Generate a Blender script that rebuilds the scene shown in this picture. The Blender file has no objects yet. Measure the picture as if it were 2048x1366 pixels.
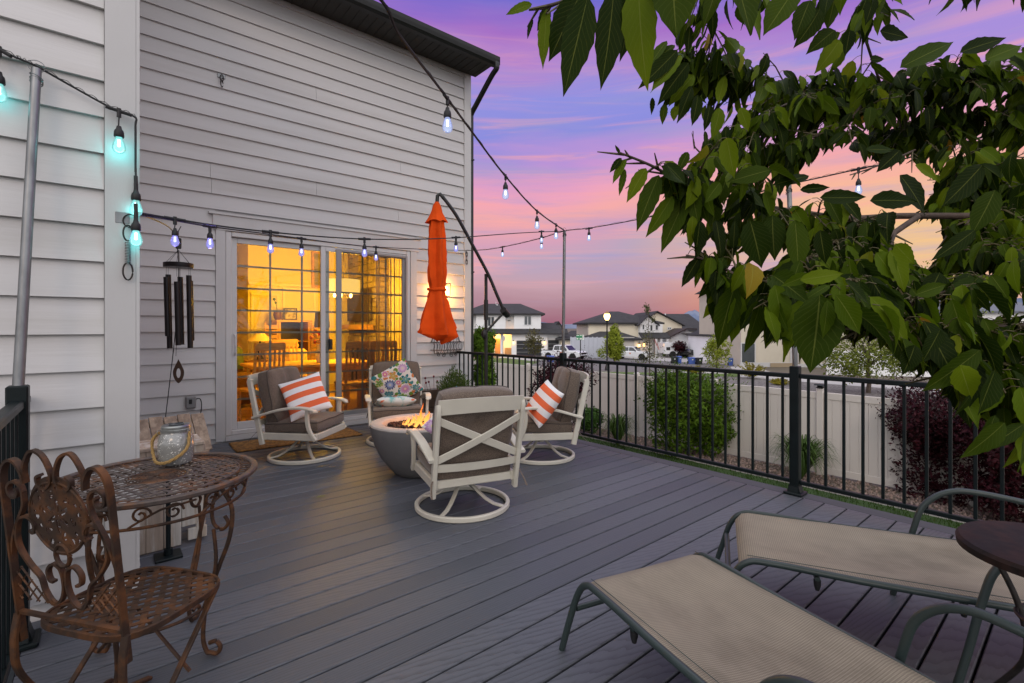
import bpy, bmesh, math, random
from mathutils import Vector, Matrix, Euler, noise as mnoise
R = math.radians
SC = bpy.context.scene
COL = SC.collection
# ------------------------------------------------------------------ camera
EYE = 1.32
FPX = 975.0
cam_d = bpy.data.cameras.new('camera')
cam = bpy.data.objects.new('camera', cam_d); COL.objects.link(cam)
cam.location = (0, 0, EYE); cam.rotation_euler = (R(90), 0, R(-39.7))
cam_d.sensor_width = 36; cam_d.lens = FPX / 2048 * 36
cam_d.shift_y = -28 / 2048
cam_d.clip_start = 0.05; cam_d.clip_end = 4000
SC.camera = cam
FW = Vector((math.sin(R(39.7)), math.cos(R(39.7)), 0))
RT = Vector((math.cos(R(39.7)), -math.sin(R(39.7)), 0))
def P(px, py, t):
    """world point seen at photo pixel (px,py) at depth t"""
    return Vector((0, 0, EYE)) + (FW + RT * ((px - 1024) / FPX) + Vector((0, 0, 1)) * ((655 - py) / FPX)) * t
def G(px, py, z=0.0):
    """world point seen at photo pixel (px,py) on the level z"""
    t = (EYE - z) * FPX / (py - 655)
    return P(px, py, t)
# ------------------------------------------------------------------ render, exposure
SC.view_settings.view_transform = 'Standard'
SC.view_settings.look = 'None'
SC.view_settings.exposure = 0.0
SC.cycles.use_denoising = True
SC.cycles.max_bounces = 8
SC.cycles.transparent_max_bounces = 12
SC.cycles.caustics_reflective = False
SC.cycles.caustics_refractive = False
SC.cycles.sample_clamp_indirect = 6
# ------------------------------------------------------------------ world: dusk sky
def lin(r, g, b):
    f = lambda c: ((c / 255 + 0.055) / 1.055) ** 2.4 if c / 255 > 0.04045 else c / 255 / 12.92
    return (f(r), f(g), f(b), 1)
W = bpy.data.worlds.new("World"); SC.world = W; W.use_nodes = True
nt = W.node_tree
for n in list(nt.nodes): nt.nodes.remove(n)
def wn(t, **k):
    n = nt.nodes.new(t)
    for a, b in k.items(): setattr(n, a, b)
    return n
def wm(op, a, b=None, c=None, clamp=False):
    n = wn('ShaderNodeMath', operation=op); n.use_clamp = clamp
    for i, v in enumerate((a, b, c)):
        if v is None: continue
        if isinstance(v, (int, float)): n.inputs[i].default_value = v
        else: nt.links.new(v, n.inputs[i])
    return n.outputs[0]
def wdot(v, d):
    n = wn('ShaderNodeVectorMath', operation='DOT_PRODUCT')
    nt.links.new(v, n.inputs[0]); n.inputs[1].default_value = d
    return n.outputs['Value']
def wnoise(v, scale, rot=(0, 0, 0), detail=4, rough=.55, dist=0.0):
    m = wn('ShaderNodeMapping'); m.inputs['Scale'].default_value = scale; m.inputs['Rotation'].default_value = rot
    nt.links.new(v, m.inputs['Vector'])
    n = wn('ShaderNodeTexNoise'); nt.links.new(m.outputs[0], n.inputs['Vector'])
    n.inputs['Scale'].default_value = 1; n.inputs['Detail'].default_value = detail
    n.inputs['Roughness'].default_value = rough; n.inputs['Distortion'].default_value = dist
    return n.outputs['Fac']
def wramp(fac, stops):
    n = wn('ShaderNodeValToRGB'); nt.links.new(fac, n.inputs[0])
    cr = n.color_ramp
    while len(cr.elements) > 1: cr.elements.remove(cr.elements[-1])
    cr.elements[0].position = stops[0][0]; cr.elements[0].color = stops[0][1]
    for p, c in stops[1:]:
        e = cr.elements.new(p); e.color = c
    return n.outputs[0]
def wmix(f, a, b, mode='MIX'):
    n = wn('ShaderNodeMix', data_type='RGBA', blend_type=mode)
    if isinstance(f, (int, float)): n.inputs[0].default_value = f
    else: nt.links.new(f, n.inputs[0])
    for i, v in ((6, a), (7, b)):
        if isinstance(v, tuple): n.inputs[i].default_value = v
        else: nt.links.new(v, n.inputs[i])
    return n.outputs[2]
tc = wn('ShaderNodeTexCoord'); dirv = tc.outputs['Generated']
sx = wn('ShaderNodeSeparateXYZ'); nt.links.new(dirv, sx.inputs[0]); zz = sx.outputs['Z']
rr = wdot(dirv, RT); ff = wdot(dirv, FW)
# slightly tilted bands of cloud, wavy at two scales
n1 = wnoise(dirv, (1.6, 1.6, 5.5), detail=3)
n2 = wnoise(dirv, (3.2, 3.2, 26.0), rot=(R(3), R(-4), 0), detail=6, rough=.6, dist=.4)
e = wm('ADD', zz, wm('MULTIPLY', wm('SUBTRACT', n1, .5), .17))
e = wm('ADD', e, wm('MULTIPLY', wm('SUBTRACT', n2, .5), .05))
e = wm('ADD', e, wm('MULTIPLY', rr, .035))
rampA = wramp(e, [(0.0, lin(160, 106, 124)), (.045, lin(174, 132, 144)), (.10, lin(198, 160, 172)),
    (.15, lin(186, 166, 190)), (.19, lin(214, 162, 186)), (.235, lin(245, 172, 170)), (.275, lin(238, 165, 190)), (.33, lin(196, 150, 212)),
    (.375, lin(140, 142, 222)), (.42, lin(146, 146, 224)), (.47, lin(178, 134, 206)), (.515, lin(166, 112, 198)), (.57, lin(114, 108, 206)),
    (.66, lin(96, 100, 200)), (.80, lin(120, 125, 190)), (1, lin(135, 138, 180))])
rampB = wramp(e, [(0.0, lin(228, 140, 112)), (.06, lin(246, 168, 122)), (.11, lin(236, 186, 158)), (.16, lin(252, 204, 130)),
    (.22, lin(250, 194, 148)), (.28, lin(244, 172, 166)), (.34, lin(226, 164, 200)), (.40, lin(186, 146, 216)), (.47, lin(160, 132, 220)),
    (.6, lin(120, 120, 215)), (.80, lin(120, 125, 190)), (1, lin(135, 138, 180))])
GD = (FW + RT * .92 + Vector((0, 0, .14))).normalized()
gold = wdot(dirv, GD)
gm = wn('ShaderNodeMapRange', interpolation_type='SMOOTHSTEP'); nt.links.new(gold, gm.inputs[0])
gm.inputs[1].default_value = .86; gm.inputs[2].default_value = .995
col = wmix(wm('MULTIPLY', gm.outputs[0], .85), rampA, rampB)
# thin lit streaks of cirrus
st = wnoise(dirv, (2.2, 2.2, 34.0), rot=(R(-7), R(6), 0), detail=5, rough=.62, dist=.8)
sm = wn('ShaderNodeMapRange', interpolation_type='SMOOTHSTEP'); nt.links.new(st, sm.inputs[0])
sm.inputs[1].default_value = .46; sm.inputs[2].default_value = .78; sm.inputs[4].default_value = .85
lowm = wn('ShaderNodeMapRange'); nt.links.new(zz, lowm.inputs[0]); lowm.inputs[1].default_value = .03; lowm.inputs[2].default_value = .12
him = wn('ShaderNodeMapRange'); nt.links.new(zz, him.inputs[0]); him.inputs[1].default_value = .36; him.inputs[2].default_value = .5
him.inputs[3].default_value = 1; him.inputs[4].default_value = .25
col = wmix(wm('MULTIPLY', wm('MULTIPLY', sm.outputs[0], lowm.outputs[0]), him.outputs[0]), col, lin(252, 170, 168))
# bluish gaps between the clouds
gp = wnoise(dirv, (2.8, 2.8, 30.0), rot=(R(5), R(3), R(40)), detail=5, rough=.6)
gq = wn('ShaderNodeMapRange', interpolation_type='SMOOTHSTEP'); nt.links.new(gp, gq.inputs[0])
gq.inputs[1].default_value = .44; gq.inputs[2].default_value = .74; gq.inputs[4].default_value = .65
col = wmix(wm('MULTIPLY', wm('MULTIPLY', gq.outputs[0], lowm.outputs[0]), him.outputs[0]), col, lin(160, 158, 206))
# unseen sky behind the camera and overhead, brightened and kept neutral as added fill
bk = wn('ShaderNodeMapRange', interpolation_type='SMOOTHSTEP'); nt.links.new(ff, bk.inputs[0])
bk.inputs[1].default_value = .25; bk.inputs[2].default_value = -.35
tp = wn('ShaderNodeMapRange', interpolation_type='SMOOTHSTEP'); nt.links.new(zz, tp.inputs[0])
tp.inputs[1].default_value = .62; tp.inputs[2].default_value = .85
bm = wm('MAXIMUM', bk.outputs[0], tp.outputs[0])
SKYFILL = (1.55, 1.55, 1.62, 1)
col = wmix(bm, col, SKYFILL)
dn = wn('ShaderNodeMapRange'); nt.links.new(zz, dn.inputs[0]); dn.inputs[1].default_value = -.02; dn.inputs[2].default_value = .0
col = wmix(dn.outputs[0], (.10, .085, .085, 1), col)
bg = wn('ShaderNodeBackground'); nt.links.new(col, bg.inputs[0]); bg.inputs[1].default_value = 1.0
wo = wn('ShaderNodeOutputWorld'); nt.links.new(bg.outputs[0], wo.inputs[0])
# added soft warm key from behind the camera, where no sun stands
sun_d = bpy.data.lights.new('sun', 'SUN'); sun_d.energy = .35; sun_d.angle = R(14); sun_d.color = (1, .72, .5)
sun = bpy.data.objects.new('sun', sun_d); COL.objects.link(sun)
sd = Vector((-.75, -.9, .55)).normalized()
sun.rotation_euler = sd.to_track_quat('Z', 'Y').to_euler()
sun['kind'] = 'structure'
# ------------------------------------------------------------------ materials
MATS = {}
def mat(name, color, rough=.6, metal=0.0, var=.0, vs=4.0, bump=0.0, bs=60.0, stretch=(1, 1, 1), spec=None, island=None,
        second=None, sec_scale=6.0, sec_lo=.45, sec_hi=.6, trans=0.0, bdist=.002, emit=None, estr=0.0, coat=0.0, detail=4):
    m = bpy.data.materials.new(name); m.use_nodes = True; t = m.node_tree
    b = t.nodes['Principled BSDF']; out = t.nodes['Material Output']
    L = t.links.new
    if spec is None: spec = .12 if (trans or island is not None) else .4
    c4 = tuple(color) + (1,) if len(color) == 3 else tuple(color)
    b.inputs['Specular IOR Level'].default_value = spec; b.inputs['Roughness'].default_value = rough; b.inputs['Metallic'].default_value = metal
    if coat: b.inputs['Coat Weight'].default_value = coat
    co = t.nodes.new('ShaderNodeTexCoord'); mp = t.nodes.new('ShaderNodeMapping'); mp.inputs['Scale'].default_value = stretch
    L(co.outputs['Object'], mp.inputs['Vector'])
    def noi(s, d=detail, r=.55):
        n = t.nodes.new('ShaderNodeTexNoise'); n.inputs['Scale'].default_value = s; n.inputs['Detail'].default_value = d
        n.inputs['Roughness'].default_value = r
        L(mp.outputs[0], n.inputs['Vector']); return n.outputs['Fac']
    def mix(f, a, bb, mode='MIX'):
        n = t.nodes.new('ShaderNodeMix'); n.data_type = 'RGBA'; n.blend_type = mode
        if isinstance(f, (int, float)): n.inputs[0].default_value = f
        else: L(f, n.inputs[0])
        for i, v in ((6, a), (7, bb)):
            if isinstance(v, tuple): n.inputs[i].default_value = v
            else: L(v, n.inputs[i])
        return n.outputs[2]
    def mr(f, a, bb, c=0, d=1, it='SMOOTHSTEP'):
        n = t.nodes.new('ShaderNodeMapRange'); n.interpolation_type = it; L(f, n.inputs[0])
        for i, v in enumerate((a, bb, c, d)): n.inputs[i + 1].default_value = v
        return n.outputs[0]
    cur = c4
    if second is not None:
        cur = mix(mr(noi(sec_scale, 5, .62), sec_lo, sec_hi), cur, tuple(second) + (1,))
    if island is not None:
        g = t.nodes.new('ShaderNodeNewGeometry')
        cur = mix(g.outputs['Random Per Island'], cur, tuple(island) + (1,))
    if var:
        v = mr(noi(vs), .3, .7, 1 - var, 1 + var, 'LINEAR')
        cc = t.nodes.new('ShaderNodeCombineColor')
        for i in range(3): L(v, cc.inputs[i])
        cur = mix(1.0, cur, cc.outputs[0], 'MULTIPLY')
    if isinstance(cur, tuple): b.inputs['Base Color'].default_value = cur
    else: L(cur, b.inputs['Base Color'])
    if bump:
        bn = t.nodes.new('ShaderNodeBump'); bn.inputs['Strength'].default_value = bump; bn.inputs['Distance'].default_value = bdist
        L(noi(bs, 5, .6), bn.inputs['Height']); L(bn.outputs[0], b.inputs['Normal'])
    if emit is not None:
        b.inputs['Emission Color'].default_value = tuple(emit) + (1,); b.inputs['Emission Strength'].default_value = estr
    if trans:
        tr = t.nodes.new('ShaderNodeBsdfTranslucent')
        if isinstance(cur, tuple): tr.inputs[0].default_value = cur
        else: L(cur, tr.inputs[0])
        ms = t.nodes.new('ShaderNodeMixShader'); ms.inputs[0].default_value = trans
        L(b.outputs[0], ms.inputs[1]); L(tr.outputs[0], ms.inputs[2]); L(ms.outputs[0], out.inputs[0])
    MATS[name] = m
    return m
def emat(name, color, s):
    m = bpy.data.materials.new(name); m.use_nodes = True; t = m.node_tree
    t.nodes.remove(t.nodes['Principled BSDF'])
    e = t.nodes.new('ShaderNodeEmission'); e.inputs[0].default_value = tuple(color) + (1,); e.inputs[1].default_value = s
    t.links.new(e.outputs[0], t.nodes['Material Output'].inputs[0]); return m
# ------------------------------------------------------------------ mesh helpers
class MB:
    def __init__(s): s.v = []; s.f = []; s.mi = []; s.cur = 0
    def add(s, vs, fs):
        o = len(s.v); s.v += [Vector(p) for p in vs]
        for f in fs: s.f.append([i + o for i in f]); s.mi.append(s.cur)
    def box(s, c, d, rot=None):
        c = Vector(c); h = Vector(d) / 2
        vs = [Vector((x * h.x, y * h.y, z * h.z)) for x in (-1, 1) for y in (-1, 1) for z in (-1, 1)]
        if rot is not None: vs = [rot @ v for v in vs]
        s.add([v + c for v in vs], [(0, 1, 3, 2), (4, 6, 7, 5), (0, 4, 5, 1), (2, 3, 7, 6), (0, 2, 6, 4), (1, 5, 7, 3)]); return s
    def bx(s, x0, x1, y0, y1, z0, z1):
        return s.box(((x0 + x1) / 2, (y0 + y1) / 2, (z0 + z1) / 2), (abs(x1 - x0), abs(y1 - y0), abs(z1 - z0)))
    def cbox(s, c, d, ch=.004, rot=None):
        """box with chamfered edges"""
        c = Vector(c); h = Vector(d) / 2; ch = min(ch, min(h) * .9)
        vs = []; idx = {}
        for x in (-1, 1):
            for y in (-1, 1):
                for z in (-1, 1):
                    for a in range(3):
                        p = Vector((x * (h.x - (ch if a != 0 else 0)), y * (h.y - (ch if a != 1 else 0)), z * (h.z - (ch if a != 2 else 0))))
                        idx[(x, y, z, a)] = len(vs); vs.append(p)
        I = lambda x, y, z, a: idx[(x, y, z, a)]
        fs = []
        for q in (-1, 1):
            fs.append([I(q, -1, -1, 0), I(q, 1, -1, 0), I(q, 1, 1, 0), I(q, -1, 1, 0)])
            fs.append([I(-1, q, -1, 1), I(1, q, -1, 1), I(1, q, 1, 1), I(-1, q, 1, 1)])
            fs.append([I(-1, -1, q, 2), I(1, -1, q, 2), I(1, 1, q, 2), I(-1, 1, q, 2)])
            for r in (-1, 1):
                fs.append([I(q, r, -1, 0), I(q, r, 1, 0), I(q, r, 1, 1), I(q, r, -1, 1)])
                fs.append([I(q, -1, r, 0), I(q, 1, r, 0), I(q, 1, r, 2), I(q, -1, r, 2)])
                fs.append([I(-1, q, r, 1), I(1, q, r, 1), I(1, q, r, 2), I(-1, q, r, 2)])
        for x in (-1, 1):
            for y in (-1, 1):
                for z in (-1, 1): fs.append([I(x, y, z, 0), I(x, y, z, 1), I(x, y, z, 2)])
        if rot is not None: vs = [rot @ v for v in vs]
        s.add([v + c for v in vs], fs); return s
    def cyl(s, a, b, r0, r1=None, n=12, cap=True):
        r1 = r0 if r1 is None else r1
        a = Vector(a); b = Vector(b); q = (b - a).to_track_quat('Z', 'Y')
        vs = []
        for p, r in ((a, r0), (b, r1)):
            for i in range(n):
                w = 2 * math.pi * i / n
                vs.append(p + q @ Vector((r * math.cos(w), r * math.sin(w), 0)))
        fs = [(i, (i + 1) % n, n + (i + 1) % n, n + i) for i in range(n)]
        if cap: fs += [tuple(range(n - 1, -1, -1)), tuple(range(n, 2 * n))]
        s.add(vs, fs); return s
    def sweep(s, pts, prof, closed=False, up=(0, 0, 1), scale=None, cap=True):
        """sweep 2-D profile [(a,b)..] along pts: a runs sideways, b along 'up'"""
        pts = [Vector(p) for p in pts]; n = len(pts); m = len(prof); up = Vector(up)
        vs = []; lastn = None
        for i, p in enumerate(pts):
            if closed: d = pts[(i + 1) % n] - pts[i - 1]
            else: d = pts[min(i + 1, n - 1)] - pts[max(i - 1, 0)]
            if d.length < 1e-9: d = Vector((0, 0, 1))
            d.normalize()
            sd = d.cross(up)
            if sd.length < .05: sd = lastn - d * lastn.dot(d) if lastn is not None else d.orthogonal()
            sd.normalize()
            if lastn is not None and sd.dot(lastn) < 0 and abs(d.dot(up)) > .3: sd = -sd
            lastn = sd; u = sd.cross(d)
            k = scale[i] if scale else 1
            for a, b in prof: vs.append(p + sd * a * k + u * b * k)
        fs = []
        for i in range(n if closed else n - 1):
            j = (i + 1) % n
            for k in range(m): fs.append((i * m + k, i * m + (k + 1) % m, j * m + (k + 1) % m, j * m + k))
        if not closed and cap: fs += [tuple(range(m - 1, -1, -1)), tuple(range((n - 1) * m, n * m))]
        s.add(vs, fs); return s
    def tube(s, pts, r, n=8, closed=False, scale=None, up=(0, 0, 1)):
        return s.sweep(pts, [(r * math.cos(2 * math.pi * i / n), r * math.sin(2 * math.pi * i / n)) for i in range(n)], closed, up, scale)
    def bar(s, pts, w, h, closed=False, up=(0, 0, 1), scale=None):
        c = min(w, h) * .22
        pr = [(-w / 2 + c, -h / 2), (w / 2 - c, -h / 2), (w / 2, -h / 2 + c), (w / 2, h / 2 - c), (w / 2 - c, h / 2), (-w / 2 + c, h / 2), (-w / 2, h / 2 - c), (-w / 2, -h / 2 + c)]
        return s.sweep(pts, pr, closed, up, scale)
    def lathe(s, prof, n=24, c=(0, 0, 0)):
        c = Vector(c); m = len(prof); vs = []
        for i in range(n):
            w = 2 * math.pi * i / n
            for r, z in prof: vs.append(c + Vector((r * math.cos(w), r * math.sin(w), z)))
        fs = []
        for i in range(n):
            j = (i + 1) % n
            for k in range(m - 1): fs.append((i * m + k, j * m + k, j * m + k + 1, i * m + k + 1))
        s.add(vs, fs); return s
    def prism(s, poly, axis, a, b):
        """extrude a 2-D polygon along axis from a to b"""
        def mk(p, q):
            if axis == 'x': return (q, p[0], p[1])
            if axis == 'y': return (p[0], q, p[1])
            return (p[0], p[1], q)
        n = len(poly); vs = [mk(p, a) for p in poly] + [mk(p, b) for p in poly]
        s.add(vs, [tuple(range(n)), tuple(range(2 * n - 1, n - 1, -1))] + [(i, n + i, n + (i + 1) % n, (i + 1) % n) for i in range(n)]); return s
    def sphere(s, c, r, nu=12, nv=8, sc=(1, 1, 1)):
        c = Vector(c); vs = [c + Vector((0, 0, r * sc[2]))]
        for j in range(1, nv):
            a = math.pi * j / nv
            for i in range(nu):
                w = 2 * math.pi * i / nu
                vs.append(c + Vector((r * sc[0] * math.sin(a) * math.cos(w), r * sc[1] * math.sin(a) * math.sin(w), r * sc[2] * math.cos(a))))
        vs.append(c - Vector((0, 0, r * sc[2]))); fs = []
        for i in range(nu): fs.append((0, 1 + i, 1 + (i + 1) % nu))
        for j in range(nv - 2):
            for i in range(nu):
                a = 1 + j * nu; b = a + nu
                fs.append((a + i, b + i, b + (i + 1) % nu, a + (i + 1) % nu))
        l = len(vs) - 1; a = 1 + (nv - 2) * nu
        for i in range(nu): fs.append((l, a + (i + 1) % nu, a + i))
        s.add(vs, fs); return s
    def xf(s, m):
        s.v = [m @ v for v in s.v]; return s
    def build(s, name, m, parent=None, smooth=False, world=False, sub=0, fix=True):
        vs = s.v
        if world and parent is not None:
            off = parent.location.copy(); pp = parent.parent
            while pp is not None: off += pp.location; pp = pp.parent
            vs = [v - off for v in vs]
        me = bpy.data.meshes.new(name); me.from_pydata([tuple(v) for v in vs], [], s.f)
        for mm in (m if isinstance(m, (list, tuple)) else [m]): me.materials.append(mm)
        if isinstance(m, (list, tuple)):
            me.polygons.foreach_set('material_index', s.mi)
        if fix and len(s.f) < 60000:
            bm = bmesh.new(); bm.from_mesh(me); bmesh.ops.recalc_face_normals(bm, faces=bm.faces); bm.to_mesh(me); bm.free()
        if smooth:
            me.polygons.foreach_set('use_smooth', [True] * len(me.polygons))
            try: me.set_sharp_from_angle(angle=R(smooth if smooth is not True else 50))
            except Exception: pass
        me.update()
        o = bpy.data.objects.new(name, me); COL.objects.link(o)
        if parent is not None: o.parent = parent
        if sub:
            md = o.modifiers.new('sub', 'SUBSURF'); md.levels = sub; md.render_levels = sub
        return o
def tag(o, label=None, cat=None, group=None, kind=None):
    if label: o['label'] = label
    if cat: o['category'] = cat
    if group: o['group'] = group
    if kind: o['kind'] = kind
    return o
def thing(name, label, cat, loc=(0, 0, 0), rz=0, group=None):
    o = bpy.data.objects.new(name, None); COL.objects.link(o); o.location = loc; o.rotation_euler = (0, 0, rz)
    o.empty_display_size = .1
    return tag(o, label, cat, group)
KIDS = {}
def copy_tree(o, parent=None):
    c = o.copy(); COL.objects.link(c); c.parent = parent
    for ch in o.children: copy_tree(ch, c)
    return c
def plight(name, loc, color, e, r=.05, parent=None):
    d = bpy.data.lights.new(name, 'POINT'); d.energy = e; d.color = color; d.shadow_soft_size = r
    o = bpy.data.objects.new(name, d); COL.objects.link(o)
    if parent is not None: o.parent = parent
    o.location = loc; return o
def bez(a, b, c, d, n=10):
    a, b, c, d = map(Vector, (a, b, c, d)); o = []
    for i in range(n + 1):
        t = i / n; o.append(a * (1 - t) ** 3 + b * 3 * t * (1 - t) ** 2 + c * 3 * t * t * (1 - t) + d * t ** 3)
    return o
def smooth_line(pts, n=8):
    """Catmull-Rom through points"""
    pts = [Vector(p) for p in pts]; o = []
    for i in range(len(pts) - 1):
        p0 = pts[max(i - 1, 0)]; p1 = pts[i]; p2 = pts[i + 1]; p3 = pts[min(i + 2, len(pts) - 1)]
        for k in range(n):
            t = k / n
            o.append(.5 * ((2 * p1) + (p2 - p0) * t + (2 * p0 - 5 * p1 + 4 * p2 - p3) * t * t + (3 * p1 - p0 - 3 * p2 + p3) * t ** 3))
    o.append(pts[-1]); return o
def spiral(c, r0, r1, a0, turns, ax, ay, n=22):
    """points of a scroll in the plane ax, ay"""
    c = Vector(c); ax = Vector(ax); ay = Vector(ay); o = []
    for i in range(n + 1):
        t = i / n; r = r0 + (r1 - r0) * t; a = a0 + turns * 2 * math.pi * t
        o.append(c + ax * r * math.cos(a) + ay * r * math.sin(a))
    return o
rnd = random.Random(7)
# ================================================================== materials used by the setting
m_siding = mat('siding_paint', (.54, .53, .525), .55, second=(.47, .455, .44), sec_scale=1.7, sec_lo=.42, sec_hi=.75, var=.05, vs=1.3, bump=.35, bs=14, stretch=(.22, 1, 3.2), bdist=.004)
m_siding_far = mat('siding_paint_smooth', (.50, .49, .485), .55, second=(.425, .41, .395), sec_scale=.9, sec_lo=.42, sec_hi=.75, var=.045, vs=.8, bump=.16, bs=14, stretch=(.22, 1, 3.2), bdist=.003)
m_trim = mat('trim_paint', (.48, .475, .47), .5, var=.05, vs=2.5, bump=.3, bs=45, bdist=.003, stretch=(1, 1, .5))
m_vinyl = mat('white_vinyl_frame', (.52, .515, .51), .35, var=.03)
m_bronze = mat('dark_bronze_metal', (.020, .021, .021), .4, metal=.3, var=.15)
m_soffit = mat('soffit_metal', (.030, .030, .028), .6, metal=.1, var=.1)
m_rail = mat('black_rail_paint', (.0055, .0095, .0105), .42, var=.25, vs=9, bump=.1, bs=200, spec=.2)
m_galv = mat('galvanised_steel', (.20, .205, .21), .45, metal=.8, var=.3, vs=22, stretch=(1, 1, .25), bump=.1, bs=80)
m_shingle = mat('dark_shingles', (.045, .043, .044), .9, var=.3, vs=3, bump=.6, bs=12, stretch=(1, 1, 3))
m_roof_dist = mat('far_shingles', (.034, .033, .034), .9, var=.28, vs=2.0)
m_wallw = mat('white_stucco', (.80, .80, .80), .8, var=.05, vs=.6)
m_wallc = mat('cream_stucco', (.78, .71, .56), .8, var=.05, vs=.6)
m_wallb = mat('beige_stucco', (.52, .47, .38), .85, var=.05, vs=.8, bump=.2, bs=30)
m_darkdoor = mat('dark_garage_door', (.018, .02, .025), .5)
m_winglass = mat('window_glass', (.05, .06, .065), .12, spec=.8)
m_winframe = mat('window_frame', (.7, .7, .7), .5)
# ---- composite decking: embossed grain, each board a little different
def deck_mat():
    m = bpy.data.materials.new('composite_decking'); m.use_nodes = True; t = m.node_tree; L = t.links.new
    b = t.nodes['Principled BSDF']; co = t.nodes.new('ShaderNodeTexCoord')
    def nn(ty, **k):
        n = t.nodes.new(ty)
        for a, v in k.items(): setattr(n, a, v)
        return n
    g = nn('ShaderNodeNewGeometry')
    off = nn('ShaderNodeVectorMath', operation='SCALE'); off.inputs[0].default_value = (37, 0, 0); L(g.outputs['Random Per Island'], off.inputs['Scale'])
    ad = nn('ShaderNodeVectorMath', operation='ADD'); L(co.outputs['Object'], ad.inputs[0]); L(off.outputs[0], ad.inputs[1])
    mp = nn('ShaderNodeMapping'); mp.inputs['Scale'].default_value = (.9, 7.0, 1); L(ad.outputs[0], mp.inputs[0])
    wv = nn('ShaderNodeTexWave', wave_type='RINGS', rings_direction='Z', wave_profile='SAW')
    wv.inputs['Scale'].default_value = 3.4; wv.inputs['Distortion'].default_value = 5.5; wv.inputs['Detail'].default_value = 2.5
    wv.inputs['Detail Scale'].default_value = .9; L(mp.outputs[0], wv.inputs['Vector'])
    mp2 = nn('ShaderNodeMapping'); mp2.inputs['Scale'].default_value = (2.2, 60, 1); L(ad.outputs[0], mp2.inputs[0])
    n2 = nn('ShaderNodeTexNoise'); n2.inputs['Scale'].default_value = 1.6; n2.inputs['Detail'].default_value = 4; L(mp2.outputs[0], n2.inputs['Vector'])
    n3 = nn('ShaderNodeTexNoise'); n3.inputs['Scale'].default_value = 1.1; n3.inputs['Detail'].default_value = 5; L(co.outputs['Object'], n3.inputs['Vector'])
    r = nn('ShaderNodeValToRGB'); r.color_ramp.elements[0].position = 0; r.color_ramp.elements[1].position = 1
    r.color_ramp.elements[0].color = (.058, .064, .077, 1); r.color_ramp.elements[1].color = (.112, .119, .138, 1)
    ma = nn('ShaderNodeMath', operation='MULTIPLY_ADD'); L(g.outputs['Random Per Island'], ma.inputs[0]); ma.inputs[1].default_value = .60
    mb_ = nn('ShaderNodeMath', operation='MULTIPLY'); L(n3.outputs['Fac'], mb_.inputs[0]); mb_.inputs[1].default_value = .6
    L(mb_.outputs[0], ma.inputs[2]); L(ma.outputs[0], r.inputs[0])
    mx = nn('ShaderNodeMix', data_type='RGBA', blend_type='MULTIPLY'); mx.inputs[0].default_value = .8; L(r.outputs[0], mx.inputs[6])
    r2 = nn('ShaderNodeValToRGB'); r2.color_ramp.elements[0].color = (.62, .62, .62, 1); r2.color_ramp.elements[1].position = .5
    L(wv.outputs['Fac'], r2.inputs[0]); L(r2.outputs[0], mx.inputs[7]); L(mx.outputs[2], b.inputs['Base Color'])
    sm_ = nn('ShaderNodeMath', operation='MULTIPLY_ADD'); L(n2.outputs['Fac'], sm_.inputs[0]); sm_.inputs[1].default_value = .7; L(wv.outputs['Fac'], sm_.inputs[2])
    bp = nn('ShaderNodeBump'); bp.inputs['Strength'].default_value = .55; bp.inputs['Distance'].default_value = .0016; L(sm_.outputs[0], bp.inputs['Height'])
    L(bp.outputs[0], b.inputs['Normal'])
    rr_ = nn('ShaderNodeMapRange'); L(n3.outputs['Fac'], rr_.inputs[0]); rr_.inputs[3].default_value = .36; rr_.inputs[4].default_value = .62
    L(rr_.outputs[0], b.inputs['Roughness']); b.inputs['Specular IOR Level'].default_value = .32
    return m
m_deck = deck_mat()
m_deck_edge = mat('composite_edge_board', (.080, .080, .090), .7, spec=.2, var=.15, vs=6, bump=.3, bs=30, stretch=(1, .1, 1))
m_fascia = mat('dark_fascia', (.02, .026, .03), .6, var=.2)
# ================================================================== deck
YW, YL, XR = 6.42, 3.09, 4.2
mb = MB(); k = 0; bw, gap = .1355, .0095; y = -1.72
while y < 6.42:
    y1 = min(y + bw, 6.415)
    x0 = -.27 if y < YL else .12
    if y < YL < y1: x0 = .12
    c = .0045
    if y1 - y > .03:
        mb.prism([(y + c, 0), (y, -c), (y, -.024), (y1, -.024), (y1, -c), (y1 - c, 0)], 'x', x0, 4.145)
    y += bw + gap
deck = mb.build('deck_boards', m_deck); tag(deck, kind='structure')
mb = MB(); mb.cbox((4.2195, 2.36, -.013), (.139, 8.12, .026), .003); mb.cbox((2.0, -1.80, -.013), (4.58, .139, .026), .003)
tag(mb.build('deck_border', m_deck_edge), kind='structure')
mb = MB(); mb.bx(4.262, 4.285, -1.86, 6.44, -.26, -.0265); mb.bx(-.27, 4.28, -1.885, -1.862, -.26, -.0265); mb.bx(-.295, -.272, -1.72, 3.06, -.3, .002)
mb.bx(-.26, 4.255, -1.85, 6.415, -.30, -.12)
tag(mb.build('deck_frame', m_fascia), kind='structure')
mb = MB(); mb.bx(-1.4, -.30, -1.7, 3.07, -.24, -.2); mb.bx(-1.4, -.3, -1.7, 3.07, -1.95, -.245)
tag(mb.build('lower_landing', m_fascia), kind='structure')
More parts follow.
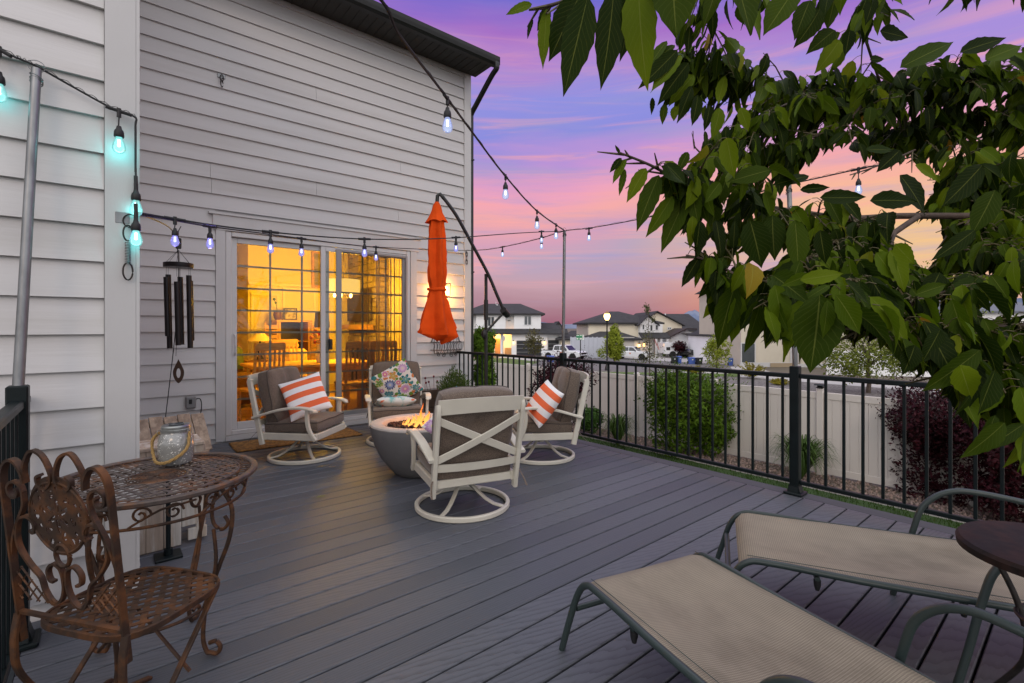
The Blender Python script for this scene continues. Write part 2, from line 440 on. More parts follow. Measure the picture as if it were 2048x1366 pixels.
# ================================================================== the house
house = thing('house', 'tall off-white lap-sided house with glass patio door and dark gutter beside the deck', 'house', (0, YW, 0))
def siding(name, m, rows, Y, jx=()):
    mb = MB()
    for z0, ex, ints in rows:
        for a, b in ints:
            cuts = [a] + [q + rnd.uniform(-.05, .05) for q in jx if a + .4 < q < b - .4 and rnd.random() < .09] + [b]
            for i in range(len(cuts) - 1):
                x0 = cuts[i] + (.0015 if i else 0); x1 = cuts[i + 1] - (.0015 if i < len(cuts) - 2 else 0)
                mb.prism([(Y - .033, z0), (Y - .0325, z0 + .004), (Y - .009, z0 + ex + .012), (Y, z0 + ex + .012), (Y, z0)], 'x', x0, x1)
    return mb.build(name, m, house, world=True)
rows = []; ex = .1735; z = .7506 - 4 * ex + .002
DX0, DX1, DZ0, DZ1 = .945, 3.49, .06, 2.52
while z < 5.30:
    top = z + ex
    if z < DZ1 - .02: ints = [(.134, DX0 - .002), (DX1 + .002, 4.325)]
    else: ints = [(.134, 4.325)]
    rows.append((z, ex, ints)); z += ex
siding('siding', m_siding_far, rows, YW, (.9, 2.1, 3.2))
rows = []; ex = .174; z = .94 - 7 * ex
while z < 5.3: rows.append((z, ex, [(-3.6, -.012)])); z += ex
siding('siding', m_siding, rows, YL, (-1.2, -2.4))
mb = MB()   # wall core
mb.bx(-3.6, .108, YL + .001, YL + .15, -2, 5.4); mb.bx(-.05, .108, YL + .15, YW + .12, -2, 5.4)
mb.bx(.108, DX0 + .08, YW + .001, YW + .14, -2, 5.42); mb.bx(DX1 - .08, 4.33, YW + .001, YW + .14, -2, 5.42)
mb.bx(DX0 + .08, DX1 - .08, YW + .001, YW + .14, 2.44, 5.42); mb.bx(DX0 + .08, DX1 - .08, YW + .001, YW + .14, -2, .05)
mb.bx(4.33, 4.44, YW + .02, 15, -2, 5.42)
mb.build('wall', m_trim, house, world=True)
mb = MB()   # corner boards and band
mb.bx(-.010, .109, YL - .038, YL + .0005, -.3, 5.4)
mb.bx(.110, .124, YL - .038, YL + .11, -.3, 5.4)
mb.build('corner_board', m_trim, house, world=True); mb = MB(); mb.bx(4.327, 4.452, YW - .037, YW + .0005, -2, 5.33); mb.bx(4.4405, 4.458, YW + .001, YW + .1, -2, 5.33)
mb.build('corner_board', m_trim, house, world=True)
mb = MB(); z = -1.9
while z < 5.3:
    mb.prism([(4.441, z), (4.462, z), (4.449, z + .178), (4.441, z + .178)], 'y', YW + .102, 14.9) if False else None
    mb.prism([(4.4405, z), (4.464, z), (4.449, z + .185), (4.4405, z + .185)], 'y', YW + .102, 14.9); z += .1735
mb.build('siding', m_siding_far, house, world=True)
mb = MB(); z = -.10
while z < 5.3: mb.prism([(.1085, z), (.133, z), (.117, z + .185), (.1085, z + .185)], 'y', YL + .112, YW - .036); z += .1735
mb.build('siding', m_siding_far, house, world=True)
mb = MB()   # door casing and header
mb.bx(DX0, DX0 + .095, YW - .038, YW + .0005, .02, 2.428); mb.bx(DX1 - .10, DX1, YW - .038, YW + .0005, .02, 2.428)
mb.bx(DX0 - .03, DX1 + .03, YW - .044, YW + .0005, 2.431, 2.60); mb.bx(DX0 - .07, DX1 + .06, YW - .06, YW + .0005, 2.603, 2.63)
mb.bx(DX0 + .096, DX1 - .101, YW - .05, YW + .05, .02, .075)
mb.bx(.125, 4.32, YW - .012, YW + .0003, -.05, .052)
mb.build('door_casing', m_trim, house, world=True)
# sliding door
m_glass = bpy.data.materials.new('pane_glass'); m_glass.use_nodes = True; t = m_glass.node_tree
t.nodes.remove(t.nodes['Principled BSDF'])
gl = t.nodes.new('ShaderNodeBsdfGlossy'); gl.inputs['Roughness'].default_value = .02; gl.inputs[0].default_value = (.5, .5, .52, 1)
tr = t.nodes.new('ShaderNodeBsdfTransparent'); tr.inputs[0].default_value = (.93, .94, .92, 1)
fr = t.nodes.new('ShaderNodeFresnel'); fr.inputs[0].default_value = 1.5
ms = t.nodes.new('ShaderNodeMixShader'); t.links.new(fr.outputs[0], ms.inputs[0]); t.links.new(tr.outputs[0], ms.inputs[1]); t.links.new(gl.outputs[0], ms.inputs[2])
t.links.new(ms.outputs[0], t.nodes['Material Output'].inputs[0])
m_muntin = mat('muntin_grey', (.26, .28, .27), .5)
door = bpy.data.objects.new('sliding_door', None); COL.objects.link(door); door.parent = house
FX0, FX1, FZ0, FZ1 = DX0 + .098, DX1 - .103, .078, 2.425
mb = MB()
mb.cbox((FX0 + .03, YW + .02, (FZ0 + FZ1) / 2), (.06, .10, FZ1 - FZ0), .006); mb.cbox((FX1 - .03, YW + .02, (FZ0 + FZ1) / 2), (.06, .10, FZ1 - FZ0), .006)
mb.cbox(((FX0 + FX1) / 2, YW + .02, FZ1 - .028), (FX1 - FX0 - .122, .099, .055), .006); mb.cbox(((FX0 + FX1) / 2, YW + .02, FZ0 + .025), (FX1 - FX0 - .122, .099, .05), .006)
mb.build('door_frame', m_vinyl, door, world=True)
def panel(x0, x1, yc, cols, nm, matx, glx):
    p = bpy.data.objects.new(nm, None)
    z0, z1 = FZ0 + .052, FZ1 - .057; s = .062
    mb = MB()
    for a, b in ((x0, x0 + s), (x1 - s, x1)): mb.cbox(((a + b) / 2, yc, (z0 + z1) / 2), (b - a, .034, z1 - z0), .004)
    for a, b in ((z0, z0 + .085), (z1 - s, z1)): mb.cbox(((x0 + x1) / 2, yc, (a + b) / 2), (x1 - x0 - 2 * s - .002, .033, b - a), .004)
    fo = mb.build('door_panel', matx, door, world=True)
    gx0, gx1, gz0, gz1 = x0 + s, x1 - s, z0 + .085, z1 - s
    mb = MB(); mb.bx(gx0, gx1, yc - .003, yc + .003, gz0, gz1); mb.build('glass', m_glass, fo, world=False) if False else None
    g = MB(); g.bx(gx0, gx1, yc - .002, yc + .002, gz0, gz1); go = g.build('glass', m_glass, None); go.parent = fo
    for v in go.data.vertices: v.co.y -= YW
    q = MB()
    for c in cols: q.bx(c - .011, c + .011, yc + .006, yc + .014, gz0, gz1)
    nr = 8
    for i in range(1, nr):
        zz_ = gz0 + (gz1 - gz0) * i / nr; xs = [gx0] + [c for c in cols] + [gx1]
        for j in range(len(xs) - 1): q.bx(xs[j] + (.011 if j else 0), xs[j + 1] - (.011 if j < len(xs) - 2 else 0), yc + .007, yc + .013, zz_ - .011, zz_ + .011)
    qo = q.build('glazing_bar', m_muntin, None); qo.parent = fo
    for v in qo.data.vertices: v.co.y -= YW
    return fo
panel(FX0 + .062, 2.235, YW + .035, (1.53, 1.90), 'fixed_panel', m_vinyl, 0)
p2 = panel(2.115, FX1 - .062, YW - .004, (2.68, 3.02), 'sliding_panel', m_vinyl, 0)
mb = MB(); mb.cbox((2.235, YW - .03, 1.10), (.05, .02, .14), .006); mb.cbox((2.235, YW - .045, 1.10), (.03, .014, .08), .004)
mb.build('latch', m_bronze, None).parent = p2
for v in bpy.data.objects['latch'].data.vertices: v.co.y -= YW
mb = MB(); mb.bar([(FX0 + .095, YW - .0, 1.0), (FX0 + .095, YW - .05, 1.03), (FX0 + .095, YW - .055, 1.12), (FX0 + .095, YW - .05, 1.21), (FX0 + .095, YW, 1.24)], .022, .014, up=(1, 0, 0))
mb.build('handle', m_vinyl, door, world=True)
m_screen = mat('screen_frame_grey', (.26, .25, .25), .5)
mb = MB(); mb.cbox((2.34, YW - .036, 1.25), (.075, .016, 2.2), .003); mb.cbox((FX1 - .066, YW - .036, 1.25), (.03, .016, 2.2), .003); mb.cbox(((2.38 + FX1 - .08) / 2, YW - .036, 2.335), (FX1 - 2.46, .015, .03), .003)
mb.build('screen_frame', m_screen, door, world=True)
m_mesh = bpy.data.materials.new('insect_mesh'); m_mesh.use_nodes = True; t = m_mesh.node_tree
tr = t.nodes.new('ShaderNodeBsdfTransparent'); ms = t.nodes.new('ShaderNodeMixShader'); ms.inputs[0].default_value = .80; t.nodes['Principled BSDF'].inputs['Base Color'].default_value = (.03, .03, .03, 1); t.nodes['Principled BSDF'].inputs['Specular IOR Level'].default_value = .1
t.links.new(t.nodes['Principled BSDF'].outputs[0], ms.inputs[1]); t.links.new(tr.outputs[0], ms.inputs[2]); t.links.new(ms.outputs[0], t.nodes['Material Output'].inputs[0])
mb = MB(); mb.bx(2.378, FX1 - .081, YW - .0365, YW - .0355, .16, 2.32); mb.build('screen_mesh', m_mesh, door, world=True)
# eave: soffit, fascia, gutter, roof, downspout
EZ = 5.33
mb = MB(); mb.bx(-3.7, 4.54, YW - .47, YW - .032, EZ, EZ + .015)
for i in range(60):
    x = -2.5 + i * .118
    if x < 4.48: mb.bx(x, x + .012, YW - .465, YW - .035, EZ - .006, EZ - .0002)
mb.build('soffit', m_soffit, house, world=True)
mb = MB(); prof = [(0, 0), (.07, 0), (.10, .03), (.115, .075), (.125, .12), (.118, .12), (.108, .075), (.094, .036), (.066, .008), (.008, .008), (.008, .12), (0, .12)]
mb.prism([(YW - .472 - a, EZ - .015 + b) for a, b in prof], 'x', -3.7, 4.60)
mb.bx(4.595, 4.602, YW - .595, YW - .472, EZ - .015, EZ + .105)
mb.build('gutter', m_bronze, house, world=True)
mb = MB(); mb.prism([(YW - .51, EZ + .115), (YW - .51, EZ + .145), (YW + 5, EZ + 2.4), (YW + 5, EZ + 2.37)], 'x', -3.8, 4.58)
mb.build('roof', m_shingle, house, world=True)
mb = MB(); mb.prism([(YW - .465, EZ + .0), (YW - .465, EZ + .11), (YW + 4.9, EZ + 2.3), (YW + 4.9, EZ + 2.12)], 'x', 4.545, 4.57)
mb.prism([(YW + .0, EZ + .016), (YW + .02, EZ + .24), (YW + 4.9, EZ + 2.3), (YW + 4.9, EZ + .016)], 'x', 4.40, 4.44)
mb.build('fascia', m_soffit, house, world=True)
mb = MB()
pts = [(4.53, YW - .60, 5.33), (4.53, YW - .60, 5.24), (4.525, YW - .47, 5.16), (4.51, YW - .10, 4.86), (4.50, YW + .02, 4.74), (4.50, YW + .03, 4.6), (4.50, YW + .03, 2.0), (4.50, YW + .03, -1.8)]
mb.bar(smooth_line(pts, 6), .055, .075, up=(1, 0, 0))
for zc in (4.0, 2.2, .6): mb.bx(4.458, 4.535, YW - .015, YW + .075, zc, zc + .02)
mb.build('downspout', m_bronze, house, world=True)
# ================================================================== railings
def railing(label, x, y0, y1, posts, H, bal_sp=.116, skip=()):
    r = thing('deck_railing', label, 'railing', (x, y0, 0), group=None)
    ys = sorted(posts); segs = []
    ends = [y0] + ys + [y1]
    for i in range(len(ends) - 1):
        a, b = ends[i], ends[i + 1]
        a2 = a + (.035 if a in ys else 0); b2 = b - (.035 if b in ys else 0)
        if b2 - a2 < .1: continue
        mb = MB(); mb.cbox((0, (a2 + b2) / 2 - y0, H - .018), (.045, b2 - a2, .036), .006); mb.build('top_rail', m_rail, r)
        mb = MB(); mb.cbox((0, (a2 + b2) / 2 - y0, .10), (.034, b2 - a2, .032), .005); mb.build('bottom_rail', m_rail, r)
        n = max(1, round((b2 - a2) / bal_sp)); st = (b2 - a2) / n
        for j in range(n):
            yy = a2 + st * (j + .5); mb = MB(); mb.cbox((0, yy - y0, (.1165 + H - .0365) / 2), (.019, .019, H - .0365 - .1165), .003)
            mb.build('baluster', m_rail, r)
    for p in ys:
        mb = MB(); mb.cbox((0, p - y0, (H + .06) / 2 + .02), (.068, .068, H + .02), .006)
        mb.cbox((0, p - y0, .012), (.135, .135, .022), .006)
        mb.prism([(-.048, .0235), (.048, .0235), (.034, .075), (-.034, .075)], 'y', p - y0 - .036, p - y0 + .036)
        mb.prism([(p - y0 - .048, .0235), (p - y0 + .048, .0235), (p - y0 + .034, .075), (p - y0 - .034, .075)], 'x', -.0355, .0355)
        mb.build('rail_post', m_rail, r)
    return r
POSTS = [4.1, 1.54, -1.02]
railing('long black metal deck railing running out from the house corner past the loungers', XR, -1.7, YW - .03, POSTS, .955)
railing('short black railing at left running to the lap-sided wall beside the rusty chair', -.285, .7, YL - .04, [2.86], 1.02, .1)
# galvanised poles that carry the light strings
def pole(label, b, tpt, z0):
    o = thing('light_pole', label, 'pole', (b[0], b[1], z0), group='galvanised poles carrying the string lights')
    d = Vector(tpt) - Vector((b[0], b[1], z0))
    mb = MB(); mb.cyl((0, 0, 0), d, .019, .0175, 16); mb.build('pole_tube', m_galv, o, smooth=40)
    mb = MB(); top = d
    for dz in (-.05, -.035, -.06):
        mb.tube([top + Vector((.021 * math.cos(a), .021 * math.sin(a), dz + .01 * math.sin(a + dz * 50))) for a in [i * math.pi / 8 for i in range(16)]], .0022, 5, closed=True)
    mb.tube([top + Vector((.028 * math.cos(a), 0, .012 + .026 * math.sin(a))) for a in [i * math.pi / 10 for i in range(20)]], .0018, 5, closed=True)
    mb.build('wire_loop', m_bronze if b[0] > 0 else m_galv, o)
    return o
pole('galvanised pole rising from the left railing beside the near lap-sided wall', (-.285, 2.86), P(73, 138, 2.16), 1.04)
pole('galvanised pole behind the right swivel chair where the light strings meet', (XR, 4.1), P(1129, 462, 5.76), .975)
pole('galvanised pole on the railing post behind the cherry leaves', (XR, 1.54), P(1578, 371, 3.86), .975)
# ================================================================== wall fittings
m_iron = mat('dark_iron', (.035, .03, .028), .5, metal=.7, var=.3, vs=30)
m_black = mat('black_rubber', (.012, .012, .013), .5)
def link(c, w, h, ax, r=.003, m=24):
    return [Vector(c) + Vector(ax) * (w * math.cos(a)) + Vector((0, 0, h * math.sin(a))) for a in [2 * math.pi * i / m for i in range(m)]]
q = P(245, 436, 2.39); q.y = YL - .037
hk = thing('hook_hanger', 'zinc hook plate with carabiners and a spring on the corner trim', 'hook', q)
mb = MB(); mb.cbox((0, 0, 0), (.055, .006, .055), .002); mb.build('plate', m_galv, hk)
mb = MB(); mb.tube(link((.03, -.02, -.015), .028, .032, (1, -.3, 0)), .0035, 6, closed=True)
mb.tube(link((.02, -.02, -.075), .018, .038, (1, .2, 0)), .004, 6, closed=True); mb.build('carabiner', m_iron, hk); mb = MB(); mb.tube(link((.02, -.02, -.262), .019, .042, (1, .2, 0)), .004, 6, closed=True)
mb.build('carabiner', m_iron, hk)
mb = MB(); mb.tube([Vector((.02 + .011 * math.cos(i * .7), -.02 + .011 * math.sin(i * .7), -.118 - i * .00085)) for i in range(125)], .0022, 5); mb.build('spring', m_galv, hk)
for px, py, lab, yy in ((443, 152, 'small steel hook high on the middle of the lap siding', YW - .026), (932, 505, 'small chain hook at the far right corner board under the string lights', YW - .034)):
    d = P(px, py, 1) - Vector((0, 0, EYE)); tt = yy / d.y; q = Vector((0, 0, EYE)) + d * tt
    h = thing('wall_hook', lab, 'hook', q)
    mb = MB(); mb.cbox((0, 0, 0), (.08 if px < 500 else .03, .006, .05), .002); mb.build('plate', m_galv, h)
    mb = MB()
    for i in range(3 if px > 500 else 2): mb.tube(link((0, -.02, -.03 - i * .06), .016, .038, (1, (i % 2) * 1.5, 0)), .005, 6, closed=True)
    mb.build('chain', m_iron, h)
# wall lamp behind the umbrella
lampw = thing('wall_lamp', 'lit lantern on the siding behind the closed orange umbrella', 'wall lamp', (3.905, YW - .024, 1.87))
mb = MB(); mb.cbox((0, 0, .03), (.11, .02, .2), .006); mb.bar([(0, 0, .12), (0, -.08, .17), (0, -.13, .13)], .015, .015, up=(1, 0, 0)); mb.cbox((0, -.13, .105), (.12, .12, .015), .004); mb.cbox((0, -.13, -.085), (.10, .10, .012), .004)
for a, b in ((-1, -1), (-1, 1), (1, -1), (1, 1)): mb.cyl((a * .05, -.13 + b * .05, -.08), (a * .055, -.13 + b * .055, .10), .004, n=6)
mb.build('bracket', m_bronze, lampw)
mb = MB(); mb.lathe([(.001, .07), (.02, .06), (.028, .03), (.024, 0), (.012, -.02), (.012, -.05), (.001, -.05)], 14, (0, -.13, 0)); mb.build('bulb', emat('warm_bulb', (1, .55, .2), 22), lampw, smooth=True)
plight('wall_lamp_light', (0, -.075, .0), (1, .42, .08), 36, .02, lampw)
# outlet and cord under the wind chime
d = P(381, 804, 1) - Vector((0, 0, EYE)); q = Vector((0, 0, EYE)) + d * ((YW - .03) / d.y)
ob = thing('outlet_box', 'grey outdoor outlet box with black plug low on the siding left of the patio door', 'outlet', q)
m_greyp = mat('grey_plastic', (.19, .19, .19), .5)
mb = MB(); mb.cbox((0, -.02, 0), (.095, .06, .13), .01); mb.build('box', m_greyp, ob)
mb = MB(); mb.cbox((-.005, -.053, .01), (.03, .012, .05), .004); mb.build('cover', m_bronze, ob)
mb = MB(); mb.tube(smooth_line([(.045, -.03, .03), (.08, -.04, .035), (.1, -.03, -.02), (.095, -.02, -.12), (.08, -.02, -.22), (.075, -.02, -.3)]), .005, 6); mb.build('cord', m_black, ob, smooth=True)
# ================================================================== patio furniture
m_cream = mat('cream_powder_coat', (.55, .52, .44), .38, var=.06, vs=5, bump=.08, bs=160, spec=.5)
def fabric(name, c, c2, s=900, bump=.5, var=.18):
    m = mat(name, c, .95, var=var, vs=140, bump=bump, bs=s * .35, second=c2, sec_scale=330, spec=.15, bdist=.0015)
    m.node_tree.nodes['Principled BSDF'].inputs['Sheen Weight'].default_value = .25
    return m
m_cush = fabric('taupe_woven_fabric', (.165, .127, .100), (.060, .045, .036))
m_pipe = mat('dark_piping', (.055, .045, .04), .9)
def rbox(sx, sy, sz, nx=14, ny=14, corner=.04, puff=.0, dent=None, wob=0, seed=0):
    """soft cushion: superellipse outline, rounded rim, gently puffed top"""
    mb = MB(); rg = random.Random(seed); off = Vector((rg.random() * 50, rg.random() * 50, 0))
    vs = []; N = nx
    def surf(u, v, side):
        # u,v in -1..1
        edge = max(abs(u), abs(v)); e = max(0.0, (edge - .86) / .14)
        h = sz / 2 * (1 - .0 * e) * math.sqrt(max(0, 1 - e ** 2 * .55))
        p = puff * (1 - u * u) * (1 - v * v)
        x = u * sx / 2; y = v * sy / 2
        # round the corners of the plan
        k = 1 - corner * (abs(u) * abs(v)) ** 3
        z = side * (h + p)
        if dent: z += side * dent(u, v)
        if wob: z += side * wob * mnoise.noise(Vector((u * 2.2, v * 2.2, side)) + off)
        return Vector((x * k, y * k, z))
    g = {}
    for side in (1, -1):
        for i in range(N + 1):
            for j in range(N + 1):
                # denser near the rim
                f = lambda q: math.sin((q / N * 2 - 1) * math.pi / 2)
                g[(side, i, j)] = len(vs); vs.append(surf(f(i), f(j), side))
    fs = []
    for i in range(N):
        for j in range(N):
            fs.append((g[(1, i, j)], g[(1, i + 1, j)], g[(1, i + 1, j + 1)], g[(1, i, j + 1)]))
            fs.append((g[(-1, i, j)], g[(-1, i, j + 1)], g[(-1, i + 1, j + 1)], g[(-1, i + 1, j)]))
    ring = [(i, 0) for i in range(N)] + [(N, j) for j in range(N)] + [(i, N) for i in range(N, 0, -1)] + [(0, j) for j in range(N, 0, -1)]
    for q in range(len(ring)):
        a = ring[q]; b = ring[(q + 1) % len(ring)]
        fs.append((g[(1,) + a], g[(-1,) + a], g[(-1,) + b], g[(1,) + b]))
    mb.add(vs, fs); mb.ring_top = [vs[g[(1,) + a]] for a in ring]; mb.ring_bot = [vs[g[(-1,) + a]] for a in ring]
    return mb
def make_chair(label):
    c = thing('swivel_chair', label, 'patio chair', (0, 0, 0), group='cream swivel chairs around the fire bowl')
    # base
    mb = MB(); mb.bar([(.335 * math.cos(a), .335 * math.sin(a), .020) for a in [2 * math.pi * i / 48 for i in range(48)]], .030, .038, closed=True)
    ring = mb.build('base_ring', m_cream, c, smooth=35)
    for i in range(4):
        a = math.pi / 4 + i * math.pi / 2; d = Vector((math.cos(a), math.sin(a), 0)); u = Vector((0, 0, 1))
        mb = MB(); mb.bar([d * r + u * z for r, z in ((.028, .205), (.07, .17), (.13, .115), (.19, .072), (.25, .045), (.325, .033))], .030, .016)
        mb.build('leg', m_cream, c, smooth=35)
    mb = MB(); mb.cyl((0, 0, .15), (0, 0, .235), .034, .030, 18); mb.cyl((0, 0, .232), (0, 0, .26), .055, .075, 18); mb.cbox((0, 0, .268), (.26, .22, .014), .003)
    mb.build('swivel_hub', m_cream, c, smooth=35)
    # seat frame
    mb = MB(); W2 = .285
    for s in (-1, 1): mb.cbox((s * W2, .005, .262), (.034, .57, .068), .006)
    mb.cbox((0, .275, .262), (.536, .034, .066), .006); mb.cbox((0, -.262, .262), (.54, .028, .055), .006)
    for x in (-.14, 0, .14): mb.cbox((x, 0, .278), (.03, .52, .008), .002)
    mb.build('seat_frame', m_cream, c)
    # back
    def bk(z): return -.275 - (z - .22) * .22
    for s in (-1, 1):
        mb = MB(); mb.bar([(s * .30, bk(z), z) for z in (.185, .3, .45, .6, .74, .79)] + [(s * .30, bk(.79) + .008, .815)], .032, .052, up=(0, 1, .2))
        mb.build('back_post', m_cream, c, smooth=35)
    def rail(z0, h, th, w=.287, bow=.035, crown=0):
        m_ = MB(); pts = []; n = 14
        vs = []
        for i in range(n + 1):
            u = -1 + 2 * i / n; x = u * w
            zc = z0 + crown * (1 - u * u); yb = bk(z0) - bow * (1 - u * u)
            for a, b in ((-th / 2, -h / 2), (th / 2, -h / 2), (th / 2, h / 2), (-th / 2, h / 2)):
                vs.append(Vector((x, yb + a - b * .22, zc + b)))
        fs = []
        for i in range(n):
            for k in range(4): fs.append((i * 4 + k, i * 4 + (k + 1) % 4, i * 4 + 4 + (k + 1) % 4, i * 4 + 4 + k))
        fs += [(0, 1, 2, 3), tuple(n * 4 + k for k in (3, 2, 1, 0))]
        m_.add(vs, fs); return m_
    rail(.800, .100, .018, w=.302, crown=.010).build('top_rail', m_cream, c, smooth=35)
    rail(.385, .052, .015).build('lower_rail', m_cream, c, smooth=35)
    mb = MB()
    for s in (-1, 1):
        pts = []
        for i in range(11):
            u = -1 + 2 * i / 10; z = .575 + s * u * .135 - (1 - abs(u)) * s * 0
            y = bk(z) - .03 * (1 - u * u) - (.004 if s > 0 else -.003)
            pts.append((u * .288, y, z))
        mb.bar(pts, .012, .050, up=(0, -.22, 1))
    mb.build('cross_brace', m_cream, c, smooth=35)
    for s in (-1, 1):
        x = s * .325
        pts = [(s * .318, bk(.46) - .02, .445), (x, -.22, .485), (x + s * .006, -.08, .525), (x + s * .01, .08, .548), (x + s * .008, .20, .545), (x, .275, .525), (x, .285, .505)]
        mb = MB(); mb.bar(smooth_line(pts, 5), .062, .024); mb.build('armrest', m_cream, c, smooth=35)
        mb = MB(); mb.bar(bez((x, .215, .533), (s * .318, .195, .42), (s * .312, .21, .32), (s * .306, .285, .235), 10), .030, .040, up=(0, 1, 0))
        mb.build('arm_support', m_cream, c, smooth=35)
    # cushions
    mb = rbox(.565, .57, .115, puff=.012, wob=.006, seed=1)
    top = MB(); top.tube(mb.ring_top[::1], .0045, 5, closed=True)
    M4 = Matrix.Translation((0, .012, .352)) @ Euler((R(3), 0, 0)).to_matrix().to_4x4()
    cu = mb.xf(M4).build('seat_cushion', m_cush, c, smooth=60); top.xf(M4).build('piping', m_pipe, cu, smooth=True)
    dent = lambda u, v: (-.045 * math.exp(-((u) ** 2 * 7 + (v - .12) ** 2 * 20)) - .018 * math.exp(-(v + .55) ** 2 * 60)) - .016 * math.exp(-u * u * 90) * (v > .1) * 1
    mb = rbox(.56, .55, .14, nx=22, corner=.085, puff=.042, dent=dent, wob=.012, seed=2)
    tp_ = MB(); tp_.tube(mb.ring_bot, .0045, 5, closed=True)
    M5 = Matrix.Translation((0, -.240, .632)) @ Euler((R(102.5), 0, 0)).to_matrix().to_4x4()
    cb = mb.xf(M5).build('back_cushion', m_cush, c, smooth=60); tp_.xf(M5).build('piping', m_pipe, cb, smooth=True)
    for s in (-1, 1):
        mb = MB(); mb.bar(smooth_line([(s * .28, -.29, .33), (s * .32, -.32, .30), (s * .335, -.36, .25), (s * .34, -.39, .215)], 4), .012, .003); mb.build('tie', m_cush, c)
    return c
CH = [((1.56, 5.20), -47, 'left swivel chair turned to the right with one striped pillow, before the patio door'),
      ((2.60, 5.22), -113, 'rear swivel chair facing the camera behind the fire bowl, with the floral pillow'),
      ((2.03, 3.02), 75, 'nearest swivel chair seen from behind, its X-shaped back brace in front of the fire bowl'),
      ((3.42, 3.66), 148, 'right swivel chair in side view by the black railing, with one striped pillow')]
c0 = make_chair(CH[0][2])
chairs = []
for i, (p, a, lab) in enumerate(CH):
    o = c0 if i == 0 else copy_tree(c0)
    o.location = (p[0], p[1], .001); o.rotation_euler = (0, 0, R(a - 90)); o['label'] = lab; chairs.append(o)
# ------------------------------------------------------------------ pillows
def stripe_mat(name, c1, c2, ax='Y', n=7.0, ph=0.0):
    m = mat(name, c1, .9, bump=.3, bs=500, spec=.15); t = m.node_tree; L = t.links.new
    b = t.nodes['Principled BSDF']; co = t.nodes.new('ShaderNodeTexCoord'); s = t.nodes.new('ShaderNodeSeparateXYZ'); L(co.outputs['Object'], s.inputs[0])
    a = t.nodes.new('ShaderNodeMath'); a.operation = 'MULTIPLY_ADD'; L(s.outputs[ax], a.inputs[0]); a.inputs[1].default_value = n; a.inputs[2].default_value = ph + 50
    f = t.nodes.new('ShaderNodeMath'); f.operation = 'FRACT'; L(a.outputs[0], f.inputs[0])
    g = t.nodes.new('ShaderNodeMath'); g.operation = 'GREATER_THAN'; L(f.outputs[0], g.inputs[0]); g.inputs[1].default_value = .5
    mx = t.nodes.new('ShaderNodeMix'); mx.data_type = 'RGBA'; L(g.outputs[0], mx.inputs[0]); mx.inputs[6].default_value = c1 + (1,); mx.inputs[7].default_value = c2 + (1,)
    L(mx.outputs[2], b.inputs['Base Color']); return m
m_strp = stripe_mat('coral_white_stripes', (.66, .135, .055), (.70, .70, .71), 'Y', 8.3, .22)
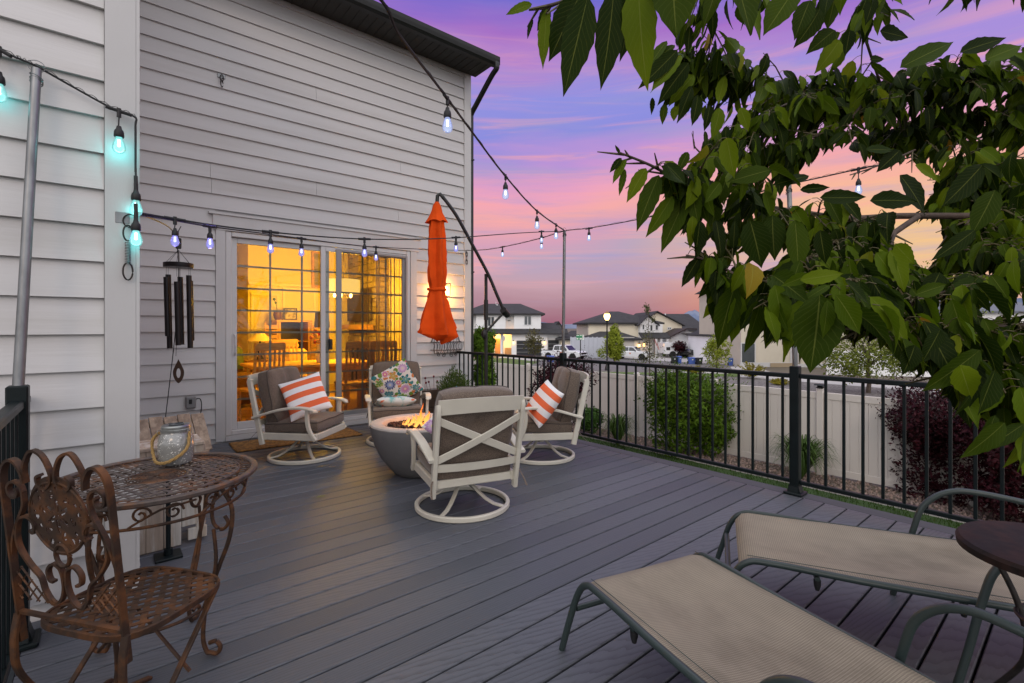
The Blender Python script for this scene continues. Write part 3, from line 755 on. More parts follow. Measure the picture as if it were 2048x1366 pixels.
def floral():
    m = bpy.data.materials.new('floral_print'); m.use_nodes = True; t = m.node_tree; L = t.links.new; b = t.nodes['Principled BSDF']
    b.inputs['Roughness'].default_value = .9; b.inputs['Specular IOR Level'].default_value = .15
    def nd(ty, **k):
        n = t.nodes.new(ty)
        for a, v in k.items(): setattr(n, a, v)
        return n
    def ma(op, a, b_=None, c_=None):
        n = nd('ShaderNodeMath', operation=op)
        for i, v in enumerate((a, b_, c_)):
            if v is None: continue
            if isinstance(v, (int, float)): n.inputs[i].default_value = v
            else: L(v, n.inputs[i])
        return n.outputs[0]
    co = nd('ShaderNodeTexCoord'); sp = nd('ShaderNodeSeparateXYZ'); L(co.outputs['Object'], sp.inputs[0])
    cur = (.62, .60, .55, 1)
    def mixc(f, a, c):
        n = nd('ShaderNodeMix', data_type='RGBA'); L(f, n.inputs[0])
        if isinstance(a, tuple): n.inputs[6].default_value = a
        else: L(a, n.inputs[6])
        if isinstance(c, tuple): n.inputs[7].default_value = c + (1,)
        else: L(c, n.inputs[7])
        return n.outputs[2]
    # background leaves: voronoi cells of greens and teals
    vo = nd('ShaderNodeTexVoronoi'); vo.voronoi_dimensions = '2D'; vo.inputs['Scale'].default_value = 21; L(co.outputs['Object'], vo.inputs['Vector'])
    sc = nd('ShaderNodeSeparateColor'); L(vo.outputs['Color'], sc.inputs[0])
    rp = nd('ShaderNodeValToRGB'); rp.color_ramp.interpolation = 'CONSTANT'; L(sc.outputs[0], rp.inputs[0])
    cs = [(.0, (.03, .14, .16)), (.2, (.12, .22, .04)), (.38, (.5, .18, .06)), (.5, (.62, .6, .55)), (.68, (.05, .2, .2)), (.82, (.45, .12, .16)), (.92, (.3, .3, .06))]
    rp.color_ramp.elements[0].color = cs[0][1] + (1,); rp.color_ramp.elements[1].position = cs[1][0]; rp.color_ramp.elements[1].color = cs[1][1] + (1,)
    for p_, c_ in cs[2:]:
        e_ = rp.color_ramp.elements.new(p_); e_.color = c_ + (1,)
    msk = ma('LESS_THAN', vo.outputs['Distance'], .56)
    cur = mixc(msk, cur, rp.outputs[0])
    # leaf sprays and flowers at fixed spots: petals by angle
    def flower(cx, cy, r, petals, c1, c2, inner=.25, depth=.42, phase=0.0):
        nonlocal cur
        dx = ma('SUBTRACT', sp.outputs['X'], cx); dy = ma('SUBTRACT', sp.outputs['Y'], cy)
        rr_ = ma('SQRT', ma('ADD', ma('MULTIPLY', dx, dx), ma('MULTIPLY', dy, dy))); an = ma('ARCTAN2', dy, dx)
        lim = ma('MULTIPLY_ADD', ma('ABSOLUTE', ma('COSINE', ma('MULTIPLY_ADD', an, petals / 2, phase))), r * depth, r * (1 - depth))
        cur = mixc(ma('LESS_THAN', rr_, ma('MULTIPLY', lim, 1.14)), cur, (.64, .62, .57))
        cur = mixc(ma('LESS_THAN', rr_, lim), cur, c1)
        cur = mixc(ma('LESS_THAN', rr_, ma('MULTIPLY', lim, .6)), cur, c2)
        cur = mixc(ma('LESS_THAN', rr_, r * inner), cur, (.62, .55, .35))
    teal = (.02, .13, .17); navy = (.04, .07, .20); pink = (.48, .22, .34); mauve = (.42, .26, .44); gr = (.20, .34, .07); org = (.5, .22, .05)
    flower(-.12, .02, .062, 5, teal, (.12, .3, .3), .08, .75); flower(.145, -.06, .060, 6, teal, (.1, .28, .3), .08, .75); flower(.02, -.155, .055, 5, gr, (.12, .22, .05), .1, .55, .8)
    flower(-.02, .13, .055, 5, org, (.4, .3, .1), .1, .6); flower(.16, .13, .048, 5, gr, (.1, .2, .05), .1, .7); flower(-.17, -.15, .048, 7, teal, (.15, .3, .3), .1, .7)
    flower(.065, .055, .066, 12, navy, (.30, .36, .55), .16, .4); flower(-.055, -.085, .062, 14, mauve, pink, .2, .3); flower(-.155, .15, .055, 12, mauve, (.55, .4, .55), .2, .3)
    flower(.11, -.165, .04, 8, pink, (.5, .1, .2), .25, .25); flower(-.03, .03, .033, 8, pink, (.45, .08, .16), .3, .25); flower(.185, .03, .033, 8, mauve, (.5, .12, .2), .3, .25)
    flower(.05, .19, .035, 8, pink, (.5, .1, .2), .3, .25)
    L(cur, b.inputs['Base Color']); return m
m_floral = floral()
m_aqua = mat('aqua_watercolour_print', (.55, .58, .56), .9, second=(.16, .40, .40), sec_scale=9, sec_lo=.48, sec_hi=.6, bump=.3, bs=400, spec=.15)
t = m_aqua.node_tree; b = t.nodes['Principled BSDF']; src = b.inputs['Base Color'].links[0].from_socket
nz = t.nodes.new('ShaderNodeTexNoise'); nz.inputs['Scale'].default_value = 13; co = t.nodes.new('ShaderNodeTexCoord'); t.links.new(co.outputs['Object'], nz.inputs['Vector'])
mr_ = t.nodes.new('ShaderNodeMapRange'); t.links.new(nz.outputs['Fac'], mr_.inputs[0]); mr_.inputs[1].default_value = .64; mr_.inputs[2].default_value = .68
mx = t.nodes.new('ShaderNodeMix'); mx.data_type = 'RGBA'; t.links.new(mr_.outputs[0], mx.inputs[0]); t.links.new(src, mx.inputs[6]); mx.inputs[7].default_value = (.55, .16, .08, 1); t.links.new(mx.outputs[2], b.inputs['Base Color'])
def pillow(label, w, h, th, m, loc, rot, seed=0, name='throw_pillow', pinch=.07):
    N = 22; mb = MB(); vs = []; g = {}; rg = random.Random(seed); off = Vector((rg.random() * 30, rg.random() * 30, rg.random() * 30))
    for sd_ in (1, -1):
        for i in range(N + 1):
            for j in range(N + 1):
                u = math.sin((i / N * 2 - 1) * math.pi / 2); v = math.sin((j / N * 2 - 1) * math.pi / 2)
                kx = 1 - pinch * (1 - v * v) * abs(u) ** 2; ky = 1 - pinch * (1 - u * u) * abs(v) ** 2
                prof = max(0, (1 - u * u) * (1 - v * v)) ** .42
                z = sd_ * th / 2 * prof * (1 + .18 * mnoise.noise(Vector((u * 1.7, v * 1.7, sd_ * 3)) + off))
                z += .006 * mnoise.noise(Vector((u * 7, v * 7, 2)) + off) * (1 - prof)
                z += -sd_ * 0
                g[(sd_, i, j)] = len(vs) if (sd_ == 1 or 0 < i < N and 0 < j < N) else g[(1, i, j)]
                if g[(sd_, i, j)] == len(vs): vs.append(Vector((u * w / 2 * kx, v * h / 2 * ky, z)))
    fs = []
    for i in range(N):
        for j in range(N):
            fs.append((g[(1, i, j)], g[(1, i + 1, j)], g[(1, i + 1, j + 1)], g[(1, i, j + 1)])); fs.append((g[(-1, i, j)], g[(-1, i, j + 1)], g[(-1, i + 1, j + 1)], g[(-1, i + 1, j)]))
    mb.add(vs, fs); o = mb.build(name, m, smooth=True); o.location = loc; o.rotation_euler = rot
    return tag(o, label, 'pillow')
def on_chair(k, loc, eul):
    """chair-local placement to world matrix"""
    p, a, _ = CH[k]; Mw = Matrix.Translation((p[0], p[1], 0)) @ Matrix.Rotation(R(a - 90), 4, 'Z')
    M2 = Mw @ Matrix.Translation(loc) @ Euler(eul).to_matrix().to_4x4()
    return M2.to_translation(), M2.to_euler()
def face(center, n, yv):
    n = Vector(n).normalized(); y_ = Vector(yv); y_ = (y_ - n * y_.dot(n)).normalized(); x_ = y_.cross(n)
    return Matrix(((x_.x, y_.x, n.x), (x_.y, y_.y, n.y), (x_.z, y_.z, n.z))).to_euler()
UPV = Vector((0, 0, 1))
pillow('coral and white striped pillow leaning in the left chair near the patio door', .40, .42, .13, m_strp, P(611, 792, 4.86), face(0, -FW * .85 + RT * .30 + UPV * .50, UPV - RT * .34), 1)
pillow('coral and white striped pillow leaning in the right chair by the railing', .38, .40, .17, m_strp, P(1087, 806, 4.74), face(0, -FW * .42 - RT * .72 + UPV * .52, UPV * .62 + RT * .75 + FW * .1), 2)
l, e_ = on_chair(1, (.0, -.07, .655), (R(74), 0, 0))
Mq = Euler(e_).to_matrix() @ Euler((0, 0, R(-31))).to_matrix(); pillow('square floral pillow standing on its corner in the rear chair', .47, .47, .12, m_floral, l, Mq.to_euler(), 3)
l, e_ = on_chair(1, (.03, .11, .47), (R(18), R(-3), R(4))); pillow('small aqua watercolour pillow lying in front of the floral one', .44, .26, .13, m_aqua, l, e_, 4)
l, e_ = on_chair(2, (-.03, -.03, .61), (R(70), 0, 0)); Mq = Euler(e_).to_matrix() @ Euler((0, 0, R(44))).to_matrix()
pillow('floral pillow in the nearest chair, only a corner showing past its back', .41, .41, .12, m_floral, l, Mq.to_euler(), 5)
# ------------------------------------------------------------------ fire bowl
m_conc = mat('grey_concrete', (.125, .125, .128), .75, var=.12, vs=5, bump=.15, bs=40)
m_conc2 = mat('pale_concrete_rim', (.36, .335, .315), .8, var=.12, vs=12, bump=.2, bs=60)
m_lava = mat('lava_rock', (.022, .014, .013), .5, island=(.06, .03, .025), bump=.5, bs=40)
FB = (2.19, 3.97)
fb = thing('fire_bowl', 'round grey concrete fire bowl filled with dark lava rock', 'fire pit', (FB[0], FB[1], .001))
mb = MB(); mb.lathe([(.0, 0), (.19, 0), (.215, .012), (.26, .06), (.34, .165), (.395, .28), (.422, .38), (.43, .43), (.43, .445)], 56)
mb.build('bowl', m_conc, fb, smooth=True)
mb = MB(); mb.lathe([(.43, .4455), (.432, .452), (.425, .463), (.40, .466), (.335, .464), (.322, .456), (.315, .42), (.31, .36), (.0, .36)], 56); mb.build('rim', m_conc2, fb, smooth=30)
mb = MB()
for i in range(620):
    a = rnd.random() * 2 * math.pi; r = .30 * math.sqrt(rnd.random()); s = rnd.uniform(.011, .021)
    q = Vector((r * math.cos(a), r * math.sin(a), .405 + .022 * (1 - r / .3) + rnd.uniform(-.008, .018))); E = Euler((rnd.random() * 6, rnd.random() * 6, rnd.random() * 6)).to_matrix()
    ph = (1 + 5 ** .5) / 2
    vs = [Vector(v) * s * rnd.uniform(.45, .62) for v in ((-1, ph, 0), (1, ph, 0), (-1, -ph, 0), (1, -ph, 0), (0, -1, ph), (0, 1, ph), (0, -1, -ph), (0, 1, -ph), (ph, 0, -1), (ph, 0, 1), (-ph, 0, -1), (-ph, 0, 1))]
    mb.add([q + E @ v for v in vs], [(0, 11, 5), (0, 5, 1), (0, 1, 7), (0, 7, 10), (0, 10, 11), (1, 5, 9), (5, 11, 4), (11, 10, 2), (10, 7, 6), (7, 1, 8), (3, 9, 4), (3, 4, 2), (3, 2, 6), (3, 6, 8), (3, 8, 9), (4, 9, 5), (2, 4, 11), (6, 2, 10), (8, 6, 7), (9, 8, 1)])
mb.build('lava_rocks', m_lava, fb)
# flames: thin licks that give light
m_fire = bpy.data.materials.new('flame'); m_fire.use_nodes = True; t = m_fire.node_tree; t.nodes.remove(t.nodes['Principled BSDF'])
co = t.nodes.new('ShaderNodeTexCoord'); sp = t.nodes.new('ShaderNodeSeparateXYZ'); t.links.new(co.outputs['Object'], sp.inputs[0])
mp = t.nodes.new('ShaderNodeMapping'); mp.inputs['Scale'].default_value = (1, 1, .35); t.links.new(co.outputs['Object'], mp.inputs[0])
nz = t.nodes.new('ShaderNodeTexNoise'); nz.inputs['Scale'].default_value = 26; nz.inputs['Detail'].default_value = 3; t.links.new(mp.outputs[0], nz.inputs['Vector'])
hr = t.nodes.new('ShaderNodeMapRange'); t.links.new(sp.outputs['Z'], hr.inputs[0]); hr.inputs[1].default_value = 0; hr.inputs[2].default_value = .24
cr = t.nodes.new('ShaderNodeValToRGB'); t.links.new(hr.outputs[0], cr.inputs[0]); cr.color_ramp.elements[0].color = (1, .46, .10, 1); cr.color_ramp.elements[1].color = (.95, .07, .008, 1)
e1 = cr.color_ramp.elements.new(.4); e1.color = (1, .25, .035, 1)
em = t.nodes.new('ShaderNodeEmission'); em.inputs[1].default_value = 1.9; t.links.new(cr.outputs[0], em.inputs[0])
tr = t.nodes.new('ShaderNodeBsdfTransparent'); ms = t.nodes.new('ShaderNodeMixShader')
lw = t.nodes.new('ShaderNodeLayerWeight'); lw.inputs[0].default_value = .45
mr_ = t.nodes.new('ShaderNodeMapRange'); t.links.new(nz.outputs['Fac'], mr_.inputs[0]); mr_.inputs[1].default_value = .40; mr_.inputs[2].default_value = .58
m1 = t.nodes.new('ShaderNodeMath'); m1.operation = 'MULTIPLY'; t.links.new(mr_.outputs[0], m1.inputs[0])
m2 = t.nodes.new('ShaderNodeMath'); m2.operation = 'SUBTRACT'; m2.inputs[0].default_value = 1.0; t.links.new(lw.outputs['Facing'], m2.inputs[1])
t.links.new(m2.outputs[0], m1.inputs[1]); m3 = t.nodes.new('ShaderNodeMath'); m3.operation = 'MULTIPLY'; m3.use_clamp = True; m3.inputs[1].default_value = 1.3; t.links.new(m1.outputs[0], m3.inputs[0])
t.links.new(m3.outputs[0], ms.inputs[0]); t.links.new(tr.outputs[0], ms.inputs[1]); t.links.new(em.outputs[0], ms.inputs[2])
t.links.new(ms.outputs[0], t.nodes['Material Output'].inputs[0])
fl = thing('fire', 'orange gas flames licking up from the lava rock in the fire bowl', 'fire', (FB[0] + .03, FB[1] + .02, .43))
mb = MB(); rf = random.Random(5)
for i in range(46):
    a = rf.random() * 6.28; r = .17 * math.sqrt(rf.random()); h = rf.uniform(.03, .085) * (1.5 - r / .2); 
    if i % 7 == 0: h *= 1.7
    p = Vector((r * math.cos(a), r * math.sin(a), 0)); pts = []; lean = Vector((rf.uniform(-.5, .5), rf.uniform(-.5, .5), 0)); w = rf.uniform(.011, .022)
    ph = rf.random() * 6
    for k in range(10):
        s = k / 9; pts.append(p + lean * h * s * .8 + Vector((math.sin(s * 5 + ph) * .02 * s, math.cos(s * 4 + ph) * .02 * s, h * s)))
    mb.sweep(pts, [(w * math.cos(q), w * .45 * math.sin(q)) for q in [k * math.pi / 4 for k in range(8)]], up=(math.cos(ph), math.sin(ph), 0), scale=[.5, .9, 1.1, 1.1, 1.0, .85, .65, .45, .25, .05])
mb.build('flames', m_fire, fl, smooth=True)
plight('fire_light', (0, 0, .12), (1, .38, .10), 9, .09, fl)
# ------------------------------------------------------------------ orange umbrella on its cantilever
m_orange = mat('orange_canvas', (.66, .070, .004), .9, var=.12, vs=4, bump=.35, bs=24, bdist=.006, trans=.06, spec=.2)
U = P(873, 655, 6.15); um = thing('cantilever_umbrella', 'closed orange umbrella hanging from a curved black cantilever arm', 'umbrella', (P(972, 655, 6.5).x, P(972, 655, 6.5).y, 0))
def UP(px, py, t): return P(px, py, t) - um.location
b0 = Vector((0, 0, 0))
mb = MB(); mb.cyl((0, 0, .01), UP(972, 548, 6.5), .024, .022, 14); mb.cyl(UP(972, 600, 6.5), UP(972, 640, 6.5), .029, .029, 14); mb.build('post', m_bronze, um, smooth=40)
mb = MB(); mb.cbox((0, 0, .02), (.9, .09, .035), .005); mb.cbox((0, 0, .0215), (.09, .9, .034), .005); mb.build('base', m_bronze, um)
arm = smooth_line([UP(884, 392, 6.15), UP(912, 430, 6.2), UP(945, 490, 6.32), UP(976, 548, 6.45), UP(994, 590, 6.5), UP(1009, 624, 6.55)], 8)
mb = MB(); mb.tube(arm, .022, 10); mb.sphere(UP(1010, 625, 6.55), .05); mb.cyl(UP(1006, 620, 6.5), UP(1015, 630, 6.6), .045, .045, 14); mb.build('boom_arm', m_bronze, um, smooth=40)
mb = MB(); mb.tube([UP(1006, 627, 6.52), UP(968, 668, 6.46)], .016, 8); mb.sphere(UP(968, 668, 6.45), .045, sc=(.8, .8, 1.4)); mb.build('strut', m_bronze, um, smooth=40)
mb = MB(); mb.tube([UP(874, 405, 6.15), UP(875, 392, 6.15), UP(880, 388, 6.15), UP(886, 395, 6.15)], .024, 10); mb.build('hanger', m_bronze, um, smooth=40)
def folds(profile, z_of, n=96, k=8, amp=.3, tw=.0, cx=0, seed=3):
    rg = random.Random(seed); ph = [rg.uniform(-.3, .3) for _ in range(k)]; vs = []; m_ = len(profile)
    for j, (r, z, a_) in enumerate(profile):
        for i in range(n):
            w = 2 * math.pi * i / n; w2 = w + tw * j / m_
            q = (1 - 2 * abs(math.sin(k * w2 / 2 + .5 * math.sin(w2 * 2 + 1) + .25 * math.sin(j * .22))) ** .7) * .62 + .38 * math.cos(5 * w2 + 2 + .012 * j)
            rr2 = r * (1 + a_ * q); vs.append(Vector((rr2 * math.cos(w), rr2 * math.sin(w), z + z_of(w, j))))
    fs = []
    for j in range(m_ - 1):
        for i in range(n): fs.append((j * n + i, j * n + (i + 1) % n, (j + 1) * n + (i + 1) % n, (j + 1) * n + i))
    vs = [v + Vector((mnoise.noise(v * 9 + Vector((3, 1, 0))), mnoise.noise(v * 9 + Vector((0, 7, 2))), 0)) * .014 for v in vs]
    b_ = MB(); b_.add(vs, fs); return b_
zt = UP(874, 405, 6.15); zz0 = zt.z; S = 6.15 / 975
Z = lambda py: (405 - py) * S
prof = [(.045, Z(412), .05), (.088, Z(440), .12), (.105, Z(470), .3), (.112, Z(520), .32), (.118, Z(550), .30), (.10, Z(578), .16), (.10, Z(582), .1), (.11, Z(588), .18), (.14, Z(605), .25), (.180, Z(630), .32), (.222, Z(655), .34), (.235, Z(668), .34), (.15, Z(676), .3), (.06, Z(678), .2)]
# refine
pr2 = []
for i in range(len(prof) - 1):
    for k in range(4):
        f = k / 4; pr2.append(tuple(prof[i][q] * (1 - f) + prof[i + 1][q] * f for q in range(3)))
pr2.append(prof[-1]); mlen = len(pr2)
ca = folds(pr2, lambda w, j: (.055 * math.cos(w - 2.2) + .02 * math.cos(4 * w)) * max(0, (j / mlen - .75)) / .25, amp=.3, k=7)
ca.xf(Matrix.Translation(zt)).build('canopy', m_orange, um, smooth=True)
vp = [(.028, Z(404), 0), (.055, Z(412), .05), (.075, Z(425), .12), (.105, Z(436), .25), (.132, Z(444), .28)]
vt = folds(vp, lambda w, j: .012 * math.cos(5 * w) * j / 5, k=6); vt.xf(Matrix.Translation(zt)).build('vent_cap', m_orange, um, smooth=True)
mb = MB(); mb.bar([zt + Vector((.122 * math.cos(a), .122 * math.sin(a), Z(579) + .004 * math.sin(3 * a))) for a in [i * math.pi / 14 for i in range(28)]], .004, .03, closed=True)
mb.build('strap', m_orange, um, smooth=True)
# ------------------------------------------------------------------ wire wall planter
wp = P(891, 690, 1) - Vector((0, 0, EYE)); q = Vector((0, 0, EYE)) + wp * ((YW - .03) / wp.y)
wb = thing('wall_basket', 'black scrolled wire plant basket hanging on the siding under the orange umbrella', 'basket', q)
mb = MB(); bwid = .25
def bow(x, z): return 0
for i in range(15):
    x = -bwid + i * 2 * bwid / 14; d_ = .14 * math.sqrt(max(.05, 1 - (x / bwid) ** 2 * .75))
    mb.tube(smooth_line([(x, -d_ * .8, .05), (x + .006, -d_ * 1.1, .0), (x, -d_, -.07), (x * .8, -d_ * .3, -.12), (x * .8, -.01, -.12)], 4), .0035, 5)
for i in range(8):
    x = -bwid * .8 + i * bwid * 1.6 / 7; mb.tube([(x, -.01, -.12), (x, -.01, .16 + .14 * math.cos(x / bwid * 1.4))], .0035, 5)
mb.build('wire', m_iron, wb, smooth=True)
mb = MB()
for zz_, k in ((.05, .8), (-.07, 1.0)): mb.tube([(-bwid * 1.05, -.005, zz_)] + [(bwid * u, -.15 * k * math.sqrt(max(.03, 1 - u * u * .8)), zz_) for u in [-1 + i / 6 for i in range(13)]] + [(bwid * 1.05, -.005, zz_)], .006, 6)
mb.tube(smooth_line([(-bwid, -.01, .05), (-bwid * .75, -.01, .2), (-.04, -.01, .32), (0, -.01, .36), (.04, -.01, .32), (bwid * .75, -.01, .2), (bwid, -.01, .05)]), .006, 6)
for s in (-1, 1):
    mb.tube(spiral((s * .07, -.06, -.15), .035, .006, math.pi / 2, s * 1.4, (1, 0, 0), (0, 0, 1)), .005, 5)
    mb.tube(spiral((s * .15, -.05, -.14), .03, .006, math.pi / 2, -s * 1.3, (1, 0, 0), (0, 0, 1)), .005, 5)
mb.build('frame', m_iron, wb, smooth=True)
# ------------------------------------------------------------------ doormat
m_coir = mat('coir_mat', (.30, .155, .045), 1.0, var=.35, vs=40, bump=1, bs=300, second=(.16, .085, .03), sec_scale=30, bdist=.004)
dm = thing('doormat', 'brown coir doormat lying in front of the sliding glass door', 'doormat', (1.73, 6.02, .004), R(-1.5))
mb = MB(); mb.cbox((0, 0, .006), (1.36, .5, .012), .004); mb.build('mat', m_coir, dm)
mb = MB()
for i in range(2200):
    u = rnd.uniform(-.675, .675); v = rnd.choice((-1, 1)) * rnd.uniform(.235, .252) if rnd.random() < .6 else rnd.uniform(-.245, .245)
    if abs(v) < .23: u = rnd.choice((-1, 1)) * rnd.uniform(.665, .685)
    d_ = Vector((rnd.uniform(-.008, .008), rnd.uniform(-.008, .008), rnd.uniform(.002, .01))); a = Vector((u, v, .010)); mb.add([a, a + Vector((.0015, 0, 0)), a + d_], [(0, 1, 2)])
mb.build('bristles', m_coir, dm, fix=False)
# ================================================================== rusty bistro set
m_rust = mat('rusted_iron', (.046, .026, .017), .62, metal=.35, var=.25, vs=18, second=(.125, .050, .018), sec_scale=14, sec_lo=.42, sec_hi=.66, bump=.35, bs=120, bdist=.001)
m_rust2 = mat('weathered_iron_top', (.085, .066, .058), .5, metal=.4, var=.3, vs=25, second=(.16, .07, .03), sec_scale=9, sec_lo=.5, sec_hi=.7, bump=.35, bs=120, bdist=.001)
def lattice(mb, inside, sp, w, th, z, ang, half):
    """woven flat strips clipped to a region"""
    for d in (0, 1):
        a = ang + d * math.pi / 2; ux = Vector((math.cos(a), math.sin(a), 0)); uy = Vector((-math.sin(a), math.cos(a), 0))
        n = int(half / sp)
        for i in range(-n, n + 1):
            run = []; 
            for j in range(-60, 61):
                p = uy * (i * sp) + ux * (j * half / 60)
                if inside(p.x, p.y): run.append(p)
                if (not inside(p.x, p.y) or j == 60) and len(run) > 1:
                    a0, a1 = run[0], run[-1]; L_ = (a1 - a0).length; c = (a0 + a1) / 2
                    k = max(1, int(L_ / sp)); pts = []
                    for q in range(k * 2 + 1):
                        p2 = a0 + (a1 - a0) * q / (k * 2); s = (p2.dot(ux)) / sp + i + d
                        pts.append(p2 + Vector((0, 0, z + th * .55 * math.cos(math.pi * s))))
                    mb.sweep(pts, [(-w / 2, -th / 2), (w / 2, -th / 2), (w / 2, th / 2), (-w / 2, th / 2)]); run = []
                elif not inside(p.x, p.y): run = []
bc = thing('bistro_chair', 'rusty wrought-iron bistro chair with a pierced round medallion in its scrolled back', 'chair', (.073, 1.976, 0), R(36 - 90))
sq = lambda x, y, hx, hy: (abs(x) / hx) ** 4 + (abs(y) / hy) ** 4 < 1
mb = MB(); lattice(mb, lambda x, y: sq(x, y, .195, .178), .034, .0175, .0022, .45, R(45), .30); mb.build('seat', m_rust, bc)
rim = []
for i in range(64):
    a = 2 * math.pi * i / 64; c, s = math.cos(a), math.sin(a); k = (abs(c) ** 4 + abs(s) ** 4) ** -.25; rim.append(Vector((.198 * c * k, .181 * s * k, .446)))
mb = MB(); mb.bar(rim, .009, .020, closed=True); mb.build('seat_rim', m_rust, bc, smooth=40)
X, Zv = Vector((1, 0, 0)), Vector((0, -.10, 1)).normalized()
BO = Vector((0, -.185, .45))
def bp(x, z): return BO + X * x + Zv * (z * 1.07 + (.035 * max(0, min(1, (.46 - z) / .2)) if z > .04 else 0))
def flatbar(mb, pts, w=.006, h=.014): mb.bar(pts, w, h, up=(0, 1, 0))
def strip2(mb, pts, w=.0075, d=.013):
    pts = [Vector(p) for p in pts]; mb.sweep(pts, [(-w / 2, -d / 2), (w / 2, -d / 2), (w / 2, d / 2), (-w / 2, d / 2)], up=(0, 1, .1))
mb = MB()
for s in (-1, 1):
    pts = [bp(s * .20, z) for z in (-.05, .1, .25, .36)] + [bp(s * .195, .425), bp(s * .172, .462), bp(s * .142, .464), bp(s * .118, .43), bp(s * .112, .395)]
    strip2(mb, smooth_line(pts, 5), .008, .018)
mb.build('back_frame', m_rust, bc, smooth=40)
mb = MB()
for s in (-1, 1):
    # top centre scrolls
    a = smooth_line([bp(s * .112, .40), bp(s * .108, .45), bp(s * .075, .495), bp(s * .035, .485), bp(s * .010, .44), bp(s * .012, .405), bp(s * .035, .385), bp(s * .058, .395), bp(s * .062, .418), bp(s * .047, .428)], 5); strip2(mb, a)
    # side scrolls
    strip2(mb, smooth_line([bp(s * .168, .335), bp(s * .150, .338), bp(s * .150, .362), bp(s * .172, .380), bp(s * .190, .36), bp(s * .175, .31) if False else bp(s * .135, .36), bp(s * .118, .335), bp(s * .13, .28), bp(s * .175, .22), bp(s * .195, .17)], 5)) if False else None
    strip2(mb, smooth_line([bp(s * .160, .345), bp(s * .150, .358), bp(s * .160, .378), bp(s * .182, .372), bp(s * .190, .345), bp(s * .178, .40) if False else bp(s * .172, .31), bp(s * .145, .255), bp(s * .165, .20), bp(s * .196, .16)], 5)) if False else None
    strip2(mb, spiral(bp(s * .158, .365), .034, .010, math.pi * (1 if s > 0 else 0), -s * 1.15, X, Zv, 18))
    strip2(mb, smooth_line([bp(s * .124, .365), bp(s * .128, .32), bp(s * .155, .27), bp(s * .182, .22), bp(s * .197, .17)], 5))
    # middle side scroll and sweep towards the middle
    strip2(mb, smooth_line([bp(s * .112, .245), bp(s * .098, .238), bp(s * .094, .262), bp(s * .115, .285), bp(s * .150, .275), bp(s * .168, .235), bp(s * .165, .19), bp(s * .13, .145), bp(s * .095, .115), bp(s * .082, .075), bp(s * .055, .045), bp(s * .022, .06), bp(s * .006, .10), bp(s * .012, .145), bp(s * .040, .158), bp(s * .062, .138), bp(s * .058, .112), bp(s * .042, .108)], 5))
mb.tube([bp(.026 * math.cos(a), .185 + .03 * math.sin(a)) for a in [i * math.pi / 12 for i in range(24)]], .006, 6, closed=True)
mb.build('scrollwork', m_rust, bc, smooth=40)
mb = MB(); strip2(mb, [bp(-.2, .035), bp(.2, .035)], .010, .012)
for i in range(-12, 13):
    for s in (-1, 1):
        x0 = i * .034; pts = []
        for q in range(13):
            z = .041 + q * .0085; x = x0 + s * (z - .03)
            lim = .14 - .115 * max(0, 1 - abs(x) / .17) ** .8 if abs(x) > .0 else .03
            if abs(x) < .197 and z < max(.045, lim): pts.append(bp(x, z))
        if len(pts) > 1: mb.tube(pts, .0028, 4)
mb.build('back_lattice', m_rust, bc)
# pierced medallion: a disc whose cells are cut by a rosette pattern, with real thickness
def medallion(R0, nr, na, pat, th):
    vs = []; fs = []; keep = {}
    def cell(i, j):
        r = (i + .5) / nr; a = 2 * math.pi * (j + .5) / na; return pat(r, a)
    g = {}
    def vid(i, j, s):
        j %= na; key = (i, j, s)
        if key not in g:
            r = R0 * i / nr; a = 2 * math.pi * j / na; g[key] = len(vs); vs.append((r * math.cos(a), r * math.sin(a), s * th / 2))
        return g[key]
    K = [[cell(i, j) for j in range(na)] for i in range(nr)]
    for i in range(1, nr):
        for j in range(na):
            if not K[i][j]: continue
            q = [(i, j), (i + 1, j), (i + 1, j + 1), (i, j + 1)]
            fs.append([vid(a, b, 1) for a, b in q]); fs.append([vid(a, b, -1) for a, b in reversed(q)])
            if i + 1 >= nr or not K[i + 1][j]: fs.append([vid(*q[1], 1), vid(*q[1], -1), vid(*q[2], -1), vid(*q[2], 1)])
            if i - 1 < 1 or not K[i - 1][j]: fs.append([vid(*q[0], -1), vid(*q[0], 1), vid(*q[3], 1), vid(*q[3], -1)])
            if not K[i][(j + 1) % na]: fs.append([vid(*q[2], 1), vid(*q[2], -1), vid(*q[3], -1), vid(*q[3], 1)])
            if not K[i][(j - 1) % na]: fs.append([vid(*q[0], 1), vid(*q[0], -1), vid(*q[1], -1), vid(*q[1], 1)])
    b_ = MB(); b_.add(vs, fs); return b_
def rosette(r, a):
    if r > .90 or r < .10: return True
    m = 6
    v = math.sin(m * a + 5 * r) * math.sin(9 * r * 1.6) + .7 * math.cos(2 * m * a) * math.cos(17 * r) + .35 * math.sin(3 * m * a + 9 * r)
    if .52 < r < .60 and math.cos(m * a) > -.4: return True
    if abs(math.sin(m * a / 2)) < .10: return True
    return v < .38
md = medallion(.107, 30, 132, rosette, .0035)
Mm = Matrix((( X.x, Zv.x, 0, 0), (X.y, Zv.y, 1, 0), (X.z, Zv.z, 0, 0), (0, 0, 0, 1))); Mm = Matrix.Translation(bp(0, .300)) @ Mm @ Matrix.Diagonal((1, 1.07, 1, 1))
md.xf(Mm).build('medallion', m_rust, bc)
mb = MB(); mb.tube([bp(.107 * math.cos(a), .300 + .107 * math.sin(a)) for a in [i * math.pi / 24 for i in range(48)]], .0045, 6, closed=True); mb.build('medallion_rim', m_rust, bc, smooth=True)
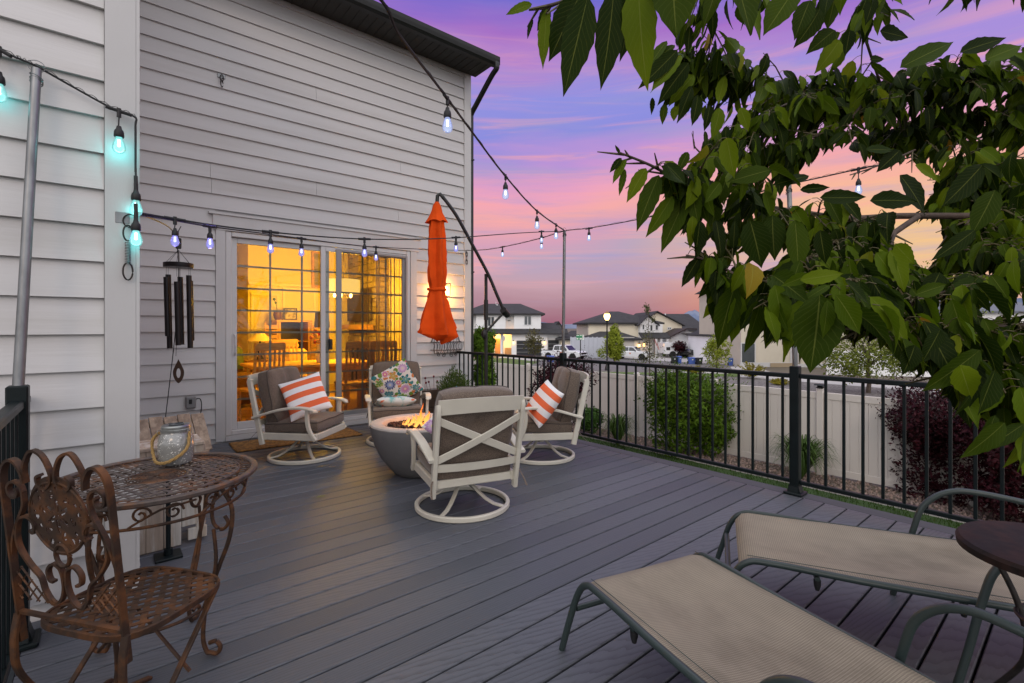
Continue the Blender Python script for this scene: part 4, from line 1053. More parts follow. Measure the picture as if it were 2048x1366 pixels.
for s in (-1, 1):
    x = s * .205
    mb = MB(); mb.bar(smooth_line([(x, -.19, .48), (x, -.20, .40), (x, -.185, .30), (x, -.10, .17), (x, .06, .06), (x, .21, .012)], 6), .012, .024, up=(1, 0, 0)); mb.build('leg', m_rust, bc, smooth=40)
    mb = MB(); mb.bar([(s * .172, .14, .44), (s * .19, -.22, .01)], .010, .018, up=(1, 0, 0)); mb.build('leg', m_rust, bc)
    if False: mb = MB(); mb.bar(smooth_line([(s * .18, .165, .44), (s * .182, .175, .30), (s * .185, .20, .12), (s * .187, .235, .02)] + [Vector(p) for p in spiral((s * .187, .255, .045), .032, .010, -math.pi * .7, 1.15, (0, 1, 0), (0, 0, 1), 9)], 3), .010, .014, up=(1, 0, 0)); mb.build('leg', m_rust, bc, smooth=40)
mb = MB(); mb.cyl((-.19, -.10, .16), (.19, -.10, .16), .006, n=6); 
mb.tube([(-.19, .02, .235), (0, .0, .42), (.19, .02, .235)], .006, 6); mb.build('stretcher', m_rust, bc)
bt = thing('bistro_table', 'round rusty iron bistro table with a woven lattice top, holding a glass jar', 'table', (.153, 2.425, 0))
TH = .72; TR = .348
mb = MB(); lattice(mb, lambda x, y: .105 < math.hypot(x, y) < .292, .034, .0135, .002, TH, R(20), .36)
mb.tube([(.292 * math.cos(a), .292 * math.sin(a), TH + .001) for a in [i * math.pi / 32 for i in range(64)]], .003, 5, closed=True)
mb.tube([(.105 * math.cos(a), .105 * math.sin(a), TH + .001) for a in [i * math.pi / 20 for i in range(40)]], .003, 5, closed=True)
mb.build('tabletop', m_rust2, bt)
mb = MB()
for i in range(58):
    a = 2 * math.pi * i / 58; c = Vector((.314 * math.cos(a), .314 * math.sin(a), TH))
    rd = Vector((math.cos(a), math.sin(a), 0)); td = Vector((-math.sin(a), math.cos(a), 0))
    mb.tube([c + rd * .021 * math.cos(w) + td * .0165 * math.sin(w) for w in [k * math.pi / 5 for k in range(10)]], .0022, 4, closed=True)
mb.build('filigree_border', m_rust, bt); mb = MB()
for i in range(7):
    mb.tube([((.015 + .0135 * i) * math.cos(w), (.015 + .0135 * i) * math.sin(w), TH + .0015 * math.sin(6 * w)) for w in [k * math.pi / 18 for k in range(36)]], .0028, 4, closed=True)
for i in range(18):
    a = i * math.pi / 9; mb.tube([(r * math.cos(a + 2.2 * (r - .02)), r * math.sin(a + 2.2 * (r - .02)), TH) for r in (.012, .04, .07, .105)], .0028, 4)
mb.build('filigree', m_rust, bt)
mb = MB(); mb.bar([(TR * math.cos(a), TR * math.sin(a), TH - .002) for a in [i * math.pi / 36 for i in range(72)]], .026, .020, closed=True); mb.build('rim', m_rust2, bt, smooth=40)
mb = MB(); mb.bar([(.312 * math.cos(a), .312 * math.sin(a), TH - .095) for a in [i * math.pi / 32 for i in range(64)]], .008, .010, closed=True)
for i in range(9):
    a0 = 2 * math.pi * i / 9 + .2
    pts = []
    for k in range(20):
        f = k / 19; a = a0 + .62 * f; z = TH - .09 + .075 * math.sin(f * math.pi / 2) if f < .5 else TH - .09 + .053 + .02 * (f - .5); r = .313 + .02 * f
        pts.append(Vector((r * math.cos(a), r * math.sin(a), z)))
    mb.tube(pts, .0042, 5)
    for q, dz in ((.12, -.05), (.42, -.055)):
        a = a0 + q; td = Vector((-math.sin(a), math.cos(a), 0)); c = Vector((.318 * math.cos(a), .318 * math.sin(a), TH + dz)); mb.tube(spiral(c, .030, .006, 0, 1.4, td, (0, 0, 1), 20), .0045, 5)
mb.build('apron', m_rust, bt, smooth=True)
for i in range(4):
    a = R(-41) + i * math.pi / 2; d = Vector((math.cos(a), math.sin(a), 0)); td = Vector((-math.sin(a), math.cos(a), 0)); u = Vector((0, 0, 1))
    def rz(lst, off=0): return [d * r + u * z + td * off for r, z in lst]
    mb = MB()
    mb.tube(smooth_line(rz([(.235, .70), (.275, .66), (.308, .59), (.298, .48), (.255, .36), (.205, .22), (.19, .08), (.205, .02)]) + [d * (.235 + .026 * math.cos(w)) + u * (.036 + .026 * math.sin(w)) for w in (-2.2, -1, .2, 1.3, 2.4)], 5), .0085, 7)
    mb.tube(smooth_line(rz([(.25, .68), (.22, .60), (.225, .53), (.26, .505), (.285, .53), (.27, .56)], .012) , 5), .007, 6)
    mb.tube(smooth_line(rz([(.24, .515), (.25, .40), (.235, .30), (.20, .2)], -.012), 5), .007, 6)
    mb.build('leg', m_rust, bt, smooth=True)
mb = MB(); mb.tube([(.2 * math.cos(w), .2 * math.sin(w), .2) for w in [k * math.pi / 12 for k in range(24)]], .006, 6, closed=True); mb.build('stretcher_ring', m_rust, bt, smooth=True)
# jar lantern
q = G(352, 926, TH + .008)
jr = thing('jar_lantern', 'mercury-glass jar lantern with rope handle and solar lid on the bistro table', 'lantern', (q.x, q.y, TH + .009))
m_merc = mat('speckled_mercury_glass', (.20, .20, .19), .22, var=.12, vs=20, spec=.8, second=(.75, .73, .68), sec_scale=120, sec_lo=.60, sec_hi=.64, coat=.6)
m_lid = mat('pewter_lid', (.28, .29, .28), .35, metal=.9, var=.2)
m_rope = mat('jute_rope', (.30, .19, .07), .95, var=.2, vs=80)
jr.scale = (.92, .92, .95)
mb = MB(); mb.lathe([(.0, 0), (.060, 0), (.068, .008), (.071, .03), (.073, .08), (.071, .115), (.062, .135), (.056, .142), (.056, .147)], 36); mb.build('jar', m_merc, jr, smooth=True)
mb = MB(); mb.lathe([(.057, .1475), (.061, .148), (.061, .158), (.0585, .160), (.0585, .170), (.055, .176), (.0, .177)], 36); mb.build('lid', m_lid, jr, smooth=30)
mb = MB(); mb.cbox((0, 0, .1795), (.06, .06, .003), .001); mb.build('solar_panel', m_winglass, jr)
mb = MB()
ctr = smooth_line([Vector((-.058, -.03, .145)), Vector((-.085, -.035, .11)), Vector((-.075, -.045, .05)), Vector((-.03, -.085, .022)), Vector((.03, -.085, .03)), Vector((.075, -.04, .075)), Vector((.07, -.012, .145))], 12)
rotm = Matrix.Rotation(R(-38), 3, 'Z'); ctr = [rotm @ p for p in ctr]
for ph in (0, 2.1, 4.2):
    pts = []
    for i, p in enumerate(ctr):
        d = (ctr[min(i + 1, len(ctr) - 1)] - ctr[max(i - 1, 0)]).normalized(); sd_ = d.cross(Vector((0, 0, 1))).normalized(); u = sd_.cross(d); a = ph + i * .55
        pts.append(p + sd_ * .0036 * math.cos(a) + u * .0042 * math.sin(a))
    mb.tube(pts, .0037, 6)
mb.build('rope_handle', m_rope, jr, smooth=True)
mb = MB()
for k in (0, -1): mb.tube(link(ctr[k], .008, .012, (1, .5, 0)), .0015, 5, closed=True)
mb.build('wire', m_lid, jr)
# ------------------------------------------------------------------ weathered timber box with sloping lid
m_wood = mat('weathered_pine', (.33, .27, .21), .85, var=.22, vs=3, stretch=(9, 9, .8), second=(.46, .43, .38), sec_scale=2.0, sec_lo=.45, sec_hi=.6, bump=.5, bs=10, bdist=.003)
m_wood2 = mat('weathered_pine_board', (.25, .19, .14), .9, var=.25, vs=3, stretch=(9, .8, 9), second=(.34, .27, .2), sec_scale=2.0, bump=.5, bs=10, bdist=.003)
bxp = G(340, 1082, 0)
cr_ = thing('timber_box', 'weathered whitish timber box behind the bistro table with upright planks', 'wooden box', (.265, 3.68, 0), R(4))
mb = MB(); xs = [-.185, -.10, -.012, .075]
for i, x in enumerate(xs):
    w = .084 if i != 2 else .086; zt_ = .005 if i < 3 else .11
    mb.cbox((x + .039, -.13, (.60 + zt_) / 2), (w, .02, .60 - zt_), .004)
mb.cbox((.168, -.13, .31), (.042, .02, .58), .003); mb.cbox((.155, -.129, .055), (.10, .019, .07), .003)
mb.build('front_planks', m_wood, cr_)
mb = MB()
for x in (.195, -.19):
    mb = MB(); mb.cbox((x, -.06, .30), (.018, .0795, .58), .003); mb.cbox((x, .02, .30), (.018, .0795, .58), .003); mb.build('side_planks', m_wood, cr_)
mb = MB()
for x, w in ((-.17, .05), (-.075, .12), (.045, .10), (.145, .085)): mb.cbox((x, -.05, .613), (w, .20, .022), .004, Euler((R(4), 0, 0)).to_matrix())
mb.build('top_planks', m_wood, cr_)
pl = thing('plank_bench', 'old brown sloping plank bench top against the siding behind the timber box', 'wooden bench', (.44, 4.72, .30), R(0))
mb = MB(); E = Euler((R(-48), 0, R(6))).to_matrix()
for i in range(5): mb.cbox(E @ Vector((-.20 + i * .10, .0, .18 + (.012 if i % 2 else 0))) + Vector((0, .08, .0)), (.094, .02, .40), .004, E)
mb.cbox(E @ Vector((0, .03, .34)) + Vector((0, .08, 0)), (.50, .03, .05), .004, E); mb.cbox(E @ Vector((0, .03, .04)) + Vector((0, .08, 0)), (.50, .03, .05), .004, E)
for sx_, sy_ in ((-.2, .11), (.2, .11), (-.2, .35), (.2, .35)): mb.cbox((sx_, sy_, -.15 if sy_ < .2 else -.05), (.05, .05, .29 if sy_ < .2 else .49), .004)
mb.build('planks', m_wood2, pl)
sp_ = thing('umbrella_stand', 'thin grey steel stand with square foot beside the timber box', 'stand', (.27, 3.42, 0))
mb = MB(); mb.cyl((0, 0, .01), (0, 0, .62), .0125, n=10); mb.cbox((0, 0, .008), (.13, .13, .014), .003); mb.cyl((0, 0, .01), (0, 0, .05), .022, n=12); mb.build('pipe', m_rail, sp_)
# ------------------------------------------------------------------ wind chime
wcp = P(357, 655, 4.55); wz = lambda py: EYE + (655 - py) / 975 * 4.55
wc = thing('wind_chime', 'black wind chime with long dark tubes hanging before the siding left of the patio door', 'wind chime', (wcp.x, wcp.y, 0))
m_chime = mat('dark_chime_metal', (.022, .020, .02), .38, metal=.7)
mb = MB(); mb.lathe([(.0, wz(535)), (.118, wz(535)), (.12, wz(533)), (.12, wz(527)), (.115, wz(526)), (.0, wz(526))], 28); mb.build('top_disc', m_chime, wc, smooth=30); mb = MB(); mb.cbox((0, 0, wz(487)), (.045, .03, .10), .006); mb.build('hanger', m_chime, wc)
mb = MB()
for i in range(6):
    a = i * math.pi / 3 + .3; mb.tube([(0, 0, wz(500)), (.10 * math.cos(a), .10 * math.sin(a), wz(526))], .0018, 4)
    mb.tube([(.10 * math.cos(a), .10 * math.sin(a), wz(535)), (.10 * math.cos(a), .10 * math.sin(a), wz(555))], .0018, 4)
mb.tube([(0, 0, wz(535)), (.0, 0, wz(600)), (-.02, .0, wz(712))], .0025, 4); mb.tube([(0, 0, wz(478)), (0.0, 0, wz(462)), (.02, 0, wz(452))], .004, 5); mb.build('cord', m_black, wc)
for i, (b_, e2) in enumerate(((560, 682), (552, 690), (549, 697), (556, 672), (565, 690), (551, 696))):
    a = i * math.pi / 3 + .3; x, y_ = .10 * math.cos(a), .10 * math.sin(a); mb = MB(); mb.cyl((x, y_, wz(b_)), (x + .012, y_, wz(e2)), .0225, n=18); mb.build('chime_tube', m_chime, wc, smooth=40)
mb = MB(); cxx = .005
outl = [(0, .11), (.045, .02), (.052, -.02), (.04, -.07), (0, -.115), (-.04, -.07), (-.052, -.02), (-.045, .02)]
outl = [(p.x, p.y) for p in smooth_line([(a, b_, 0) for a, b_ in outl + outl[:1]], 3)[:-1]]
vs = []; N = len(outl)
for sy in (-.004, .004):
    for a, b_ in outl: vs.append((RT.x * a, RT.y * a + sy, wz(742) + b_))
    for k in range(N):
        w = math.pi / 2 - 2 * math.pi * k / N; vs.append((RT.x * .02 * math.cos(w), RT.y * .02 * math.cos(w) + sy, wz(742) - .02 + .045 * math.sin(w)))
fs = []
for k in range(N):
    j = (k + 1) % N; fs += [(k, j, N + j, N + k), (2 * N + k, 3 * N + k, 3 * N + j, 2 * N + j), (k, 2 * N + k, 2 * N + j, j), (N + k, N + j, 3 * N + j, 3 * N + k)]
mb.add(vs, fs); mb.build('wind_catcher', mat('chime_wood', (.06, .035, .022), .6), wc)
# ------------------------------------------------------------------ string lights
m_cord = mat('black_cord', (.010, .010, .011), .55)
m_bulbs = {}
def bulb_mat(nm, c, core, s):
    m = bpy.data.materials.new(nm); m.use_nodes = True; t = m.node_tree; t.nodes.remove(t.nodes['Principled BSDF'])
    em = t.nodes.new('ShaderNodeEmission'); em.inputs[1].default_value = s; lw = t.nodes.new('ShaderNodeLayerWeight'); lw.inputs[0].default_value = .35
    mx = t.nodes.new('ShaderNodeMix'); mx.data_type = 'RGBA'; t.links.new(lw.outputs['Facing'], mx.inputs[0]); mx.inputs[6].default_value = core + (1,); mx.inputs[7].default_value = c + (1,); t.links.new(mx.outputs[2], em.inputs[0])
    gl = t.nodes.new('ShaderNodeBsdfGlossy'); gl.inputs[1].default_value = .08; a1 = t.nodes.new('ShaderNodeMixShader'); fr = t.nodes.new('ShaderNodeFresnel')
    t.links.new(fr.outputs[0], a1.inputs[0]); t.links.new(em.outputs[0], a1.inputs[1]); t.links.new(gl.outputs[0], a1.inputs[2])
    tr = t.nodes.new('ShaderNodeBsdfTransparent'); tr.inputs[0].default_value = (.9, .92, 1, 1); a2 = t.nodes.new('ShaderNodeMixShader')
    mr_ = t.nodes.new('ShaderNodeMapRange'); t.links.new(lw.outputs['Facing'], mr_.inputs[0]); mr_.inputs[3].default_value = .55; mr_.inputs[4].default_value = .95
    t.links.new(mr_.outputs[0], a2.inputs[0]); t.links.new(tr.outputs[0], a2.inputs[1]); t.links.new(a1.outputs[0], a2.inputs[2]); t.links.new(a2.outputs[0], t.nodes['Material Output'].inputs[0]); return m
m_bcyan = bulb_mat('lit_bulb_cyan', (.06, .50, .50), (.42, .95, .88), 1.1)
m_bviol = bulb_mat('lit_bulb_violet', (.13, .12, .85), (.42, .42, 1), 1.05)
m_bblue = bulb_mat('lit_bulb_pale_blue', (.22, .30, .9), (.62, .75, 1), 1.0)
m_fil = emat('led_core', (.8, .85, 1), 9)
def string(label, pts, bulbs, m, n=10, r=.0048, twist=True, light=None, S=1.0):
    """pts world points; bulbs: list of (world point on cord, drop, tilt)"""
    o = thing('string_lights', label, 'string lights', pts[0], group='strings of light bulbs over the deck')
    o0 = Vector(pts[0]); c = smooth_line([Vector(p) - o0 for p in pts], n)
    mb = MB(); mb.tube(c, r, 6)
    if twist: mb.tube([p + Vector((0, 0, .008 + .005 * math.sin(i * 1.7))) for i, p in enumerate(c)], .0014, 4)
    mb.build('cord', m_cord, o, smooth=True)
    class ScaledMB(MB):
        def lathe(s_, prof, n=24, c=(0, 0, 0)): zt_ = -s_.drop; return MB.lathe(s_, [(r_ * S, zt_ + (z_ - zt_) * S) for r_, z_ in prof], n, c)
    for bi, b_ in enumerate(bulbs):
        q, drop, lt = b_[0], b_[1], (b_[2] if len(b_) > 2 else None); mm = b_[3] if len(b_) > 3 else m
        q = Vector(q) - o0
        mb = ScaledMB(); mb.drop = drop; j = min(range(len(c)), key=lambda k: (c[k] - q).length); d = (c[min(j + 1, len(c) - 1)] - c[max(j - 1, 0)]).normalized()
        mb.cyl(q - d * .05, q + d * .05, .0085, n=8); mb.cyl(q + Vector((0, 0, .012)), q - Vector((0, 0, .03)), .009, n=8)
        mb.tube([q - Vector((0, 0, .03)), q - Vector((.002, 0, drop))], .0032, 6)
        z = -drop; mb.lathe([(.0, z + .004), (.009, z + .002), (.012, z - .012), (.017, z - .018), (.0195, z - .028), (.0205, z - .048), (.0175, z - .052), (.0, z - .052)], 14, q)
        s_ = mb.build('socket', m_cord, o, smooth=40)
        mb = ScaledMB(); mb.drop = drop; mb.lathe([(.0135, z - .0525), (.0165, z - .060), (.0225, z - .078), (.0265, z - .096), (.0262, z - .108), (.021, z - .120), (.012, z - .127), (.0, z - .129)], 18, q); g = mb.build('bulb', mm, s_, smooth=True)
        mb = ScaledMB(); mb.drop = drop; mb.lathe([(.0, z - .060), (.006, z - .064), (.005, z - .085), (.007, z - .092), (.0, z - .098)], 8, q); f_ = mb.build('filament', m_fil, s_, smooth=True)
        if lt: plight('bulb_light', q - Vector((0, 0, drop + .10)), lt[0], lt[1], .025, s_)
    return o
CYAN = ((.12, 1, .92), .55); VIO = ((.30, .22, 1), .55)
# left string: over the pole to the corner trim and down it
c1 = P(268, 236, 2.40); c1.y = YL - .075; c2 = P(274, 425, 2.40); c2.y = YL - .07
pt = P(73, 138, 2.16)
string('string of cyan bulbs over the left pole and down the corner trim', [P(-260, -60, 2.0), P(0, 97, 2.1), P(40, 118, 2.13), pt + Vector((0, 0, .012)), P(150, 176, 2.26), P(216, 212, 2.33), c1, c1 + Vector((.005, 0, -.05)), P(271, 330, 2.40), P(272, 360, 2.40), c2],
       [(P(-2, 98, 2.1), .10, ((.12, 1, .92), .3)), (P(238, 222, 2.33), .075, ((.12, 1, .92), .9)), (P(272, 372, 2.40), .02, CYAN), (P(272, 428, 2.38), .03, CYAN)], m_bcyan)
p2 = P(1130, 462, 5.76)
# upper string across the door to the far pole
u = lambda px, py, t: P(px, py, t)
string('string of violet bulbs stretched level across the patio door to the far pole', [c2, u(345, 437, 2.58), u(440, 452, 2.76), u(541, 464, 2.98), u(640, 473, 3.25), u(729, 478, 3.52), u(820, 478.5, 3.85), u(910, 475.5, 4.25), u(1040, 466, 5.0), p2],
       [(u(350, 438, 2.59), .05, VIO), (u(541, 464, 2.98), .035, None), (u(729, 478, 3.52), .035, None), (u(912, 475, 4.26), .03, None), (u(1083, 463, 5.35), .03, None, m_bblue)], m_bviol, twist=False, S=.74)
hookp = P(932, 500, 7.7)
string('second string sagging behind the first to the hook on the far house corner', [c2 - Vector((0, 0, .01)), u(345, 440, 2.62), u(420, 453, 2.89), u(520, 466, 3.3), u(603, 477, 3.71), u(680, 487, 4.2), u(752, 494, 4.84), u(860, 499, 6.2), u(932, 501, 7.6)],
       [(u(420, 453, 2.89), .03, ((.30, .22, 1), 2.2)), (u(603, 477, 3.71), .035, None), (u(752, 494, 4.84), .035, None)], m_bviol, twist=False, S=.78)
string('string of pale blue bulbs from the far house corner past the poles into the tree', [u(932, 501, 7.6), u(975, 499, 7.0), u(1030, 489, 6.5), u(1083, 476, 6.1), u(1130, 462, 5.76), u(1180, 456, 5.5), u(1270, 440, 5.0), u(1400, 412, 4.5), u(1500, 388, 4.1), P(1578, 369, 3.86), u(1650, 353, 3.6), u(1717, 338, 3.4), u(1800, 320, 3.15), u(2000, 265, 2.7), u(2300, 190, 2.3)],
       [(u(1005, 494, 6.8), .03, None), (u(1083, 476, 6.1), .03, None), (u(1178, 457, 5.5), .03, None), (u(1310, 431, 4.85), .04, None), (u(1717, 338, 3.4), .07, None)], m_bblue, S=.85)
string('string of pale blue bulbs dropping steeply from overhead to the far pole', [u(300, -420, 1.05), u(560, -170, 1.38), u(755, -8, 1.72), u(800, 72, 1.9), u(876, 172, 2.3), u(945, 265, 2.85), u(1009, 350, 3.55), u(1073, 421, 4.6), p2],
       [(u(895, 198, 2.42), .045, ((.35, .35, 1), .3)), (u(1011, 352, 3.6), .05, None), (u(1074, 422, 4.6), .05, None), (u(1112, 449, 5.4), .04, None)], m_bblue, r=.0065, S=.95)
# cord that drops from the corner to the outlet
ot = thing('power_cord', 'thin black power cord hanging down the siding behind the wind chime', 'cord', c2)
mb = MB(); mb.tube(smooth_line([Vector((0, 0, 0)), P(345, 462, 4.3) - c2, P(357, 520, 4.75) - c2, P(356, 600, 4.95) - c2, P(349, 680, 5.0) - c2, P(340, 760, 5.05) - c2, P(331, 835, 5.1) - c2], 6), .0045, 6); mb.build('cord', m_cord, ot, smooth=True)
# ------------------------------------------------------------------ loungers
m_sage = mat('sage_grey_paint', (.024, .037, .036), .42, var=.08, vs=6, spec=.5)
m_sling = mat('tan_sling_mesh', (.27, .23, .178), .85, var=.07, vs=9, second=(.185, .155, .12), sec_scale=2.6, sec_lo=.46, sec_hi=.80, spec=.2, bump=.5, bs=340, bdist=.0012, stretch=(1.3, .8, 1))
t = m_sling.node_tree; b = t.nodes['Principled BSDF']; src = b.inputs['Base Color'].links[0].from_socket
co = t.nodes.new('ShaderNodeTexCoord')
for ax_, fq in (('X', 150), ('Y', 118)):
    w_ = t.nodes.new('ShaderNodeTexWave'); w_.bands_direction = ax_; w_.inputs['Scale'].default_value = fq / 6.2832 * 2; w_.inputs['Distortion'].default_value = .6; w_.inputs['Detail'].default_value = 1; t.links.new(co.outputs['Object'], w_.inputs['Vector'])
    mr_ = t.nodes.new('ShaderNodeMapRange'); t.links.new(w_.outputs['Fac'], mr_.inputs[0]); mr_.inputs[3].default_value = .78; mr_.inputs[4].default_value = 1.12
    cc_ = t.nodes.new('ShaderNodeCombineColor'); [t.links.new(mr_.outputs[0], cc_.inputs[i]) for i in range(3)]
    mx = t.nodes.new('ShaderNodeMix'); mx.data_type = 'RGBA'; mx.blend_type = 'MULTIPLY'; mx.inputs[0].default_value = 1; t.links.new(src, mx.inputs[6]); t.links.new(cc_.outputs[0], mx.inputs[7]); src = mx.outputs[2]
t.links.new(src, b.inputs['Base Color'])
def lounger(label, loc, dirv_):
    d = Vector(dirv_).normalized(); rz = math.atan2(d.y, d.x) - math.pi / 2
    o = thing('sun_lounger', label, 'sun lounger', (loc[0], loc[1], .001), rz, 'sage framed sling loungers')
    hw = .285; Zs = .315
    for s in (-1, 1):
        mb = MB(); x = s * (hw + .012)
        mb.tube(smooth_line([(x + s * .03, -.11, .0), (x + s * .02, -.075, .12), (x + s * .004, -.035, .25), (x, .02, .315), (x, .12, Zs + .012), (x, .5, Zs), (x, 1.2, Zs), (x, 1.9, Zs + .02)], 6), .0135, 10)
        mb.build('side_rail', m_sage, o, smooth=40)
        mb = MB(); yb = .72
        pts = [(x + s * .05, yb - .02, .0), (x + s * .045, yb + .02, .16), (x + s * .04, yb + .06, .34), (x + s * .04, yb + .10, .46), (x + s * .04, yb + .19, .535), (x + s * .04, yb + .32, .545), (x + s * .04, yb + .6, .50), (x + s * .035, yb + .85, .44), (x + s * .02, yb + .95, .36)]
        c = smooth_line(pts, 6); mb.sweep(c, [(a * .022, b_ * .011) for a, b_ in [(math.cos(w), math.sin(w)) for w in [k * math.pi / 5 for k in range(10)]]], up=(1, 0, 0) if False else (0, 0, 1), scale=[.62 if i < 14 else min(1, .62 + (i - 14) * .06) for i in range(len(c))]) if False else mb.tube(c, .0135, 10, scale=[1.0] * len(c), up=(s, 0, 0))
        mb.build('armrest', m_sage, o, smooth=40)
        mb = MB(); mb.tube([(x + s * .02, 1.62, Zs), (x + s * .03, 1.72, .0)], .0155, 10); mb.build('leg', m_sage, o, smooth=40)
    mb = MB(); mb.cyl((-hw, .03, .19), (hw, .03, .19), .0125, n=10) if False else mb.cyl((-hw - .01, -.052, .19), (hw + .01, -.052, .19), .0125, n=10)
    mb.build('crossbar', m_sage, o, smooth=40)
    for y_ in (.28, .75, 1.25, 1.75): mb = MB(); mb.cyl((-hw, y_, Zs - .028), (hw, y_, Zs - .028), .011, n=8); mb.build('crossbar', m_sage, o, smooth=40)
    for s in (-1, 1):
        for y_ in (.28, .75, 1.25):
            mb = MB(); mb.lathe([(.0, -.03), (.008, -.03), (.013, -.01), (.014, .012)], 10, (s * (hw - .01), y_, Zs - .045)); mb.build('glide', m_black, o, smooth=True)
    # sling
    mb = MB(); nx, ny = 14, 60; vs = []
    for side in (0, 1):
        for j in range(ny + 1):
            y_ = -.012 + 1.9 * j / ny
            zc = Zs + .022 + (-.012 if y_ < .0 else 0) - .02 * max(0, (.05 - y_) / .05) ** 2 * 1.2
            for i in range(nx + 1):
                u_ = -1 + 2 * i / nx; sag = .034 * (1 - u_ * u_) * min(1, max(0, y_) / .25)
                zed = zc - sag - (.010 if abs(u_) > .97 else 0)
                vs.append((u_ * (hw + .006), y_, zed - side * .003))
    M1 = nx + 1; T = M1 * (ny + 1); fs = []
    for j in range(ny):
        for i in range(nx):
            a = j * M1 + i; fs += [(a, a + 1, a + M1 + 1, a + M1), (T + a, T + a + M1, T + a + M1 + 1, T + a + 1)]
    for j in range(ny):
        a = j * M1; fs += [(a, a + M1, T + a + M1, T + a)]; a += nx; fs += [(a, T + a, T + a + M1, a + M1)]
    for i in range(nx): fs += [(i, T + i, T + i + 1, i + 1)]; a = ny * M1 + i; fs += [(a, a + 1, T + a + 1, T + a)]
    mb.add(vs, fs); mb.build('sling', m_sling, o, smooth=50)
    mb = MB()
    for s in (-1, 1): mb.tube([(s * (hw - .012), y_, Zs + .021) for y_ in [.02 + k * .1 for k in range(19)]], .0016, 4)
    mb.build('seam', m_sage, o)
    return o
lounger('tan sling lounger nearest the camera, its foot end pointing to the fire bowl', (1.725, 1.22), (-.25, -.968))
lounger('tan sling lounger behind the other, lying beside the black railing', (2.36, 1.115), (.46, -.89))
q = P(2128, 1100, 1.45)
m_stop = mat('dark_mosaic_top', (.013, .010, .010), .7, var=.35, vs=30, bump=.3, bs=60, second=(.024, .012, .010), sec_scale=10, spec=.2)
stb = thing('side_table', 'small round dark side table with curved legs between the two loungers', 'side table', (q.x, q.y, 0))
zt = q.z
mb = MB(); mb.lathe([(.0, zt), (.20, zt), (.232, zt - .004), (.24, zt - .014), (.238, zt - .034), (.20, zt - .045), (.0, zt - .045)], 48); mb.build('tabletop', m_stop, stb, smooth=30)
for i in range(3):
    a = R(200) + i * 2 * math.pi / 3; d = Vector((math.cos(a), math.sin(a), 0))
    mb = MB(); mb.tube(smooth_line([d * .17 + Vector((0, 0, zt - .045)), d * .10 + Vector((0, 0, zt - .2)), d * .08 + Vector((0, 0, zt - .36)), d * .16 + Vector((0, 0, .14)), d * .24 + Vector((0, 0, .01))], 6), .009, 8); mb.build('leg', m_iron, stb, smooth=True)
mb = MB(); mb.tube([(.10 * math.cos(w), .10 * math.sin(w), zt - .22) for w in [k * math.pi / 12 for k in range(24)]], .006, 6, closed=True); mb.build('stretcher_ring', m_iron, stb, smooth=True)
# ================================================================== the lit room behind the glass
m_rwall = mat('room_wall_paint', (.76, .66, .38), .8)
m_rtrim = mat('room_trim', (.78, .72, .58), .6)
m_rfloor = mat('room_oak_floor', (.36, .20, .08), .35, var=.25, vs=3, stretch=(1, 8, 1))
m_oak = mat('oak_furniture', (.50, .27, .10), .5, var=.2, vs=6, stretch=(1, 1, 6))
m_dkw = mat('dark_furniture', (.03, .018, .012), .5)
m_stone = mat('stacked_stone', (.24, .19, .13), .9, island=(.38, .30, .20), bump=.6, bs=14)
m_sofa = mat('sofa_cream', (.55, .38, .20), .9)
m_brown = mat('brown_leather', (.12, .05, .02), .5)
Z0 = .05
def tb(name, m, boxes, parent=None, world=True, ch=0):
    mb = MB()
    for b_ in boxes: mb.bx(*b_)
    return mb.build(name, m, parent, world=world)
def st(name, m, boxes):
    o = tb(name, m, boxes, None); tag(o, kind='structure'); return o
st('room_floor', m_rfloor, [(-.04, 4.325, YW + .145, 14.0, Z0 - .1, Z0)])
st('room_ceiling', m_rwall, [(-.04, 4.325, YW + .145, 14.0, 3.7, 3.8)])
st('room_wall', m_rwall, [(2.19, 4.325, 11.0, 13.9, Z0 + .001, 3.699), (-.045, -.001, YW + .145, 13.9, Z0 + .001, 3.699), (4.28, 4.3245, YW + .145, 10.998, Z0 + .001, 3.699), (-.04, 2.188, 13.85, 13.95, Z0 + .001, 3.699)])
wsc = []
for x0, x1 in ((2.24, 2.78), (2.84, 3.52), (3.58, 4.12)):
    top = 1.98 if x0 != 2.84 else 2.12
    wsc += [(x0, x1, 10.96, 10.998, top, top + .05), (x0, x0 + .05, 10.975, 10.997, Z0 + .1, top - .001), (x1 - .05, x1, 10.975, 10.997, Z0 + .1, top - .001), (x0 + .051, x1 - .051, 10.975, 10.997, 1.25, 1.31)]
wsc += [(2.2, 4.27, 10.95, 10.996, 2.19, 2.24)]
st('wainscot', m_rtrim, wsc)
# stone chimney with a dark screen
fpl = thing('fireplace', 'stacked stone chimney breast seen through the right door panel', 'fireplace', (4.25, 9.7, Z0))
mb = MB(); z = Z0; rs = random.Random(3)
while z < 3.55:
    h = rs.uniform(.07, .14); y_ = 8.95
    while y_ < 10.45:
        w = rs.uniform(.15, .35); y2 = min(y_ + w, 10.45); mb.cbox((4.16 + rs.uniform(-.02, .02), (y_ + y2) / 2, z + h / 2), (.26, y2 - y_ - .006, h - .006), .012); y_ = y2
    z += h
mb.build('stone', m_stone, fpl, world=True)
tb('hearth_opening', m_dkw, [(3.99, 4.02, 9.2, 10.2, Z0 + .1, .95)], fpl); tb('mantel', m_oak, [(3.86, 4.0, 9.05, 10.35, 1.28, 1.38)], fpl)
tv = thing('television', 'dark television above the mantel on the stone chimney', 'television', (3.97, 9.7, 1.8)); tb('screen', m_dkw, [(3.94, 3.99, 9.15, 10.25, 1.45, 2.08)], tv)
